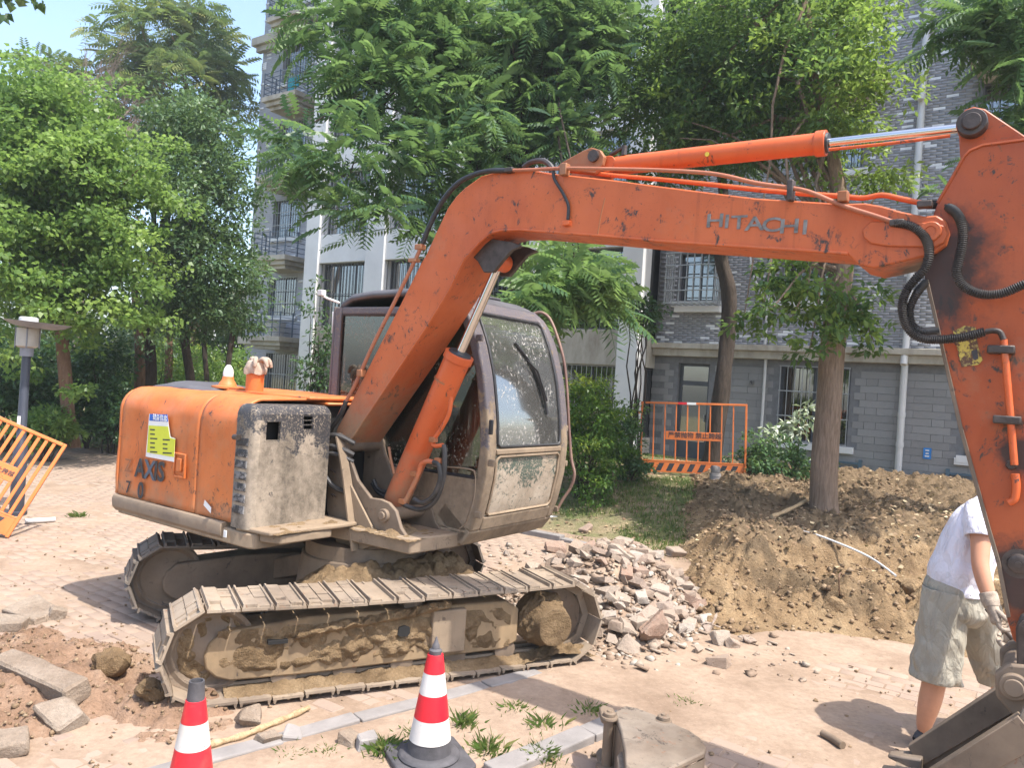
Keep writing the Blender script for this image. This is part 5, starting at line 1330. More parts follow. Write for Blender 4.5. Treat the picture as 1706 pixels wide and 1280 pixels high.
# raised frame pressed into the door, its latch and hinges
b = MB(); cx, cz = -.80, 1.19
for lo, hi in (((cx - .07, -1.052, cz - .085), (cx - .055, -1.030, cz + .085)), ((cx + .055, -1.052, cz - .085), (cx + .07, -1.030, cz + .085)), ((cx - .055, -1.052, cz + .07), (cx + .055, -1.030, cz + .085)), ((cx - .055, -1.052, cz - .085), (cx + .055, -1.030, cz - .07)), ((cx - .025, -1.056, cz - .04), (cx + .03, -1.030, cz + .05))): b.box(lo, hi)
b.build('latch', M['orange_panel'], door, 35, .004)
def on_side(o, px, py, y=-1.052, rz=0):
    p = ey(px, py, y); o.location = p; o.rotation_euler = (math.pi / 2, 0, 0); return o
for ch, px, py, sz, mt in (('A', 233, 782, .15, 'blacktext'), ('X', 249, 785, .15, 'rail'), ('I', 259, 787, .15, 'blacktext'), ('S', 268, 788, .15, 'blacktext')):
    o = link('lettering', text_mesh(ch, sz * 1.28, M[mt], .001, .005), door); on_side(o, px, py)
o = link('lettering', text_mesh('0', .165, M['blacktext'], .001, .004), door); on_side(o, 234, 819)
o = link('lettering', text_mesh('7', .13, M['blacktext'], .001, .001), door); on_side(o, 213, 813)
o = link('lettering', text_mesh('Z', .14, M['rust'], .001, .0), door); on_side(o, 213, 777)
# notice sheet
nt = thing('notice_sheet', None, None); nt.parent = EX; nt['label'] = 'torn yellow and white notice with blue heading'
def sheet_q(nm, pxs, y, mat):
    b = MB(); b.add([ey(px, py, y) for px, py in pxs], [tuple(range(len(pxs)))]); o = b.build(nm, mat, nt, None, recalc=False)
    s = o.modifiers.new('thick', 'SOLIDIFY'); s.thickness = .0015; return o
sheet_q('paper', [(249, 690), (279, 691), (281, 708), (284, 728), (292, 731), (290, 770), (243, 761)], -1.058, M['paper'])
sheet_q('heading', [(250, 690), (279, 691), (280, 703), (249, 701)], -1.061, M['blue'])
sheet_q('yellow_field', [(248, 709), (280, 711), (283, 730), (292, 732), (290, 762), (245, 754)], -1.061, M['lime'])
o = link('heading_lettering', text_mesh('设备信息', .045, M['white'], .001, .0005), nt); on_side(o, 266, 697, -1.0635)
rr = random.Random(4)
for r in range(6):
    for sgx in range(2):
        x0, x1 = (250 + sgx * 21, 250 + sgx * 21 + rr.choice((8, 12, 15)))
        if r < 2 and sgx: continue
        yy = 716 + r * 7.4 + sgx * 2.0
        a = ey(x0, yy, -1.0635); c = ey(x1, yy + .6, -1.0635)
        b = MB(); b.add([(a.x, -1.0635, a.z - .005), (c.x, -1.0635, c.z - .005), (c.x, -1.0635, c.z + .005), (a.x, -1.0635, a.z + .005)], [(0, 1, 2, 3)]); b.build('print_line', M['blacktext'], nt, None, recalc=False)
b = MB(); b.add([ey(px, py, -1.052) for px, py in ((341, 833), (352, 846), (351, 856), (339, 842))], [(0, 1, 2, 3)]); add(b, 'white_sticker', M['paper'], 0, None, recalc=False)
b = MB(); p = ey(375, 890, -1.079); b.cbox(p, (.03, .006, .045)); add(b, 'white_label_plate', M['paper'], .002)
# black corner cover with louvres, a square opening and four slots
b = MB(); X0, X1, Y0, Y1, Z0, Z1 = -.165, .012, -1.06, -.435, .872, 1.665; r = .05
def rounded(ins, z):
    x0, x1, y0, y1 = X0, X1 - ins, Y0 + ins, Y1 - ins * .3
    pts = [(x0, y1), (x0, y0)]
    c = [(x1 - r + r * math.sin(a), y0 + r - r * math.cos(a)) for a in [math.pi / 2 * i / 6 for i in range(7)]]
    return [(x, y, z) for x, y in pts[:1] + [(x0, y0)] + c + [(x1, y1)]]
rings = [rounded(0, Z0), rounded(0, Z1 - .06), rounded(.012, Z1 - .03), rounded(.035, Z1 - .008), rounded(.06, Z1)]
m_ = len(rings[0]); vs = [p for rg in rings for p in rg]
fs = []
for i in range(len(rings) - 1):
    for j in range(m_):
        if j == m_ - 2 and i == 0: continue            # the front plane is cut out and rebuilt with its openings
        fs.append((i * m_ + j, i * m_ + (j + 1) % m_, (i + 1) * m_ + (j + 1) % m_, (i + 1) * m_ + j))
fs.append(tuple((len(rings) - 1) * m_ + j for j in range(m_)))
b.add(vs, fs)
hw = MB(); sq0 = ex(443, 734, X1); sq1 = ex(468, 703, X1)
hl = [(sq0.y, sq1.y, sq0.z, sq1.z)]
for py in (689.5, 697, 704.5, 712.5):
    s0 = ex(506, py, X1); s1 = ex(521, py, X1); hl.append((s0.y, s1.y, s0.z - .013, s0.z + .013))
holes_wall(hw, Y0 + r, Y1, Z0, Z1 - .06, -X1, .02, hl)
b.add([(-q[1], q[0], q[2]) for q in hw.v], [f[::-1] for f in hw.f])
cv = add(b, 'corner_cover', M['cover'], 0, 40)
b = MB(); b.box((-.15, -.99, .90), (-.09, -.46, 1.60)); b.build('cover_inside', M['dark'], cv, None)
for i in range(7):
    z = .965 + i * .072
    b = MB(); x0 = X0 + .012 - .0
    b.prism([(x0, Y0 - .007, z), (x0, Y0 + .01, z), (x0, Y0 + .01, z + .050), (x0, Y0 - .001, z + .052), (x0, Y0 - .010, z + .012)], (.118, 0, 0)); b.build('louvre', M['louvre'], cv, 30, .003)
b = MB(); b.cyl((X0 + .02, Y0 - .03, 1.45), (X0 + .06, Y0 - .03, 1.45), .018, n=10); b.box((X0 + .03, Y0 - .03, 1.435), (X0 + .05, Y0, 1.465)); b.build('catch', M['pin'], cv)
b = MB(); b.prism([(-.12, -1.055, .855), (.18, -1.02, .855), (.24, -.5, .855), (.24, -.34, .855), (-.1, -.34, .855)], (0, 0, .03)); b.prism([(.05, -1.0, .80), (.20, -.95, .80), (.22, -.55, .80), (.05, -.5, .80)], (0, 0, .053)); add(b, 'front_step', M['deck'], .01)
b = MB()
def stepmud(u, v): return ((-.08 + .30 * u, -1.0 + .62 * v, .878), (0, 0, 1))
lumpy(b, stepmud, 24, 40, .03, 9, 31); o = add(b, 'step_mud', M['mud'], 0, 60, recalc=False); o['kind'] = 'stuff'
# exhaust, fuel cap beacon, folded black sheet at the rear
e0 = ey(423, 662, -.45); b = MB(); b.cyl((e0.x, e0.y, 1.69), (e0.x, e0.y, 1.88), .066, .066, 24); b.cyl((e0.x, e0.y, 1.70), (e0.x, e0.y, 1.715), .082, .082, 24); add(b, 'exhaust_pipe', M['orange_panel'])
e1 = ey(378, 660, -.45); b = MB(); b.lathe([(.12, 1.723), (.12, 1.738), (.07, 1.745), (.062, 1.765), (.045, 1.79), (.042, 1.815)], (e1.x, e1.y, 0), 24); b.box((e1.x - .2, e1.y - .06, 1.7235), (e1.x + .22, e1.y + .07, 1.733)); add(b, 'beacon_base', M['orange_panel'])
b = MB(); b.lathe([(.038, 1.8151), (.040, 1.84), (.033, 1.875), (.018, 1.90), (.006, 1.907)], (e1.x, e1.y, 0), 20, Matrix.Identity(4)); add(b, 'beacon', M['white'])
b = MB()
def tarp(u, v): a = math.pi * v; return ((-1.66 + .62 * u, -.42 - .36 * math.cos(a) * (1 - .2 * u), 1.70 + (.09 - .06 * u) * math.sin(a) * math.sin(math.pi * min(1, u * .85 + .12)) + .012 * mnoise.noise((u * 6, v * 5, 1))), (0, 0, 1))
b.grid(lambda u, v: tarp(u, v)[0], 18, 12); o = add(b, 'black_cover_sheet', M['roof'], 0, 60, recalc=False); s = o.modifiers.new('thick', 'SOLIDIFY'); s.thickness = .01
# centre compartment: dark pumps and hoses
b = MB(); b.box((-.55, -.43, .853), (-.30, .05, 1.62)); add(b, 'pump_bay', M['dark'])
for i, (z0, z1) in enumerate(((1.42, 1.46), (1.36, 1.38), (1.30, 1.33), (1.2, 1.1))):
    b = MB(); b.tube(spline([(-.3, -.40 + .03 * i, z0), (-.12, -.40, z0 + .015), (.0, -.36, z1), (.10, -.28, z1 - .05)], 6), .018, 8); add(b, 'pump_hose', M['hose'])

# ---------------------------------------------------------------- boom
YB0, YB1 = -.28, .04
boom_px = [(560, 738), (560, 716), (580, 680), (620, 600), (660, 521), (702, 437), (711, 422), (728, 384), (746, 346), (760, 327), (774, 313), (802, 293), (838, 283), (873, 281), (923, 289), (976, 294.5), (1025, 300), (1100, 310), (1180, 320), (1260, 330), (1356, 336), (1402, 339), (1441, 338), (1470, 343), (1501, 352), (1540, 360), (1560, 358), (1576, 368), (1582, 388), (1576, 408), (1560, 420), (1540, 427), (1500, 437), (1455, 447), (1430, 441), (1412, 424), (1349, 419), (1225, 411), (1100, 403), (993, 393), (905, 387), (870, 384), (835, 385), (817, 390), (800, 404), (774, 433), (748, 486), (711, 546), (669, 609), (625, 674), (581, 739), (572, 748)]
M['orange_boom'] = paint('orange_boom_paint', (.43, .093, .027), (.50, .122, .040), 1.2, .08, mud_z=(1.28, 1.95), grease=((tuple(MO + AF * 3.62 + np.array([0, 0, 2.58])), .26), (tuple(MO + AF * 1.2 + np.array([0, 0, 2.72])), .16)))
b = MB(); b.prism([ey(px, py, YB0) for px, py in boom_px], (0, YB1 - YB0, 0)); boom = add(b, 'boom', M['orange_boom'], .008, 25, seg=2)
# welded lip along the lower edge and a weld seam across the side
lip = [ey(px, py - 1, YB0) for px, py in ((581, 739), (625, 674), (669, 609), (711, 546), (748, 486), (774, 433), (800, 404), (817, 390), (835, 385), (870, 384), (905, 387), (993, 393), (1100, 403), (1225, 411), (1349, 419), (1412, 424))]
b = MB(); b.tube(lip, .009, 6); b.build('weld_lip', M['orange_boom'], boom, 60)
b = MB(); b.tube([ey(1008, 330, YB0), ey(1001, 360, YB0), ey(996, 391, YB0)], .004, 5); b.build('weld_seam', M['rust'], boom, 60)
# rounded reinforcement plate at the nose, pins
npx = [(1450, 369), (1475, 368), (1520, 371), (1556, 370), (1573, 376), (1579, 390), (1573, 404), (1556, 412), (1530, 411), (1480, 410), (1450, 405), (1439, 396), (1437, 383)]
b = MB(); b.prism([ey(px, py, YB0 - .014) for px, py in npx], (0, .016, 0)); b.build('nose_plate', M['orange_boom'], boom, 30, .005)
pn = ey(1551, 387, YB0)
b = MB(); Mx = Matrix.Rotation(math.pi / 2, 4, 'X'); b.lathe([(.010, .006), (.022, .006), (.024, .012), (.040, .012), (.044, .008), (.045, .0)], (pn.x, YB0 - .0145, pn.z), 28, Mx); b.build('nose_pin', M['orange_boom'], boom)
let = thing('maker_lettering', None, None); let.parent = EX
for ch, px in zip('HITACHI', (1191, 1211, 1231, 1257, 1285, 1315, 1341)):
    p = ey(px, 368.5 + (px - 1190) * .075, YB0 - .004)
    o = link('letter', text_mesh(ch, .098, M['grey_text'], .001, .0015), let); o.location = p; o.rotation_euler = (math.pi / 2, math.radians(1.5), 0); o.scale = (1.42, 1, 1)
# bracket for the stick cylinder
b = MB()
for y in (-.215, -.045): b.prism([ey(px, py, -.12) + Vector((0, y + .12, 0)) for px, py in ((938, 287), (952, 276), (985, 258), (998, 253), (1012, 257), (1019, 268), (1016, 281), (1004, 296))], (0, .035, 0))
b.build('cylinder_bracket', M['rust'], boom, 30, .005)
p = ey(1003, 268, -.12); b = MB(); b.cyl((p.x, -.235, p.z), (p.x, .005, p.z), .034, n=20); b.build('bracket_pin', M['pin'], boom)
b = MB(); pb = ey(905, 283, YB0 + .1)
b.tube(spline([ey(872, 279, -.12), ey(885, 270, -.12), ey(905, 268, -.12), ey(918, 278, -.12), ey(922, 290, -.12)], 5), .018, 8); b.build('return_hose', M['hose'], boom)
# underside ears of the boom cylinder
b = MB()
for y in (-.225, -.05): b.prism([ey(px, py, -.12) + Vector((0, y + .12, 0)) for px, py in ((790, 420), (812, 405), (835, 403), (868, 408), (885, 415), (868, 422), (852, 440), (838, 458), (822, 458), (812, 440))], (0, .03, 0))
b.build('lift_bracket', M['pin'], boom, 30, .004)
# lift cylinder
def hyd(name, p0, p1, p2, r, rr, mat, gland=1.12, eye0=None, eye1=None, w=.12):
    d = (p1 - p0).normalized(); b = MB()
    b.tube([p0, p0 + d * .02, p1 - d * .05, p1 - d * .0499, p1], [r * .93, r, r, r * gland, r * gland], 28)
    o = add(b, name, mat, .003, 40)
    b = MB(); b.tube([p1 - d * .03, p2], rr, 20); b.build('rod', M['chrome'], o, 60)
    b = MB(); b.tube([p1 + d * .001, p1 + d * .012], [r * gland * .8, r * gland * .74], 24); b.build('seal_ring', M['black'], o, 40)
    b = MB()
    for c, R in ((p0 - d * r * .55, r * .9), (p2, rr * 2.0)):
        b = MB(); b.cyl((c.x, c.y - w / 2, c.z), (c.x, c.y + w / 2, c.z), R, n=22); b.build('rod_eye', mat, o, 40, .003)
    return o
YC = -.12
lift = hyd('lift_cylinder', ey(659, 838, YC), ey(766, 590, YC), ey(833, 437, YC), .090, .030, M['orange_cyl'])
b = MB(); q = ey(745, 636, YC); d = (ey(766, 590, YC) - ey(659, 838, YC)).normalized(); b.tube([q - d * .006, q + d * .006], .093, 28); b.build('ring_seam', M['rust'], lift, 40)
def tube_px(name, pxs, y, r, mat, parent=None, n=6, seg=8, step=None):
    pts = spline([ey(px, py, y) if not hasattr(y, '__len__') else ey(px, py, yy) for (px, py), yy in zip(pxs, y if hasattr(y, '__len__') else [y] * len(pxs))], n)
    b = MB(); b.tube(pts, r, seg); return add(b, name, mat, 0, 60, parent)
def corrugated(name, pxs, y, r, mat, parent=None, pitch=.0085):
    ys = y if hasattr(y, '__len__') else [y] * len(pxs)
    pts = resample(spline([ey(px, py, yy) for (px, py), yy in zip(pxs, ys)], 10), pitch / 2)
    b = MB(); b.tube(pts, [r * (1.12 if i % 2 else .86) for i in range(len(pts))], 10); return add(b, name, mat, 0, 75, parent)
tube_px('cylinder_pipe', [(752, 662), (748, 690), (735, 715), (721, 735), (724, 743), (738, 742)], -.225, .014, M['orange_cyl'], lift)
tube_px('cylinder_pipe', [(674, 838), (690, 806), (698, 786), (702, 774), (712, 769), (722, 770)], -.225, .016, M['orange_cyl'], lift)
tube_px('cylinder_hose', [(739, 741), (741, 760), (738, 800), (724, 836), (702, 849), (682, 845), (668, 838)], -.22, .017, M['hose'], lift, 8)
tube_px('cylinder_hose', [(722, 770), (731, 775), (733, 800), (722, 826), (704, 838), (690, 832)], -.24, .017, M['hose'], lift, 8)
for px, py in ((722, 733), (691, 790), (731, 768), (671, 836)):
    b = MB(); b.cbox(ey(px, py, -.225), (.05, .04, .035)); b.build('pipe_clamp', M['rust'], lift, 30, .004)
# stick cylinder
hyd('stick_cylinder', ey(1027, 276, YC), ey(1377, 238, YC), ey(1612, 212, YC), .054, .021, M['orange_cyl'], 1.18, w=.10)
tube_px('rod_guard_pipe', [(1381, 249), (1480, 239), (1583, 226)], YC - .03, .008, M['orange_cyl'])
b = MB(); p = ey(1178, 257, YC - .054); b.cyl((p.x, p.y - .004, p.z), (p.x, p.y + .01, p.z), .012, n=12); add(b, 'cylinder_plug', M['yellow'])
b = MB(); p = ey(1017, 258, YC); b.cyl((p.x, p.y, p.z), (p.x + .10, p.y - .02, p.z + .03), .012, n=10); b.cyl((p.x + .10, p.y - .02, p.z + .035), (p.x + .10, p.y - .02, p.z - .02), .016, n=10); add(b, 'cylinder_port', M['pin'])
# hydraulic lines along the boom
yl = -.30
tube_px('boom_pipe', [(559, 705), (575, 672), (592, 640), (620, 578), (655, 508), (686, 445), (706, 402)], yl, .013, M['pipe'])
tube_px('boom_hose', [(704, 406), (714, 380), (735, 338), (762, 306), (790, 291), (815, 285), (846, 284)], yl, .017, M['black'], None, 8)
tube_px('boom_hose', [(540, 742), (552, 715), (568, 690), (577, 668)], yl, .017, M['hose'], None, 8)
tube_px('boom_pipe', [(846, 284), (880, 283), (940, 280.5), (1020, 281.5), (1100, 283.5), (1189, 289.5), (1260, 305), (1313, 312.6), (1349, 320), (1402, 342), (1455, 359), (1491, 371)], yl, .011, M['pipe'])
tube_px('boom_pipe', [(945, 284), (1020, 292), (1100, 299), (1180, 307), (1260, 316), (1330, 322), (1402, 327), (1437, 330), (1469, 325), (1500, 331), (1537, 339)], -.17, .013, M['orange_cyl'])
corrugated('boom_hose', [(1491, 371), (1519, 377), (1540, 394), (1548, 419), (1541, 447), (1526, 464), (1511, 484), (1503, 510), (1509, 540), (1525, 559), (1550, 566), (1597, 563), (1641, 553)], [-.30] * 3 + [-.33] * 10, .019, M['hose'])
corrugated('boom_hose', [(1545, 341), (1568, 342), (1590, 352), (1602, 372), (1604, 400), (1598, 432), (1594, 455), (1606, 477), (1634, 490), (1668, 489), (1706, 474), (1740, 462)], [-.17, -.2, -.27, -.32] + [-.33] * 8, .019, M['hose'])
corrugated('boom_hose', [(1543, 470), (1528, 488), (1516, 515), (1519, 540), (1536, 552), (1562, 551)], [-.24, -.30, -.31, -.31, -.30, -.24], .017, M['hose'])
tube_px('boom_hose', [(922, 285), (924, 299), (938, 322), (947, 343), (946, 366)], -.295, .010, M['black'], boom, 8)
b = MB(); b.cbox(ey(944, 372, -.29), (.05, .03, .03)); b.build('grease_fitting', M['orange_cyl'], boom, 30, .005)
for px, py, w_, h_ in ((941, 283, .045, .07), (1318, 318, .03, .10), (1405, 328, .045, .05), (700, 412, .06, .035), (602, 622, .05, .05), (850, 284, .06, .03), (1495, 372, .06, .03), (1541, 341, .06, .03), (690, 434, .07, .025)):
    b = MB(); b.cbox(ey(px, py, -.292), (w_, .05, h_)); add(b, 'line_clamp', M['pin'] if px in (1318, 850, 1495, 1541) else M['rust'], .005)

# ---------------------------------------------------------------- stick (dipper arm)
YA0, YA1 = -.245, .005
M['orange_arm'] = paint('orange_stick_paint', (.31, .063, .019), (.37, .084, .027), 1.5, .16, grease=((tuple(MO + AF * 3.58 + AL * -.24 + np.array([0, 0, 2.52])), .34), (tuple(MO + AF * 3.98 + AL * -.24 + np.array([0, 0, 1.22])), .20), (tuple(MO + AF * 4.0 + AL * -.24 + np.array([0, 0, 1.75])), .10)))
arm_px = [(1562, 338), (1584, 300), (1606, 261), (1616, 251), (1637, 242), (1705, 233), (1772, 228), (1790, 500), (1762, 800), (1742, 1000), (1728, 1062), (1706, 1080), (1688, 1068), (1677, 1030), (1660, 938), (1643, 880), (1597, 714), (1565, 572), (1541, 468), (1537, 430), (1546, 380)]
b = MB(); b.prism([ey(px, py, YA0) for px, py in arm_px], (0, YA1 - YA0, 0)); arm = add(b, 'stick', M['orange_arm'], .007, 25)
ear = [(1590, 330), (1600, 270), (1598, 235), (1596, 207), (1599, 192), (1608, 182), (1622, 177), (1641, 181), (1702, 222), (1780, 275), (1780, 330)]
b = MB(); b.prism([ey(px, py, YA0 + .05) for px, py in ear], (0, .15, 0)); b.build('stick_ear', M['orange_arm'], arm, 25, .006)
b = MB(); b.tube([ey(px, py, YA0) for px, py in ((1562, 338), (1584, 300), (1606, 261), (1616, 251), (1637, 242), (1705, 233), (1772, 228))], .008, 6); b.build('weld_lip', M['orange_arm'], arm, 60)
b = MB(); b.prism([ey(px, py, YA0 - .001) for px, py in ((1541, 468), (1565, 572), (1597, 714), (1643, 880), (1660, 938), (1677, 1030), (1684, 1028), (1667, 936), (1650, 878), (1604, 712), (1571, 570), (1547, 466))], (0, -.008, 0)); b.build('worn_edge_strip', M['steel'], arm, 30, .002)
p = ey(1619, 203, YA0); b = MB(); b.lathe([(.01, .052), (.034, .052), (.038, .045), (.038, .036), (.056, .036), (.060, .03), (.060, -.02)], (p.x, YA0 + .03, p.z), 32, Mx); b.cyl((p.x, YA0 + .045, p.z), (p.x, .06, p.z), .05, n=24); b.build('top_pin', M['pin'], arm)
p = ey(1697, 940, YA0); b = MB(); b.lathe([(.012, .03), (.012, .022), (.03, .022), (.038, .018), (.042, 0), (.06, 0), (.065, -.01)], (p.x, YA0 - .001, p.z), 28, Mx); b.build('link_pin', M['pin'], arm)
b = MB(); b.add([ey(px, py, YA0 - .004) for px, py in ((1588, 552), (1607, 543), (1625, 545), (1630, 580), (1637, 600), (1630, 608), (1602, 612), (1596, 585))], [tuple(range(8))]); o = b.build('yellow_sticker', M['torn'], arm, None, recalc=False); s = o.modifiers.new('thick', 'SOLIDIFY'); s.thickness = .002
M['sticker_dark'] = M['blacktext']
b = MB(); b.add([ey(px, py, YA0 - .0075) for px, py in ((1618, 585), (1628, 582), (1630, 598), (1622, 600))], [(0, 1, 2, 3)]); b.build('sticker_print', M['blacktext'], arm, None, recalc=False)
tube_px('elbow_fitting', [(1641, 553), (1655, 551), (1666, 554), (1672, 566)], YA0 - .05, .012, M['pin'], arm)
tube_px('stick_pipe', [(1672, 566), (1676, 610), (1683, 690), (1688, 750), (1690, 775)], YA0 - .045, .014, M['orange_cyl'], arm)
tube_px('stick_pipe', [(1691, 790), (1693, 810), (1690, 832), (1680, 838)], YA0 - .03, .016, M['orange_cyl'], arm)
for px, py in ((1668, 583), (1678, 700)):
    b = MB(); b.cbox(ey(px, py, YA0 - .03), (.10, .07, .035)); b.build('pipe_clamp', M['pin'], arm, 30, .006)
p = ey(1685, 775, YA0); b = MB(); b.cyl((p.x, YA0, p.z), (p.x, YA0 - .035, p.z), .022, .016, 14); b.build('bolt', M['pin'], arm)
# bucket cylinder down the front of the stick
hyd('bucket_cylinder', ey(1850, 330, YC), ey(1835, 760, YC), ey(1795, 1010, YC), .05, .024, M['orange_cyl'], 1.12, w=.10)
# bucket links and the digging bucket
b = MB(); lp = [(1700, 1026), (1712, 1022), (1730, 1028), (1735, 1060), (1735, 1150), (1700, 1150), (1694, 1110), (1692, 1048)]
b.prism([ey(px, py, -.31) for px, py in lp], (0, .035, 0)); lk = add(b, 'bucket_link', M['pin'], .008)
b = MB(); b.prism([ey(px, py, -.31) + Vector((0, .35, 0)) for px, py in lp], (0, .035, 0)); add(b, 'bucket_link', M['pin'], .008)
p = ey(1712, 1046, -.31); b = MB(); b.cyl((p.x, -.335, p.z), (p.x, .08, p.z), .03, n=20); b.cyl((p.x, -.345, p.z), (p.x, -.335, p.z), .018, n=6); b.build('link_pin', M['pin'], lk)
pv = ey(1690, 1140, -.30)           # bucket pivot
BK = thing('bucket', None, None); BK.parent = EX; BK['label'] = 'worn grey digging bucket'
t0 = ey(1490, 1254, .20)            # a tooth tip on the far side
prof = [(pv.x + .05, pv.z + .02), (pv.x + .02, pv.z - .10), (t0.x + .10, t0.z + .035), (t0.x, t0.z - .0), (t0.x + .02, t0.z - .03), (t0.x + .16, t0.z - .05), (pv.x + .02, t0.z - .12), (pv.x + .28, t0.z - .08), (pv.x + .48, t0.z + .10), (pv.x + .52, t0.z + .34), (pv.x + .42, pv.z - .08), (pv.x + .30, pv.z + .04)]
YK0, YK1 = -.46, .22
for y, nm in ((YK0, 'side_plate'), (YK1 - .025, 'side_plate')):
    b = MB(); b.prism([(x, y, z) for x, z in prof], (0, .025, 0)); b.build(nm, M['bucket'], BK, 25, .004)
b = MB(); b.strip([prof[i] for i in (4, 5, 6, 7, 8, 9, 10, 11)], YK0 + .026, YK1 - .026, 1, .018); b.build('shell', M['bucket'], BK, 40)
b = MB(); b.prism([(prof[1][0] - .0, YK1 - .05, prof[1][1] + .03), (prof[2][0] - .04, YK1 - .05, prof[2][1] + .02), (prof[2][0] + .02, YK1 - .05, prof[2][1] - .06), (prof[1][0] + .08, YK1 - .05, prof[1][1] - .06)], (0, .062, 0)); b.build('side_cutter', M['steel'], BK, 25, .004)
b = MB(); b.prism([(prof[1][0] - .0, YK0 - .012, prof[1][1] + .03), (prof[2][0] - .04, YK0 - .012, prof[2][1] + .02), (prof[2][0] + .02, YK0 - .012, prof[2][1] - .06), (prof[1][0] + .08, YK0 - .012, prof[1][1] - .06)], (0, .062, 0)); b.build('side_cutter', M['steel'], BK, 25, .004)
for i in range(4):
    y = YK0 + .06 + i * (YK1 - YK0 - .12) / 3
    b = MB(); b.add([(t0.x + .13, y - .045, t0.z - .035), (t0.x + .13, y + .045, t0.z - .035), (t0.x + .13, y + .045, t0.z + .035), (t0.x + .13, y - .045, t0.z + .035), (t0.x - .02, y - .03, t0.z - .012), (t0.x - .02, y + .03, t0.z - .012), (t0.x - .02, y + .03, t0.z + .006), (t0.x - .02, y - .03, t0.z + .006)],
                    [(0, 1, 2, 3), (4, 5, 6, 7), (0, 1, 5, 4), (1, 2, 6, 5), (2, 3, 7, 6), (3, 0, 4, 7)]); b.build('tooth', M['bucket'], BK, 25, .012)
for y in (-.33, .06):
    b = MB(); b.prism([(pv.x - .07, y, pv.z + .03), (pv.x - .03, y, pv.z + .08), (pv.x + .03, y, pv.z + .09), (pv.x + .33, y, pv.z + .07), (pv.x + .36, y, pv.z - .06), (pv.x + .02, y, pv.z - .14), (pv.x - .06, y, pv.z - .06)], (0, .045, 0)); b.build('ear', M['steel'], BK, 30, .01)
b = MB(); b.cyl((pv.x, -.36, pv.z), (pv.x, .13, pv.z), .052, n=24); b.cyl((pv.x, -.372, pv.z), (pv.x, -.361, pv.z), .036, n=20); b.build('pivot_pin', M['steel'], BK, 40, .004)
# ---------------------------------------------------------------- boom foot bracket
bk = [(548, 740), (555, 725), (565, 721), (575, 728), (582, 760), (596, 800), (618, 830), (634, 832), (648, 838), (660, 852), (668, 880), (688, 912), (604, 917), (562, 908), (545, 850)]
for y in (-.305, .05):
    b = MB(); b.prism([ey(px, py, -.30) + Vector((0, y + .30, 0)) for px, py in bk], (0, .03, 0)); add(b, 'boom_bracket', M['steel'], .006)
fl = [ey(px, py, -.31) for px, py in ((560, 723), (571, 727), (578, 760), (585, 800), (593, 860), (601, 916))]
b = MB(); vs = []
for i_, p in enumerate(fl):
    w_ = .06 + .025 * i_ / (len(fl) - 1)
    vs += [p + Vector((-.008, 0, 0)), p + Vector((-.008, -w_, 0)), p + Vector((.008, -w_, 0)), p + Vector((.008, 0, 0))]
fs = [(i_ * 4 + j_, i_ * 4 + (j_ + 1) % 4, i_ * 4 + 4 + (j_ + 1) % 4, i_ * 4 + 4 + j_) for i_ in range(len(fl) - 1) for j_ in range(4)] + [(0, 1, 2, 3), tuple(len(vs) - 4 + j_ for j_ in (3, 2, 1, 0))]
b.add(vs, fs)
add(b, 'bracket_flange', M['deck'], .003)
b = MB(); q = [ey(px, py, -.315) for px, py in ((578, 790), (636, 905), (602, 917), (596, 870))]; b.prism(q, (0, -.02, 0)); add(b, 'bracket_gusset', M['deck'], .004)
p = ey(570, 742, -.30); b = MB(); b.cyl((p.x, -.34, p.z), (p.x, .10, p.z), .05, n=22); add(b, 'boom_foot_pin', M['steel'], .004)
p = ey(628, 856, -.30); b = MB(); b.cyl((p.x + .08, -.33, p.z), (p.x + .08, .09, p.z), .045, n=22); b.cyl((p.x + .08, -.345, p.z), (p.x + .08, -.33, p.z), .028, n=16); add(b, 'lift_pin', M['steel'], .004)
for px, py in ((555, 828), (554, 787)):
    p = ey(px, py, -.33); b = MB(); b.tube(spline([p, p + Vector((0, -.02, .02)), p + Vector((.025, -.02, .02)), p + Vector((.03, 0, 0))], 4), .005, 6); add(b, 'hose_hook', M['pin'])
b = MB()
def fmud(u, v): return ((.05 + .72 * u, -.40 + .42 * v, .852), (0, 0, 1))
lumpy(b, fmud, 40, 28, .05, 8, 41); o = add(b, 'front_mud', M['mud'], 0, 60, recalc=False); o['kind'] = 'stuff'
b = MB(); b.tube(spline([ey(648, 745, -.2), ey(651, 765, -.2), ey(657, 790, -.2)], 4), .010, 6); add(b, 'rusty_rod', M['rust'])
for k_, pxs in enumerate(([(622, 800), (630, 815), (645, 820), (660, 815)], [(620, 805), (632, 822), (648, 828), (664, 820)])):
    tube_px('foot_hose', pxs, -.05, .016, M['hose'])

# ---------------------------------------------------------------- cab
CY0, CY1 = .065, 1.11
prof = [(.83, .765), (.91, .87), (.965, 1.04), (1.005, 1.25), (1.015, 1.45), (1.0, 1.65), (.945, 1.95), (.87, 2.18), (.79, 2.34), (.70, 2.45), (.60, 2.51), (.5, 2.545)]
roofp = [(.5, 2.545), (.2, 2.565), (-.2, 2.555), (-.42, 2.53), (-.52, 2.48), (-.565, 2.38)]
def zx(z):
    for (xa, za), (xb, zb) in zip(prof[:-1], prof[1:]):
        if za <= z <= zb: return xa + (xb - xa) * (z - za) / (zb - za)
    return prof[-1][0]
cab = thing('cab', None, None); cab.parent = EX; cab['label'] = 'dark mud-splashed operator cab'
def cadd(b, nm, mat, bev=0.006, sm=40, **kw): return b.build(nm, mat, cab, sm, bev, **kw)
def sub(z0, z1, n=14): return [(zx(z0 + (z1 - z0) * i / n), z0 + (z1 - z0) * i / n) for i in range(n + 1)]
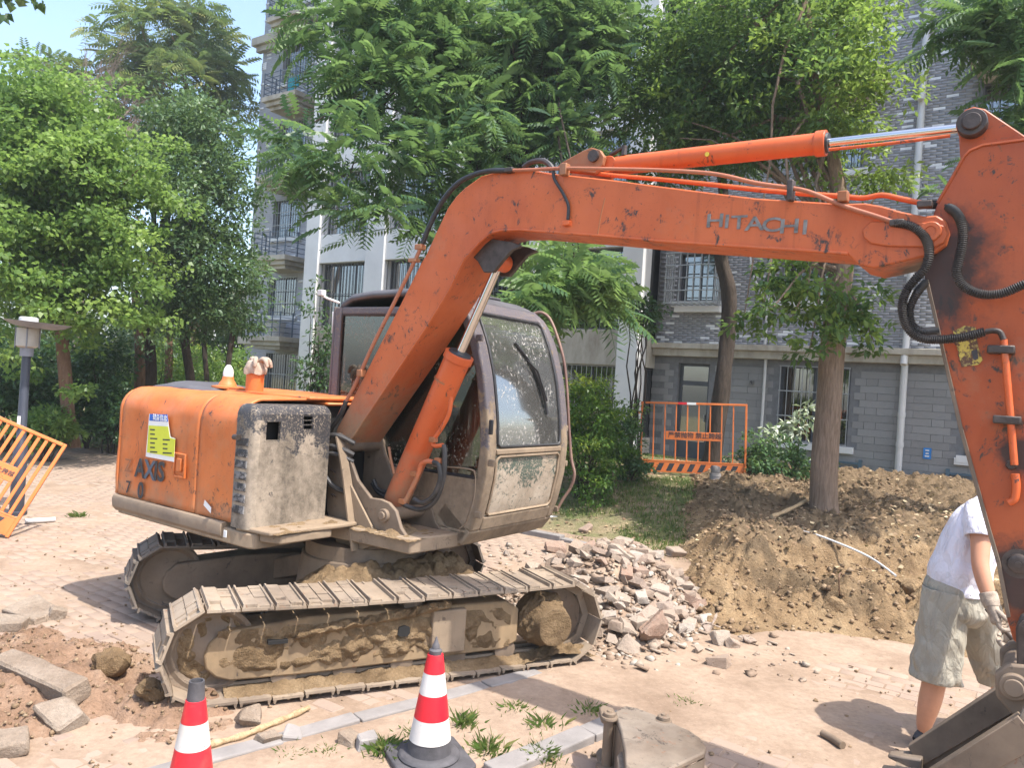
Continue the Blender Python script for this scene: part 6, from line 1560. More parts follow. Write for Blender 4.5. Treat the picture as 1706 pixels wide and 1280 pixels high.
# roof: rounded shell
b = MB()
full = [(.655, 2.478)] + [(.60, 2.51)] + roofp[0:] + [(-.575, 2.30)]
st = [(CY0 - .0, .05), (CY0 + .015, .022), (CY0 + .05, .004), (CY0 + .10, 0), (CY1 - .10, 0), (CY1 - .05, .004), (CY1 - .015, .022), (CY1, .05)]
vs = []
for y, d in st: vs += [(x * (1 - d * .2), y, z - d) for x, z in full]
m_ = len(full); fs = [(i * m_ + j, i * m_ + j + 1, (i + 1) * m_ + j + 1, (i + 1) * m_ + j) for i in range(len(st) - 1) for j in range(m_ - 1)]
b.add(vs, fs); o = cadd(b, 'roof', M['roof'], 0, 40); s = o.modifiers.new('thick', 'SOLIDIFY'); s.thickness = .05; s.offset = -1
b = MB(); b.box((-.1, .30, 2.56), (.42, .92, 2.585)); cadd(b, 'roof_hatch', M['roof'], .012)
# front pillars and the sill below
fullp = [(x, z) for x, z in sub(.87, 2.50, 22)]
for y0, y1 in ((CY0 - .005, CY0 + .105), (CY1 - .085, CY1 + .005)):
    b = MB(); b.strip(fullp, y0, y1, 1, .075); cadd(b, 'front_pillar', M['cabframe'], .018, seg=3)
b = MB(); b.strip(sub(2.40, 2.51, 5), CY0 + .106, CY1 - .086, 1, .06); cadd(b, 'front_header', M['cabframe'], .01)
b = MB(); b.strip(sub(.765, .868, 4), CY0, CY1, 1, .30); cadd(b, 'lower_skirt', M['cabframe'], .012)
b = MB(); b.strip(sub(.872, .965, 4), CY0 + .106, CY1 - .086, 1, .06); cadd(b, 'front_sill', M['cabframe'], .008)
b = MB(); b.strip(sub(1.405, 1.445, 2), CY0 + .11, CY1 - .09, 1, .045); cadd(b, 'windscreen_bar', M['deck'], .008)
# windscreen and lower glass, slightly sunk
def ins(lst, d): return [(x - d, z) for x, z in lst]
def pane(nm, z0, z1, mat, d=.018):
    b = MB(); b.strip(ins(sub(z0, z1, 14), d), CY0 + .107, CY1 - .087, 1, .006); return cadd(b, nm, mat, 0, 60)
pane('windscreen', 1.447, 2.398, M['windshield']); pane('lower_glass', .967, 1.403, M['lowglass'])
# rubber seals round both panes
for z0, z1 in ((1.45, 2.395), (.972, 1.40)):
    pl = ins(sub(z0 + .03, z1 - .03, 12), .010); ya, yb = CY0 + .125, CY1 - .105
    loop = [(x, ya, z) for x, z in pl] + [(zx(z1 - .008) - .01, ya + .03, z1 - .008), (zx(z1 - .008) - .01, yb - .03, z1 - .008)] + [(x, yb, z) for x, z in pl[::-1]] + [(zx(z0 + .008) - .01, yb - .03, z0 + .008), (zx(z0 + .008) - .01, ya + .03, z0 + .008)]
    b = MB(); b.tube([Vector(p) for p in loop + loop[:2]], .010, 6); cadd(b, 'window_seal', M['black'] if z0 > 1.4 else M['deck'], 0, 60)
# right side: lower panel with a pressed door outline, window, pillars
def side_wall(y, sgn, nm):
    b = MB()
    low = [(-.575, .872), (.905, .872)] + sub(.93, 1.235, 5) + [(-.575, 1.24)]
    b.prism([(x - (.04 if x > .9 else 0), y, z) for x, z in low], (0, sgn * .03, 0)); cadd(b, nm, M['cabframe'], .006)
    b = MB(); b.prism([(-.575, y, .765), (.80, y, .765), (.885, y, .868), (-.575, y, .868)], (0, sgn * .04, 0)); cadd(b, 'lower_skirt', M['cabframe'], .006)
    b = MB(); b.box((-.575, min(y, y + sgn * .05), 1.242), (-.50, max(y, y + sgn * .05), 2.42)); b.box((-.499, min(y, y + sgn * .05), 2.36), (.62, max(y, y + sgn * .05), 2.42)); cadd(b, 'side_pillar', M['cabframe'], .012)
    if sgn > 0: gl = [(-.498, 1.30), (-.44, 1.243), (.93, 1.243)] + [(x - .06, z) for x, z in sub(1.30, 2.30, 9)] + [(.62, 2.358), (-.498, 2.358)]
    else: gl = [(-.498, 1.243), (.93, 1.243)] + [(x - .06, z) for x, z in sub(1.30, 2.30, 9)] + [(.62, 2.358), (-.498, 2.358)]
    b = MB(); b.prism([(x, y + sgn * .02, z) for x, z in gl], (0, sgn * .006, 0)); cadd(b, 'side_window', M['cabglass'], 0)
    b = MB(); b.tube([Vector((x, y + sgn * .012, z)) for x, z in gl + gl[:2]], .012, 6); cadd(b, 'window_seal', M['black'], 0, 60)
side_wall(CY0, 1, 'side_panel'); side_wall(CY1, -1, 'side_panel')
b = MB(); b.box((-.60, CY0 + .002, .77), (-.577, CY1 - .002, 1.45)); b.box((-.60, CY0 + .002, 1.451), (-.577, CY0 + .10, 2.42)); b.box((-.60, CY1 - .10, 1.451), (-.577, CY1 - .002, 2.42)); cadd(b, 'rear_panel', M['cabframe'], .006)
b = MB(); b.box((-.592, CY0 + .101, 1.455), (-.586, CY1 - .101, 2.40)); cadd(b, 'rear_window', M['cabglass'], 0)
lo = [ey(px, py, CY0 - .003) for px, py in ((660, 775), (740, 778), (782, 782), (792, 792), (790, 830), (778, 868), (765, 882))]
b = MB(); b.tube(spline(lo, 4), .006, 5); cadd(b, 'panel_edge', M['deck'], 0, 60)
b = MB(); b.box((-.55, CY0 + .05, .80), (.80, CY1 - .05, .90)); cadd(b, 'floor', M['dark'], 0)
b = MB(); b.box((-.30, .35, .95), (.18, .85, 1.22)); b.prism([(-.28, .36, 1.221), (-.16, .36, 1.221), (-.28, .36, 1.85), (-.38, .36, 1.85)], (0, .48, 0)); b.prism([(-.36, .48, 1.86), (-.28, .48, 1.86), (-.32, .48, 2.06), (-.40, .48, 2.06)], (0, .24, 0)); cadd(b, 'seat', M['seat'], .03)
b = MB(); b.box((-.1, .17, .95), (.35, .30, 1.38)); b.box((-.1, .90, .95), (.35, 1.02, 1.38)); b.cyl((.30, .24, 1.38), (.34, .24, 1.62), .012); b.cyl((.30, .96, 1.38), (.34, .96, 1.62), .012); b.cyl((.55, .5, .9), (.58, .5, 1.4), .014); b.cyl((.55, .66, .9), (.58, .66, 1.4), .014); cadd(b, 'controls', M['seat'], .008)
# wiper, hinges, grab rail, mirror bracket
def onw(px, py, off=.012):
    p = None
    for x_ in np.linspace(.5, 1.1, 80):
        q = ex(px, py, x_)
        if x_ - zx(min(max(q.z, .77), 2.5)) > -.018: p = q; break
    return (p or ex(px, py, .98)) + Vector((off, 0, 0))
wp = [onw(px, py) for px, py in ((856, 571), (872, 592), (885, 612), (896, 638), (904, 662), (910, 690))]
b = MB(); b.tube(spline(wp, 4), .011, 6); cadd(b, 'wiper_blade', M['black'], 0, 60)
b = MB(); b.tube([onw(905, 668, .035), onw(888, 618, .04), onw(872, 600, .03)], .008, 6); cadd(b, 'wiper_arm', M['black'], 0, 60)
for px, py, side in ((797, 563, 0), (816, 712, 0), (817, 772, 0), (795, 858, 0), (914, 586, 1), (939, 714, 1), (938, 772, 1), (924, 848, 1)):
    p = ey(px, py, CY0 - .01) if side == 0 else ey(px, py, CY1 + .01)
    b = MB(); b.cbox(p + Vector((.01, 0, 0)), (.05, .03, .045) if py != 712 else (.03, .02, .10)); cadd(b, 'hinge', M['cabframe'] if py not in (712,) else M['black'], .006)
M['rail_brown'] = paint('worn_brown_rail', (.15, .085, .07), (.22, .14, .11), .5, .3)
tube_px('grab_rail', [(890, 522), (903, 521), (917, 533), (930, 566), (940, 605), (945, 655), (948, 715), (952, 765), (957, 790), (951, 812), (938, 832), (928, 850)], [1.12, 1.14] + [1.16] * 8 + [1.14, 1.12], .012, M['rail_brown'], cab, 6)
b = MB(); b.tube([ey(566, 505, .5), ey(545, 497, .45), ey(536, 492, .42)], .012, 6); b.cbox(ey(536, 488, .42), (.06, .05, .05)); b.tube([ey(557, 520, .45), ey(556, 556, .45)], .02, 8); cadd(b, 'mirror_bracket', M['pvc'], .004)
# ================================================================== CONES, BARRIERS, LAMP
def cone(label, base, hgt, tip, lean=(0, 0)):
    c = thing('traffic_cone', label, 'traffic cone', base, random.uniform(0, 1), 'red and white traffic cones')
    c.rotation_euler.x, c.rotation_euler.y = lean
    b = MB(); w = .19
    oct_ = [(-w, -w * .8), (-w * .8, -w), (w * .8, -w), (w, -w * .8), (w, w * .8), (w * .8, w), (-w * .8, w), (-w, w * .8)]
    b.prism([(x, y, 0) for x, y in oct_], (0, 0, .035))
    b.lathe([(.155, .0351), (.15, .05), (.135, .058), (.128, .06)], (0, 0, 0), 36); b.build('base', M['cone_black'], c, 40, .008)
    R = lambda z: .118 - (.118 - .026) * z / hgt
    def band(nm, z0, z1, mat, off=0.0):
        b = MB(); b.lathe([(R(z0) * .96, z0), (R(z0) + off, z0 + .0005), (R(z1) + off, z1 - .0005), (R(z1) * .96, z1)], (0, 0, 0), 40); b.build(nm, mat, c, 40)
    z = [.0, .20, .38, .575, .745, .89]
    z = [v * hgt for v in z]
    band('foot_band', .055, z[1], M['cone_black']); band('white_band', z[1], z[2], M['cone_white'], .003); band('red_band', z[2], z[3], M['red'], .003); band('white_band', z[3], z[4], M['cone_white'], .003); band('red_band', z[4], z[5], M['red'], .003)
    b = MB()
    if tip: b.lathe([(.030, z[5]), (.032, z[5] + .02), (.020, z[5] + .028), (.018, z[5] + .045), (.014, z[5] + .05), (.003, z[5] + .085)], (0, 0, 0), 24)
    else: b.lathe([(.035, z[5]), (.030, hgt + .01), (.024, hgt + .01), (.022, hgt - .02), (.018, hgt - .03)], (0, 0, 0), 28)
    b.build('top_cap', M['cone_black'], c, 40); return c
cone('red and white cone with pointed grey tip standing before the near track', (-.29, 3.78, .015), .60, True)
cone('red and white cone with open grey top cut off by the bottom edge', (-1.203, 3.13, .0), .60, False)

def barrier(name, label, P0, U, V, W_, H_, slats, text, first_style):
    """welded tube panel; P0 lower corner, U along, V up, in world axes"""
    U = Vector(U).normalized(); V = (Vector(V) - U * Vector(V).dot(U)).normalized(); Nn = U.cross(V)
    r = thing(name, label, 'safety barrier', P0)
    r.rotation_euler = Matrix((U, Nn * -1, V)).transposed().to_euler() if False else Matrix((U, -Nn, V)).transposed().to_euler()
    t = .034
    def bx(nm, x0, x1, z0, z1, d=.016, mat='orange_barrier', y=0.0, bev=.004):
        b = MB(); b.box((x0, y - d, z0), (x1, y + d, z1)); return b.build(nm, M[mat], r, None, bev)
    bx('frame_post', 0, t, 0, H_, .019); bx('frame_post', W_ - t, W_, 0, H_, .019)
    bx('top_rail', t + .001, W_ - t - .001, H_ - t, H_, .018)
    kick = bx('kick_plate', t + .001, W_ - t - .001, .01, .19, .008)
    bx('bottom_rail', t + .001, W_ - t - .001, .191, .212, .012)
    bw = .022 if first_style else .034
    sz0, sz1 = (.56, .70) if first_style else (.50, .66)
    sx0, sx1 = (W_ * .245, W_ * .775) if first_style else (W_ * .16, W_ - .26)
    for i in range(slats):
        x = t + (W_ - 2 * t) * (i + 1) / (slats + 1)
        if sx0 - bw / 2 < x < sx1 + bw / 2:
            bx('bar', x - bw / 2, x + bw / 2, .213, sz0 - .001, .009); bx('bar', x - bw / 2, x + bw / 2, sz1 + .001, H_ - t - .001, .009)
        else: bx('bar', x - bw / 2, x + bw / 2, .213, H_ - t - .001, .009)
    sp_ = bx('sign_plate', sx0, sx1, sz0, sz1, .010)
    n = 9
    for i in range(n):
        x = .10 + (W_ - .2) * i / n
        b = MB(); b.prism([(x, -.0095, .035), (x + .085, -.0095, .035), (x + .145, -.0095, .165), (x + .06, -.0095, .165)], (0, .001, 0)); b.build('stripe', M['blacktext'], kick, None)
    return r, sp_, (sx0, sx1, sz0, sz1)
c0 = at_depth(1065, 786, 13.0); c1 = at_depth(1243, 795, 12.55)
r, sp_, q = barrier('safety_barrier', 'upright orange metal barrier standing on the lawn before the dark door', c0, c1 - c0, (0.0, .06, 1), (c1 - c0).length, 1.19, 8, None, True)
for tx, fx in (('严禁抛物', .27), ('禁止跨越', .76)):
    o = link('lettering', text_mesh(tx, .105, M['blacktext'], .001, .001), sp_); o.location = (q[0] + (q[1] - q[0]) * fx, -.0125, (q[2] + q[3]) / 2 + .008); o.rotation_euler = (math.pi / 2, 0, 0)
for nm, x0, x1, mt in (('reflective_strip', .62, .76, 'red'), ('reflective_strip', .761, .91, 'white')):
    b = MB(); b.box((x0, -.0205, 1.19 - .036), (x1, .0205, 1.1925)); b.build(nm, M[mt], r, None)
for z in (.35, .98):
    b = MB(); b.cyl((-.03, 0, z), (-.03, 0, z + .05), .015, n=10); b.box((-.03, -.006, z + .01), (.0, .006, z + .03)); b.build('hinge_lug', M['orange_barrier'], r)
# the leaning barrier at the left edge
P0 = on_ground(14, 897, 0.0); TRp = at_depth(112, 742, P0.y + .42)
best = None
for dy in np.linspace(-1.5, 2.5, 200):
    TL = at_depth(0, 694, TRp.y + dy)
    d = abs((TL - TRp).normalized().dot((TRp - P0).normalized()))
    if best is None or d < best[0]: best = (d, dy)
TL = at_depth(0, 694, TRp.y + best[1]); Ul = (TL - TRp).normalized(); Vl = (TRp - P0).normalized()
Wl = 1.75
BR = P0 + Ul * Wl
r, sp_, q = barrier('safety_barrier', 'tilted orange metal barrier leaning at the left edge beside the lamp pole', BR, -Ul, Vl, Wl, (TRp - P0).length, 20, None, False)
o = link('lettering', text_mesh('禁止跨越', .060, M['blacktext'], .001, .0005), sp_); o.location = (q[1] - .14, -.0125, (q[2] + q[3]) / 2); o.rotation_euler = (math.pi / 2, 0, 0)
b = MB(); b.box((q[1] - .80, -.0125, q[2] + .02), (q[1] - .28, -.0110, q[3] - .02)); fl_ = b.build('hazard_panel', M['yellow'], sp_, None)
for i in range(4):
    x = q[1] - .77 + i * .115; zc = (q[2] + q[3]) / 2
    b = MB(); b.prism([(x, -.0135, q[2] + .022), (x + .05, -.0135, q[2] + .022), (x + .085, -.0135, zc), (x + .05, -.0135, q[3] - .022), (x, -.0135, q[3] - .022), (x + .035, -.0135, zc)], (0, .0008, 0)); b.build('chevron', M['red'], fl_, None)
# bundle leaning behind that barrier, and a grey length of pipe
b0 = on_ground(27, 858)
t = thing('street_lamp', 'short garden street lamp with a wide flat grey shade at the left edge', 'street lamp', (b0.x, b0.y, 0))
dep = b0.y; hz = lambda py: at_depth(45, py, dep).z
b = MB(); b.lathe([(.11, 0), (.11, .04), (.075, .05), (.075, .80), (.052, .84), (.046, hz(588))], (0, 0, 0), 20); b.build('pole', M['lamp_pole'], t)
z0 = hz(594)
b = MB(); b.lathe([(.07, z0), (.072, z0 + .10)], (0, 0, 0), 24); b.build('collar', M['lamp_metal'], t)
b = MB(); b.lathe([(.085, z0 + .101), (.115, z0 + .12), (.115, z0 + .33), (.10, z0 + .335)], (0, 0, 0), 24); b.build('lantern', M['lamp_glass'], t, 40)
for k_ in range(4):
    a = k_ * math.pi / 2 + .5; b = MB(); b.box((-.006, -.006, z0 + .10), (.006, .006, z0 + .34), Matrix.Translation((.12 * math.cos(a), .12 * math.sin(a), 0))); b.build('rib', M['lamp_metal'], t, None)
b = MB()
prof_ = [(.10, z0 + .336), (.16, z0 + .335), (.27, z0 + .358), (.345, z0 + .402), (.35, z0 + .408), (.30, z0 + .388), (.20, z0 + .366), (.11, z0 + .36)]
b.lathe(prof_, (0, 0, 0), 40, Matrix.Rotation(.05, 4, 'Y')); b.build('shade', M['lamp_metal'], t, 40)
b = MB(); b.lathe([(.085, z0 + .361), (.10, z0 + .365), (.10, z0 + .45), (.08, z0 + .46)], (0, 0, 0), 20); b.build('finial', M['pvc'], t, 40)
b = MB(); b.box((-.02, -.064, 1.02), (.02, -.062, 1.16)); b.build('white_tag', M['paper'], t, None)
def pole_thing(name, label, cat, pts, r, mat, rs=None):
    b = MB(); P = spline(pts, 6); rr = [r * (1 + .18 * math.sin(i * 1.3)) for i in range(len(P))] if rs else r
    b.tube(P, rr, 8); return tag(b.build(name, M[mat], None, 60), label, cat)
p0, p1 = on_ground(42, 869, .03), on_ground(92, 866, .03); pole_thing('grey_pipe', 'short pale grey pipe lying on the paving right of the leaning barrier', 'pipe', [p0, p0.lerp(p1, .5), p1], .028, 'pvc')
def drape(pxs, lift):
    out = []
    for px, py in pxs:
        z = 0.0
        for _ in range(12): p = on_ground(px, py, z); z = surf1(p.x, p.y) + lift
        out.append(on_ground(px, py, z))
    return out
pole_thing('wooden_stick', 'pale crooked stick lying between the two traffic cones', 'stick', drape([(346, 1243), (400, 1228), (440, 1212), (480, 1196), (514, 1180)], .022), .017, 'wood', True)
pole_thing('bent_conduit', 'thin pale bent tube sticking out across the dug soil', 'tube', [a + Vector((0, 0, z)) for a, z in zip(drape([(1290, 914), (1340, 922), (1400, 938), (1450, 954), (1492, 968)], .03), (.22, .24, .20, .15, .05))], .012, 'pvc')
pole_thing('thin_white_pipe', 'thin white pipe along the lawn edge right behind the cab', 'pipe', drape([(915, 862), (960, 866), (1005, 868)], .04), .022, 'pvc')
pole_thing('thin_white_pipe', 'thin pale rod lying on the lawn above the rubble heap', 'rod', drape([(1108, 884), (1150, 890), (1195, 898)], .03), .014, 'pvc')
pole_thing('wooden_stick', 'short dark scrap of wood lying on the sunlit paving by the bucket', 'stick', drape([(1370, 1222), (1388, 1232), (1404, 1243)], .025), .022, 'steel')
pole_thing('tree_root', 'broken pale root poking from the dug bank', 'root', [a + Vector((0, 0, .03)) for a in drape([(1490, 902), (1510, 908), (1522, 915)], .0)], .02, 'wood')
pole_thing('tree_root', 'torn root hanging at the foot of the stout trunk', 'root', [a + Vector((0, 0, .05)) for a in drape([(1285, 868), (1310, 858), (1345, 840)], .0)], .025, 'wood', True)
pole_thing('tree_root', 'looped thin root over the trench clod', 'root', [a + Vector((0, 0, z)) for a, z in zip(drape([(1398, 1010), (1396, 990), (1402, 990), (1410, 1008)], .0), (.06, .16, .16, .06))], .006, 'bark_red')
for i, pxs in enumerate(([(1330, 880), (1360, 900), (1375, 925)], [(1420, 880), (1445, 905), (1462, 940)], [(1395, 890), (1400, 920), (1380, 950)])):
    pole_thing('tree_root', ('thin root running down the bank left of the trunk', 'thin root running down the bank right of the trunk', 'thin root hanging straight below the trunk')[i], 'root', [a + Vector((0, 0, .02)) for a in drape(pxs, .0)], .011, 'bark_dark')
# plain post in the lawn
p = at_depth(1190, 818, 11.7); zb = float(lawn_h(np.array([p.x]), np.array([p.y]))[0])
t = thing('marker_post', 'stubby pale concrete post standing on the lawn before the upright barrier', 'post', (p.x, p.y, zb))
b = MB(); b.lathe([(.085, -.05), (.085, .19), (.082, .20)], (0, 0, 0), 20); b.lathe([(.065, .201), (.070, .21), (.070, .28), (.06, .30), (.03, .31)], (0, 0, 0), 20); b.build('post', M['kerb'], t, 40)
for z in (.05, .10, .15):
    b = MB(); b.lathe([(.084, z), (.089, z + .004), (.089, z + .012), (.084, z + .016)], (0, 0, 0), 20); b.build('ring', M['kerb'], t, 40)
# glove over the exhaust pipe
gp = MO + AF * e0.x + AL * e0.y
gl = thing('work_glove', 'dirty cotton work glove pulled over the orange exhaust pipe', 'glove', (gp[0], gp[1], 1.85), TH)
def gcap(u, v): a = 2 * math.pi * u; q = v * math.pi / 2; n_ = .012 * mnoise.noise((math.cos(a) * 2, math.sin(a) * 2, v * 3)); return ((.082 + n_) * math.cos(a) * math.cos(q) ** .45, (.082 + n_) * math.sin(a) * math.cos(q) ** .45, .10 * math.sin(q) + .005 * math.sin(a * 5))
b = MB(); b.grid(gcap, 32, 10); b.build('palm', M['glove'], gl, 60, recalc=False)
for a, L in ((-.7, .045), (.1, .06), (.9, .05), (2.9, .05)):
    d = Vector((math.cos(a), math.sin(a), 0)); b = MB(); b.tube(spline([d * .03 + Vector((0, 0, .085)), d * .07 + Vector((0, 0, .115)), d * (.07 + L * .5) + Vector((0, 0, .10)), d * (.075 + L * .75) + Vector((0, 0, .055))], 4), [.017, .019, .020, .020, .020, .019, .019, .018, .018, .017, .016, .014, .010], 8); b.build('finger', M['glove'], gl, 60)

# ================================================================== SPARE BUCKET AT THE BOTTOM EDGE
SB = thing('spare_bucket', 'rusty grey spare digging bucket lying upside down at the bottom edge', 'bucket', on_ground(1085, 1275, 0.0), 0)
so = SB.location
def sp(px, py, z): return on_ground(px, py, z) - so
top = [sp(px, py, .30) for px, py in ((1024, 1186), (1042, 1176), (1062, 1180), (1088, 1190), (1128, 1208), (1150, 1218), (1167, 1230), (1176, 1243), (1174, 1254), (1130, 1275), (1100, 1288), (1044, 1300), (1041, 1250), (1034, 1215))]
b = MB(); b.prism(top, (0, 0, -.03)); b.build('curved_back', M['bucket'], SB, 30, .008)
b = MB(); seq = top[6:12]
for p_, q_ in zip(seq[:-1], seq[1:]): b.add([p_ + Vector((0, 0, -.031)), q_ + Vector((0, 0, -.031)), q_ + Vector((0, 0, -.30)), p_ + Vector((0, 0, -.30)), p_ * .97 + Vector((0, 0, -.031)), q_ * .97 + Vector((0, 0, -.031)), q_ * .97 + Vector((0, 0, -.30)), p_ * .97 + Vector((0, 0, -.30))], [(0, 1, 2, 3), (4, 5, 6, 7), (0, 1, 5, 4), (2, 3, 7, 6), (1, 2, 6, 5), (0, 3, 7, 4)])
b.build('side_wall', M['bucket'], SB, 30)
b = MB(); seq = [top[0], top[13], top[12], top[11]]
for p_, q_ in zip(seq[:-1], seq[1:]): b.add([p_ + Vector((0, 0, -.031)), q_ + Vector((0, 0, -.031)), q_ + Vector((0, 0, -.30)), p_ + Vector((0, 0, -.30)), p_ + Vector((.02, 0, -.031)), q_ + Vector((.02, 0, -.031)), q_ + Vector((.02, 0, -.30)), p_ + Vector((.02, 0, -.30))], [(0, 1, 2, 3), (4, 5, 6, 7), (0, 1, 5, 4), (2, 3, 7, 6), (1, 2, 6, 5), (0, 3, 7, 4)])
b.build('side_wall', M['steel'], SB, 30)
for px, py, tall in ((1016, 1184, True), (1106, 1190, False)):
    c = sp(px, py, .33); b = MB()
    b.lathe([(.012, .0), (.014, -.008), (.026, -.008), (.030, -.012), (.030, -.028), (.040, -.029), (.042, -.035), (.042, -.040)] + ([(.034, -.041), (.026, -.06), (.026, -.27), (.05, -.272), (.055, -.30)] if tall else [(.03, -.06), (.03, -.10)]), c, 24)
    b.build('pin_boss', M['steel'], SB, 40)
b = MB(); e_ = [sp(px, py, .29) for px, py in ((998, 1180), (1004, 1174), (1022, 1180), (1030, 1196), (1018, 1202), (1002, 1194))]; b.prism(e_, (0, 0, -.035)); b.build('ear', M['steel'], SB, 30, .008)
b = MB(); b.prism([p_ + Vector((0, 0, -.22)) for p_ in e_], (0, 0, -.03)); b.build('ear', M['steel'], SB, 30, .008)
b = MB(); b.prism([sp(px, py, .24) for px, py in ((1028, 1260), (1034, 1252), (1050, 1254), (1100, 1275), (1092, 1292), (1032, 1290))], (0, 0, -.05)); tag(b.build('flat_stone', M['concrete'], None, 30, .006), 'pale flat broken stone resting against the spare bucket', 'stone').location = so

# ================================================================== RUBBLE, BLOCKS AND STONES
rr = random.Random(21)
def hull(pts, name, mat):
    bm_ = bmesh.new()
    vs = [bm_.verts.new(p) for p in pts]
    res = bmesh.ops.convex_hull(bm_, input=vs)
    bmesh.ops.delete(bm_, geom=[v for v in bm_.verts if not v.link_faces], context='VERTS')
    bmesh.ops.recalc_face_normals(bm_, faces=bm_.faces)
    me = bpy.data.meshes.new(name); bm_.to_mesh(me); bm_.free(); me.materials.append(mat); return me
def brick_mesh(name, sx, sy, sz, jit, mat, chips=2):
    pts = []
    chip = rr.sample(range(8), chips)
    for i in range(8):
        s = ((i & 1) * 2 - 1, ((i >> 1) & 1) * 2 - 1, ((i >> 2) & 1) * 2 - 1)
        c = Vector((s[0] * sx / 2, s[1] * sy / 2, s[2] * sz / 2)) + Vector((rr.gauss(0, jit), rr.gauss(0, jit), rr.gauss(0, jit)))
        k_ = rr.uniform(.18, .4) if i in chip else .05
        for ax in range(3):
            q = c.copy(); q[ax] -= s[ax] * (sx, sy, sz)[ax] * k_ * rr.uniform(.7, 1.2); pts.append(q)
    return hull(pts, name, mat)
def lump_mesh(name, r, mat, n=18, flat=.7):
    return hull([Vector((rr.gauss(0, 1), rr.gauss(0, 1), rr.gauss(0, 1))).normalized() * r * rr.uniform(.75, 1.1) * 1.0 for _ in range(n)], name, mat)
for me_ in (): pass
bricks = [brick_mesh('brick', .20, .10, .06, .006, M['rubble'], rr.choice((1, 2, 3))) for _ in range(6)] + [brick_mesh('half_brick', .11, .10, .06, .008, M['rubble'], 2) for _ in range(6)]
lumps = [lump_mesh('lump', .07, M['rubble'], 15) for _ in range(8)]
def put(name, me, label, cat, xyz, rot, sc=1.0, group=None):
    o = link(name, me); o.location = xyz; o.rotation_euler = rot; o.scale = (sc, sc, sc) if not hasattr(sc, '__len__') else sc
    return tag(o, label, cat, group)
cnt = 0
while cnt < 330:
    x = rr.uniform(.0, 2.1); y = rr.uniform(5.35, 8.8)
    hh = float(heap_h(np.array([x]), np.array([y]))[0])
    if hh < .01 and rr.random() > .16: continue
    if hh < -.055 and rr.random() > .3: continue
    if x > 1.9 and y > 6.2: continue
    z = max(hh, 0)
    fam = rr.random(); rot = (rr.gauss(0, .3), rr.gauss(0, .3), rr.uniform(0, 6.3))
    # pieces must not sit inside the near track
    u_ = (x + 1.0) * math.cos(math.radians(27)) + (y - 5.7) * math.sin(math.radians(27)); n_ = -(x + 1.0) * math.sin(math.radians(27)) + (y - 5.7) * math.cos(math.radians(27))
    if u_ < 1.52 and n_ < -.6: continue
    if u_ < 1.6 and n_ < 1.2: continue
    reg = 'on the crest of the rubble heap' if hh > .30 else 'scattered on the paving in front of the rubble heap' if hh < .01 else 'on the rubble heap flank next to the track end' if x < .75 else 'on the rubble heap flank next to the loose soil' if x > 1.35 else 'on the front slope of the rubble heap' if y < 7 else 'on the rear slope of the rubble heap'
    if fam < .40:
        s_ = rr.uniform(.8, 1.25); put('broken_brick', bricks[rr.randrange(6, 12)], ('larger' if s_ > 1.05 else 'small') + ' broken half brick lying ' + reg, 'brick', (x, y, z + .03), rot, s_, 'half bricks in the rubble heap')
    elif fam < .55: put('brick', bricks[rr.randrange(6)], 'whole paving brick lying ' + reg, 'brick', (x, y, z + .035), rot, rr.uniform(.85, 1.1), 'whole bricks in the rubble heap')
    else:
        s_ = rr.uniform(.5, 1.25); put('concrete_lump', lumps[rr.randrange(8)], ('larger' if s_ > .9 else 'small') + ' angular mortar lump lying ' + reg, 'rubble', (x, y, z + .02), rot, (s_, rr.uniform(.5, 1.1), rr.uniform(.4, .9)), 'mortar lumps in the rubble heap')
    cnt += 1
# fine rubble as one mass
gv = []; gf = []; g0 = 0
tetra = [np.array([Vector((rr.gauss(0, 1), rr.gauss(0, 1), rr.gauss(0, 1))).normalized() * rr.uniform(.8, 1.2) for _ in range(8)]) for _ in range(6)]
tm_ = []
for t_ in tetra:
    me_ = hull([Vector(p) for p in t_], 'tmp_grit', M['rubble']); me_.calc_loop_triangles()
    co = np.array([v.co[:] for v in me_.vertices]); fa = np.array([p.vertices[:] for p in me_.loop_triangles]); tm_.append((co, fa)); bpy.data.meshes.remove(me_)
def grit(name, n, fn, size, mat, col=None):
    V = []; F = []; R = []; off = 0
    for _ in range(n):
        q = fn()
        co, fa = tm_[rr.randrange(6)]; s = rr.uniform(*size) * (1 if rr.random() < .8 else 1.8)
        V.append(co * s * np.array([1, 1, .7]) + np.array([q[0], q[1], q[2] + s * .3])); F.append(fa + off); off += len(co); R += [rr.random()] * len(fa)
    o = link(name, np_mesh(name, np.concatenate(V), np.concatenate(F), mat, R)); o['kind'] = 'stuff'; return o
k = NB('grit_mix'); cA = k.ramp(k.attr('rnd'), [(0.0, (0.27, 0.205, 0.155)), (0.4, (0.24, 0.17, 0.12)), (0.7, (0.31, 0.25, 0.195)), (1.0, (0.40, 0.35, 0.29))]); M['grit'] = k.fin(cA, .95, None, k.bump(k.noise(60, 5, .7), .6, .006), .15)
k = NB('clod_mix'); cA = k.ramp(k.attr('rnd'), [(0.0, (0.17, 0.11, 0.065)), (0.5, (0.26, 0.18, 0.11)), (1.0, (0.34, 0.245, 0.155))]); M['clods'] = k.fin(cA, .97, None, k.bump(k.noise(50, 6, .75), 1.0, .012), .1)
hx = np.array([rr.uniform(-.15, 2.3) for _ in range(9000)]); hy = np.array([rr.uniform(5.2, 9.0) for _ in range(9000)]); hz_ = heap_h(hx, hy)
keep = [(a, b_, max(c, 0)) for a, b_, c in zip(hx, hy, hz_) if c > -.05 or rr.random() < .07]
it = iter(keep); grit('fine_rubble', min(3600, len(keep)), lambda: next(it), (.010, .032), M['grit'])
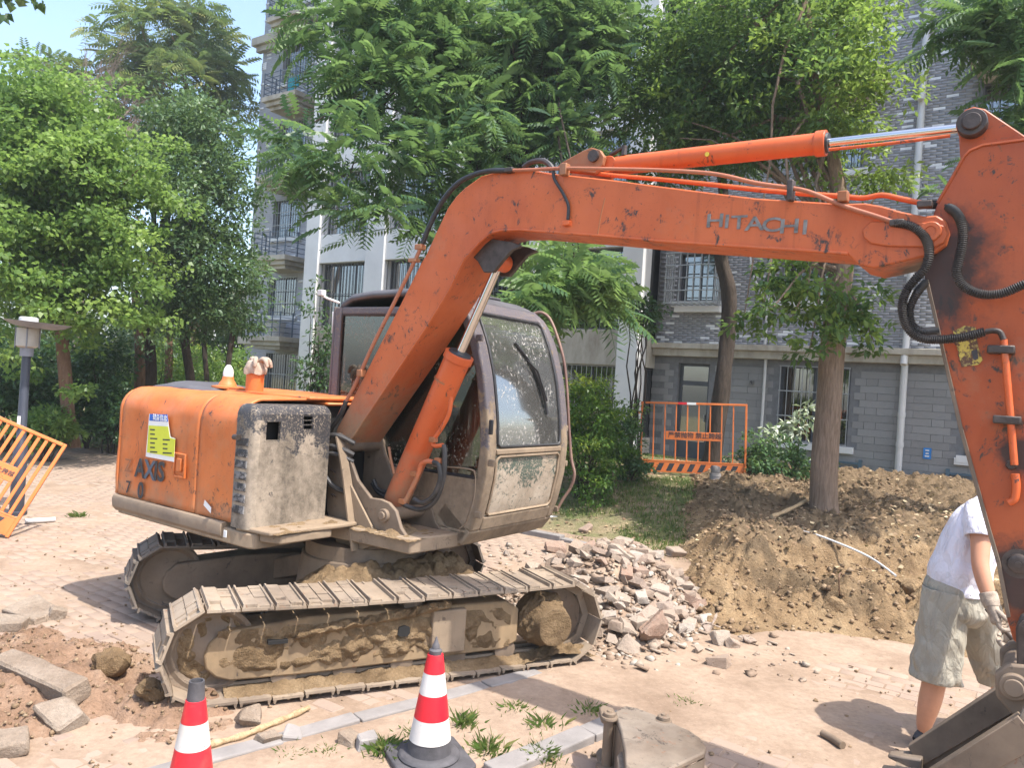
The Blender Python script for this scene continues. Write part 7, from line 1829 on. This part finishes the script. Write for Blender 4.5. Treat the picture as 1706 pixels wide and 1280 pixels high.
bx_ = np.array([rr.uniform(1.4, 6.3) for _ in range(7000)]); by_ = np.array([rr.uniform(5.7, 12.5) for _ in range(7000)]); bz_ = bank_h(bx_, by_); lz_ = np.maximum(lawn_h(bx_, by_), 0)
keep2 = [(a, b_, c) for a, b_, c, l in zip(bx_, by_, bz_, lz_) if c > l + .01]; it2 = iter(keep2); grit('soil_clods', min(5200, len(keep2)), lambda: next(it2), (.006, .026), M['clods'])
sx_ = np.array([rr.uniform(-3.9, -1.3) for _ in range(3000)]); sy_ = np.array([rr.uniform(3.1, 5.5) for _ in range(3000)]); sz_ = soilpatch_h(sx_, sy_)
keep3 = [(a, b_, max(c, 0)) for a, b_, c in zip(sx_, sy_, sz_) if c > 0 or rr.random() < .12]; rr.shuffle(keep3); it3 = iter(keep3); grit('small_clods', min(1300, len(keep3)), lambda: next(it3), (.004, .014), M['clods'])
gx_ = [(rr.uniform(-5, 4.2), rr.uniform(3.3, 8.5)) for _ in range(900)]
it4 = iter([(a, b_, 0.002) for a, b_ in gx_ if surf1(a, b_) < .005]); n4 = sum(1 for a, b_ in gx_ if surf1(a, b_) < .005)
grit('scattered_grit', n4, lambda: next(it4), (.004, .014), M['clods'])
# single blocks one can point at; rough ones get a broken surface
def rough_block(name, label, cat, px, py, dims, rot, mat='concrete', z=None, seed=0, jit=.010, grp=None):
    sx, sy, sz = dims; b = MB()
    bm_ = bmesh.new()
    if mat == 'soil':
        bmesh.ops.create_icosphere(bm_, subdivisions=3, radius=.55)
    elif mat == 'rubble' and any(w_ in label for w_ in ('jagged', 'lump', 'stone', 'shard', 'piece')):
        vs_ = [bm_.verts.new(Vector((rr.gauss(0, 1), rr.gauss(0, 1), rr.gauss(0, 1))).normalized() * .55) for _ in range(13)]
        bmesh.ops.convex_hull(bm_, input=vs_)
    else: bmesh.ops.create_cube(bm_, size=1.0)
    for v in bm_.verts: v.co = Vector((v.co.x * sx, v.co.y * sy, v.co.z * sz)) + (Vector((rr.gauss(0, jit), rr.gauss(0, jit), rr.gauss(0, jit))) if mat != 'soil' else Vector())
    if mat != 'soil': bmesh.ops.bevel(bm_, geom=list(bm_.edges), offset=min(dims) * .10, segments=1, affect='EDGES')
    if mat != 'soil': bmesh.ops.subdivide_edges(bm_, edges=list(bm_.edges), cuts=4, use_grid_fill=True)
    bm_.normal_update()
    for v in bm_.verts:
        q = v.co * 9 + Vector((seed, seed * 2, 0)); v.co += v.normal * (4.5 if mat == 'soil' else 1) * (.010 * mnoise.fractal(q, .8, 2.1, 4) + .012 * mnoise.noise(v.co * 4 + Vector((seed * 3, 0, 0))))
    me = bpy.data.meshes.new(name); bm_.to_mesh(me); bm_.free(); me.materials.append(M[mat])
    me.polygons.foreach_set('use_smooth', [True] * len(me.polygons)); me.set_sharp_from_angle(angle=math.radians(30))
    o = link(name, me)
    p = drape([(px, py)], sz * (.3 if z is None else .42))[0]
    o.location = p; o.rotation_euler = rot
    return tag(o, label, cat, grp)
b0, b1 = on_ground(8, 1118, .12), on_ground(128, 1162, .12)
rough_block('kerb_block', 'long pale concrete kerb block lying across the dug soil at left', 'concrete block', 68, 1130, ((b1 - b0).length * 1.05, .15, .13), (.25, .05, math.atan2(b1.y - b0.y, b1.x - b0.x)), 'concrete', .13, 2)
rough_block('stone_block', 'tilted brown stone block in the soil below the long kerb block', 'stone', 105, 1193, (.20, .15, .11), (.5, .35, -.6), 'concrete', .07, 3)
rough_block('paving_slab', 'broken flat slab on top of the two left slabs', 'paving slab', 55, 1022, (.34, .26, .07), (.06, .05, -.35), 'concrete', .10, 4)
rough_block('paving_slab', 'lower flat slab half out of frame under the broken slab', 'paving slab', 14, 1040, (.26, .22, .06), (.02, -.03, .2), 'concrete', .04, 5)
rough_block('stone_block', 'small lump beside the broken flat slab at left', 'stone', 95, 1022, (.12, .10, .09), (.2, .5, .8), 'concrete', .05, 6)
rough_block('soil_clod', 'rounded dark soil clod alone on the paving left of the near track', 'soil clod', 180, 1098, (.15, .14, .13), (.3, .2, .3), 'soil', .06, 7, .025)
rough_block('soil_clod', 'dark clod against the front end of the near track', 'soil clod', 252, 1150, (.14, .13, .10), (.1, .3, 1.2), 'soil', .05, 8, .022)
rough_block('stone_block', 'half buried brown block at the bottom left corner', 'stone', 15, 1242, (.16, .14, .08), (.2, -.1, .4), 'concrete', .05, 9)
rough_block('stone', 'rounded grey stone right beside the near track behind the open topped cone', 'stone', 415, 1198, (.135, .10, .075), (.1, .05, .4), 'concrete', .035, 10, .014)
rough_block('stone', 'pale chipped stone left of the grey brick end between the cones', 'stone', 447, 1232, (.11, .08, .06), (.2, .2, .9), 'concrete', .028, 11, .012)
rough_block('brick_end', 'grey brick end on the kerb between the two cones', 'brick', 489, 1226, (.10, .085, .06), (.15, .1, .35), 'kerb', .03, 12)
rough_block('stone', 'white edged stone left of the square grey brick by the tall cone', 'stone', 583, 1234, (.10, .09, .07), (.1, .2, 1.2), 'concrete', .03, 13, .012)
rough_block('brick_end', 'square grey brick beside the base of the tall cone', 'brick', 612, 1238, (.105, .10, .09), (.1, .05, .5), 'kerb', .04, 14)
big = [('big jagged concrete chunk at the front of the rubble heap', 1092, 1046, (.30, .23, .30), (.5, -.4, .6), .14), ('pale flat paving block in front of the jagged chunk', 1037, 1050, (.26, .14, .07), (.25, .05, .5), .05), ('rounded broken lump lying before the pale paving block', 1046, 1074, (.24, .17, .11), (.1, .1, .2), .03),
       ('upright tan brick at the right foot of the rubble heap', 1198, 1069, (.15, .12, .07), (1.0, .1, .75), .06), ('brown tilted brick next to the upright tan brick', 1220, 1074, (.11, .09, .08), (.5, .3, .5), .045), ('thick square tan brick on the right flank of the heap', 1172, 1036, (.12, .11, .07), (.7, .1, .2), .06),
       ('broken pipe socket slab with a round hole on the heap', 1045, 968, (.42, .10, .20), (.15, .25, -.55), .28), ('tan paving brick left of the heap crest', 924, 914, (.24, .15, .10), (.1, .1, .3), .30), ('flat pale shard at the top right of the heap', 1078, 886, (.30, .13, .04), (.1, -.15, .5), .40),
       ('reddish brick at the heap edge by the loose soil', 1126, 922, (.20, .16, .12), (.2, .1, .4), .28), ('white plaster piece in the middle of the heap', 1048, 912, (.13, .10, .06), (.4, .2, .7), .40), ('tan brick leaning on the heap crest', 978, 882, (.18, .08, .07), (.1, -.3, .8), .44), ('pale block right of the pipe slab', 1093, 985, (.22, .14, .09), (.2, .1, -.3), .24), ('small white stone in front of the soil slope', 1180, 1047, (.10, .07, .06), (.3, .2, .1), .05), ('sharp edged stone at the far right foot of the rubble', 1248, 1068, (.11, .07, .05), (.2, .1, .5), .03)]
for i, (lb, px, py, dm, ro, z) in enumerate(big): rough_block('rubble_block', lb, 'rubble', px, py, dm, ro, 'rubble', z, 20 + i, .018)
ps = on_ground(1030, 944, .30); b = MB(); b.tube([ps, ps + Vector((.0, -.09, .02))], .055, 16); tag(b.build('pipe_socket', M['concrete'], None, 40), 'round broken pipe end on the dark slab in the rubble', 'pipe end')
rough_block('soil_clod', 'large soil clod at the trench mouth below the looped root', 'soil clod', 1402, 1022, (.26, .22, .24), (.2, .3, .5), 'soil', .12, 41, .04)
rough_block('soil_clod', 'clod on the ridge right of the conduit end', 'soil clod', 1515, 975, (.22, .18, .15), (.2, .1, .2), 'soil', .30, 42, .03)
b = MB()
# weeds along the kerbs
k = 0
for px, py, n, hh, lb in ((770, 1212, 26, (.05, .14), 'tuft of grass right of the tall cone'), (640, 1256, 34, (.05, .15), 'leafy weed tuft left of the base of the tall cone'), (812, 1256, 30, (.05, .12), 'grass clump right of the tall cone base at the bottom edge'), (545, 1258, 12, (.03, .08), 'small weed below the square grey brick'), (858, 1184, 16, (.04, .10), 'weed sprout on the bare strip behind the cones'), (984, 1190, 18, (.04, .11), 'weed tuft left of the spare bucket pin'), (902, 1264, 30, (.04, .12), 'grass between the kerb and the spare bucket'), (905, 1216, 10, (.06, .13), 'dry stalk weed in front of the short kerb'), (1150, 1172, 12, (.02, .05), 'flat weed behind the spare bucket'), (700, 1235, 16, (.04, .1), 'weed hidden just behind the tall cone'), (972, 868, 26, (.06, .16), 'bright green weed on the lawn edge above the heap'), (130, 862, 20, (.05, .12), 'thin grass at the end of the grey pipe'), (480, 1262, 10, (.03, .07), 'tiny weed by the stick near the left cone')):
    p = drape([(px, py)], 0)[0]
    pts_ = np.array([[0, 0, 0]] * 1)
    N = n * 7; az = trng.uniform(0, 6.28, N); h_ = trng.uniform(hh[0] * .6, hh[1] * .62, N); r_ = np.abs(trng.normal(0, .055, N)); P_ = np.stack([np.cos(az) * r_, np.sin(az) * r_, np.zeros(N)], 1)
    az2 = trng.uniform(0, 6.28, N); wv = np.stack([np.cos(az2), np.sin(az2), np.zeros(N)], 1) * .0018; ln_ = (np.stack([np.cos(az), np.sin(az), np.zeros(N)], 1) * .45 + trng.normal(0, .42, (N, 3))) * h_[:, None]; ln_[:, 2] = 0
    up_ = np.stack([np.zeros(N), np.zeros(N), h_], 1)
    V_ = np.stack([P_ - wv, P_ + wv, P_ + wv * 1.2 + up_ * .6 + ln_ * .35, P_ + up_ * .9 + ln_], 1).reshape(-1, 3)
    o = link('weed_tuft', np_mesh('weed_tuft', V_, np.arange(N * 4).reshape(-1, 4), M['grass'], np.clip(trng.normal(.5, .2, N), 0, 1))); o.location = p; tag(o, lb, 'weed', 'weeds in the paving')
# teal washing and a basin on the left balconies
p = sw(-15.9, 8.0, 11.25); b = MB(); b.box((-.28, -.02, -.30), (.0, .02, .22)); b.box((.02, -.02, -.15), (.25, .02, .22)); o = b.build('laundry', M['bluegreen'], None, 30, .01); o.location = p; o.rotation_euler = (0, 0, TH); tag(o, 'teal laundry hanging over the upper left balcony', 'laundry')
p = sw(-16.2, 8.1, 2.95); b = MB(); b.lathe([(.28, 0), (.36, .45), (.38, .46), (.36, .47)], (0, 0, 0), 20); o = b.build('water_tub', M['pvc'], None, 40); o.location = p; tag(o, 'pale round tub standing on the lowest left balcony', 'tub')

# ================================================================== PERSON
PB = Vector((2.52, 4.32, 0))
PER = thing('person', 'person in white t-shirt and grey shorts bending behind the stick with gloved hands', 'person', PB)
def PP(px, py, y): return at_depth(px, py, y) - PB
def skin(name, pts, edges, rad, mat, parent, sub=2):
    me = bpy.data.meshes.new(name); me.from_pydata([tuple(p) for p in pts], edges, [])
    me.materials.append(mat); me.polygons.foreach_set('use_smooth', [])
    o = link(name, me, parent)
    md = o.modifiers.new('skin', 'SKIN'); md.use_smooth_shade = True
    me.skin_vertices.update() if hasattr(me.skin_vertices, 'update') else None
    sv = me.skin_vertices[0].data if len(me.skin_vertices) else None
    if sv is None:
        bm_ = bmesh.new(); bm_.from_mesh(me); ly = bm_.verts.layers.skin.verify()
        for i, v in enumerate(bm_.verts): v[ly].radius = rad[i] if hasattr(rad[i], '__len__') else (rad[i], rad[i]); v[ly].use_root = (i == 0)
        bm_.to_mesh(me); bm_.free()
    else:
        for i, s in enumerate(sv): s.radius = rad[i] if hasattr(rad[i], '__len__') else (rad[i], rad[i]); s.use_root = (i == 0)
    sb = o.modifiers.new('sub', 'SUBSURF'); sb.levels = sub; sb.render_levels = sub
    return o
# joints (pixel, depth)
hip = PP(1592, 985, 4.36); hipL = PP(1575, 1000, 4.30); hipR = PP(1622, 1005, 4.46)
kneeL = PP(1556, 1140, 4.30); ankL = PP(1537, 1247, 4.34); toeL = ankL + Vector((.17, .06, -.05)); ankL2 = ankL.copy(); ankL2.z = .09; ankL2.x = PP(1535, 1250, 4.34).x; toeL = Vector((ankL2.x + .18, ankL2.y + .05, .035)); heelL = Vector((ankL2.x - .03, ankL2.y - .01, .04))
kneeR = PP(1668, 1130, 4.52); ankR = Vector((kneeR.x + .06, kneeR.y + .03, .09)); toeR = Vector((ankR.x + .18, ankR.y + .04, .035))
waist = PP(1600, 940, 4.36); chest = PP(1630, 880, 4.36); neck = PP(1668, 832, 4.36); head = PP(1692, 806, 4.36); headtop = PP(1706, 786, 4.36)
shL = PP(1634, 872, 4.20); elL = PP(1633, 946, 4.10); wrL = PP(1651, 1006, 4.02); shR = PP(1660, 880, 4.52); elR = PP(1690, 960, 4.42); wrR = PP(1684, 1050, 4.12)
pts = [hip, hipL, kneeL.lerp(hipL, .5), kneeL, kneeL.lerp(ankL2, .35), ankL2, toeL, hipR, kneeR.lerp(hipR, .5), kneeR, kneeR.lerp(ankR, .35), ankR, toeR, waist, chest, neck, head, headtop, shL, elL.lerp(shL, .5), elL, wrL.lerp(elL, .55), wrL, shR, elR, wrR]
ed = [(0, 1), (1, 2), (2, 3), (3, 4), (4, 5), (5, 6), (0, 7), (7, 8), (8, 9), (9, 10), (10, 11), (11, 12), (0, 13), (13, 14), (14, 15), (15, 16), (16, 17), (14, 18), (18, 19), (19, 20), (20, 21), (21, 22), (14, 23), (23, 24), (24, 25)]
rad = [.13, .105, .088, .063, .066, .040, .035, .10, .085, .063, .064, .040, .035, .125, .14, .055, .085, .07, .062, .052, .046, .045, .032, .062, .046, .032]
skin('body', pts, ed, rad, M['skin'], PER)
hr = bmesh.new(); bmesh.ops.create_icosphere(hr, subdivisions=3, radius=.108); me = bpy.data.meshes.new('hair')
hd = (headtop - head).normalized(); hq = hd.to_track_quat('Z', 'Y').to_matrix()
for v in hr.verts: v.co = head.lerp(headtop, .45) + hq @ Vector((v.co.x * .92, v.co.y * .98, v.co.z * 1.1)) + Vector((-.015, -.01, .012))
bmesh.ops.delete(hr, geom=[v for v in hr.verts if (v.co - head).dot(hd) < -.02], context='VERTS'); hr.to_mesh(me); hr.free(); me.materials.append(M['hair']); link('hair', me, PER)
# t-shirt: loft of rings from hem to shoulders, plus a short sleeve
def loft(name, rings, mat, n=28, fold=.006, seed=0, parent=PER, caps=False, thick=.006):
    vs = []; m_ = len(rings)
    for i, (c, ax, bx__, a_, b_) in enumerate(rings):
        for j in range(n):
            t_ = 2 * math.pi * j / n; d = ax * math.cos(t_) * a_ + bx__ * math.sin(t_) * b_
            f = 1 + fold / max(.05, a_) * (mnoise.noise(Vector((math.cos(t_) * 2.2, math.sin(t_) * 2.2, i * .55 + seed))) + .5 * mnoise.noise(Vector((math.cos(t_) * 5, math.sin(t_) * 5, i * .8 + seed))))
            vs.append(c + d * f)
    fs = [(i * n + j, i * n + (j + 1) % n, (i + 1) * n + (j + 1) % n, (i + 1) * n + j) for i in range(m_ - 1) for j in range(n)]
    if caps: fs.append(tuple((m_ - 1) * n + j for j in range(n)))
    b = MB(); b.add(vs, fs); o = b.build(name, mat, parent, 80)
    s = o.modifiers.new('thick', 'SOLIDIFY'); s.thickness = thick; sb = o.modifiers.new('sub', 'SUBSURF'); sb.levels = 1; sb.render_levels = 1
    return o
def ringset(pts_, sizes, side, n=9):
    P_ = spline(pts_, 4); k_ = len(P_); out = []
    A_ = np.interp(np.linspace(0, 1, k_), np.linspace(0, 1, len(sizes)), [s[0] for s in sizes]); B_ = np.interp(np.linspace(0, 1, k_), np.linspace(0, 1, len(sizes)), [s[1] for s in sizes])
    for i, p in enumerate(P_):
        t_ = (P_[min(i + 1, k_ - 1)] - P_[max(i - 1, 0)]).normalized(); ax = (side - t_ * side.dot(t_)).normalized(); out.append((p, ax, t_.cross(ax).normalized(), A_[i], B_[i]))
    return out
side = (shR - shL).normalized()
hem = hip.lerp(waist, .12) + Vector((.02, 0, -.015))
loft('t_shirt', ringset([hem, waist + Vector((.01, 0, 0)), chest, chest.lerp(neck, .55), neck.lerp(head, .1)], [(.205, .165), (.195, .16), (.20, .145), (.17, .11), (.075, .07)], side), M['shirt'], 40, .026, 3)
slv = (elL - shL).normalized()
loft('sleeve', ringset([shL - slv * .06 + Vector((.03, .05, .02)), shL, shL + slv * .085], [(.085, .08), (.088, .08), (.082, .076)], Vector((1, 0, 0)) - slv * slv.x), M['shirt'], 20, .006, 5)
slr = (elR - shR).normalized()
loft('sleeve', ringset([shR - slr * .05, shR, shR + slr * .12], [(.08, .08), (.085, .08), (.085, .08)], Vector((1, 0, 0)) - slr * slr.x), M['shirt'], 20, .006, 6)
# shorts: seat and two loose legs
loft('shorts', ringset([waist.lerp(hip, .55), hip.lerp(waist, .1), hip + Vector((0, 0, -.10)), hip + Vector((-.01, 0, -.17))], [(.175, .145), (.20, .165), (.205, .17), (.15, .13)], side), M['shorts'], 28, .008, 9)
def leg_cloth(h_, k_, sd):
    d = (k_ - h_); loft('shorts_leg', ringset([h_ + Vector((0, 0, .06)), h_ + d * .35, h_ + d * .7, h_ + d * .95], [(.115, .115), (.118, .122), (.120, .128), (.124, .135)], Vector((0, 1, 0))), M['shorts'], 34, .024, sd)
leg_cloth(hipL, kneeL, 12); leg_cloth(hipR, kneeR, 15)
# shoes
for a_, t_, nm in ((ankL2, toeL, 0), (ankR, toeR, 1)):
    d = (t_ - a_); d.z = 0; d.normalize(); o_ = Vector((a_.x, a_.y, 0))
    loft('shoe', ringset([o_ - d * .06 + Vector((0, 0, .05)), o_ + Vector((0, 0, .055)), o_ + d * .10 + Vector((0, 0, .045)), o_ + d * .20 + Vector((0, 0, .03))], [(.012, .012), (.042, .055), (.047, .045), (.03, .028)], Vector((-d.y, d.x, 0))), M['seat'], 20, .002, 4, caps=True)
# gloved hands: palm, cuff and five separately bent fingers closing on the bar
def hand(wr, el, grip_c, grip_d, thumb_side):
    ax = (wr - el).normalized(); palm = wr + ax * .085
    g = thing('gloved_hand', None, None); g.parent = PER
    side_ = grip_d.normalized(); nrm = ax.cross(side_).normalized()
    loft('cuff', ringset([wr - ax * .055, wr - ax * .01, wr + ax * .02], [(.046, .044), (.048, .044), (.046, .036)], side_), M['glove'], 20, .004, 2, g)
    loft('palm', ringset([wr + ax * .01, wr + ax * .05, wr + ax * .095, wr + ax * .105], [(.042, .034), (.050, .028), (.052, .024), (.040, .016)], side_), M['glove'], 20, .003, 7, g, True)
    for i, (o_, L) in enumerate(((-.036, .070), (-.012, .082), (.012, .077), (.035, .062))):
        k0 = wr + ax * .085 + side_ * o_; cur = -nrm if (grip_c - palm).dot(nrm) < 0 else nrm
        p1_ = k0 + ax * L * .45 + cur * .008; p2_ = k0 + ax * L * .55 + cur * (.008 + L * .42); p3_ = k0 + ax * L * .18 + cur * (.012 + L * .62)
        b = MB(); P_ = spline([k0 - ax * .02, k0, p1_, p2_, p3_], 4); b.tube(P_, [.0125 - .003 * q / len(P_) for q in range(len(P_) - 1)] + [.006], 10); b.build('finger', M['glove'], g, 60)
    cur = -nrm if (grip_c - palm).dot(nrm) < 0 else nrm
    t0_ = wr + ax * .025 + side_ * thumb_side * .042; b = MB(); P_ = spline([t0_ - side_ * thumb_side * .02, t0_ + cur * .01, t0_ + ax * .035 + side_ * thumb_side * .012 + cur * .035, t0_ + ax * .06 - side_ * thumb_side * .015 + cur * .05], 4)
    b.tube(P_, [.016 - .005 * q / len(P_) for q in range(len(P_) - 1)] + [.007], 10); b.build('thumb', M['glove'], g, 60)
bar0, bar1 = PP(1656, 1030, 4.02), PP(1688, 1068, 4.02)
hand(wrL, elL, PP(1662, 1036, 3.98), (bar1 - bar0).cross(wrL - elL).cross(wrL - elL) * -1 if False else Vector((.3, .95, .1)), -1)
hand(wrR, elR, PP(1680, 1068, 4.05), Vector((.4, .9, 0)), 1)
b = MB(); bd = (bar1 - bar0).normalized(); b.tube([PB + bar0 - bd * .06, PB + bar0, PB + bar1, PB + bar1 + bd * .25], [.011, .011, .011, .011], 12); b.cyl(PB + bar1 + bd * .25, PB + bar1 + bd * .32, .026, n=12)
tag(b.build('steel_bar', M['pin'], None, 40), 'dark steel bar tool held in the gloved hands', 'tool')

# ================================================================== added volume that lifts the shadows: thin haze in the air
k = bpy.data.materials.new('shadow_lift_haze'); k.use_nodes = True
nt_ = k.node_tree; nt_.nodes.clear(); o_ = nt_.nodes.new('ShaderNodeOutputMaterial'); v_ = nt_.nodes.new('ShaderNodeVolumePrincipled')
v_.inputs['Density'].default_value = 0.0013; v_.inputs['Color'].default_value = (.90, .96, 1, 1); v_.inputs['Anisotropy'].default_value = 0.2
nt_.links.new(v_.outputs[0], o_.inputs['Volume'])
b = MB(); b.box((-160, -20, -1.8), (160, 270, 21)); o = b.build('shadow_lift_volume', k, None, None); o['kind'] = 'stuff'
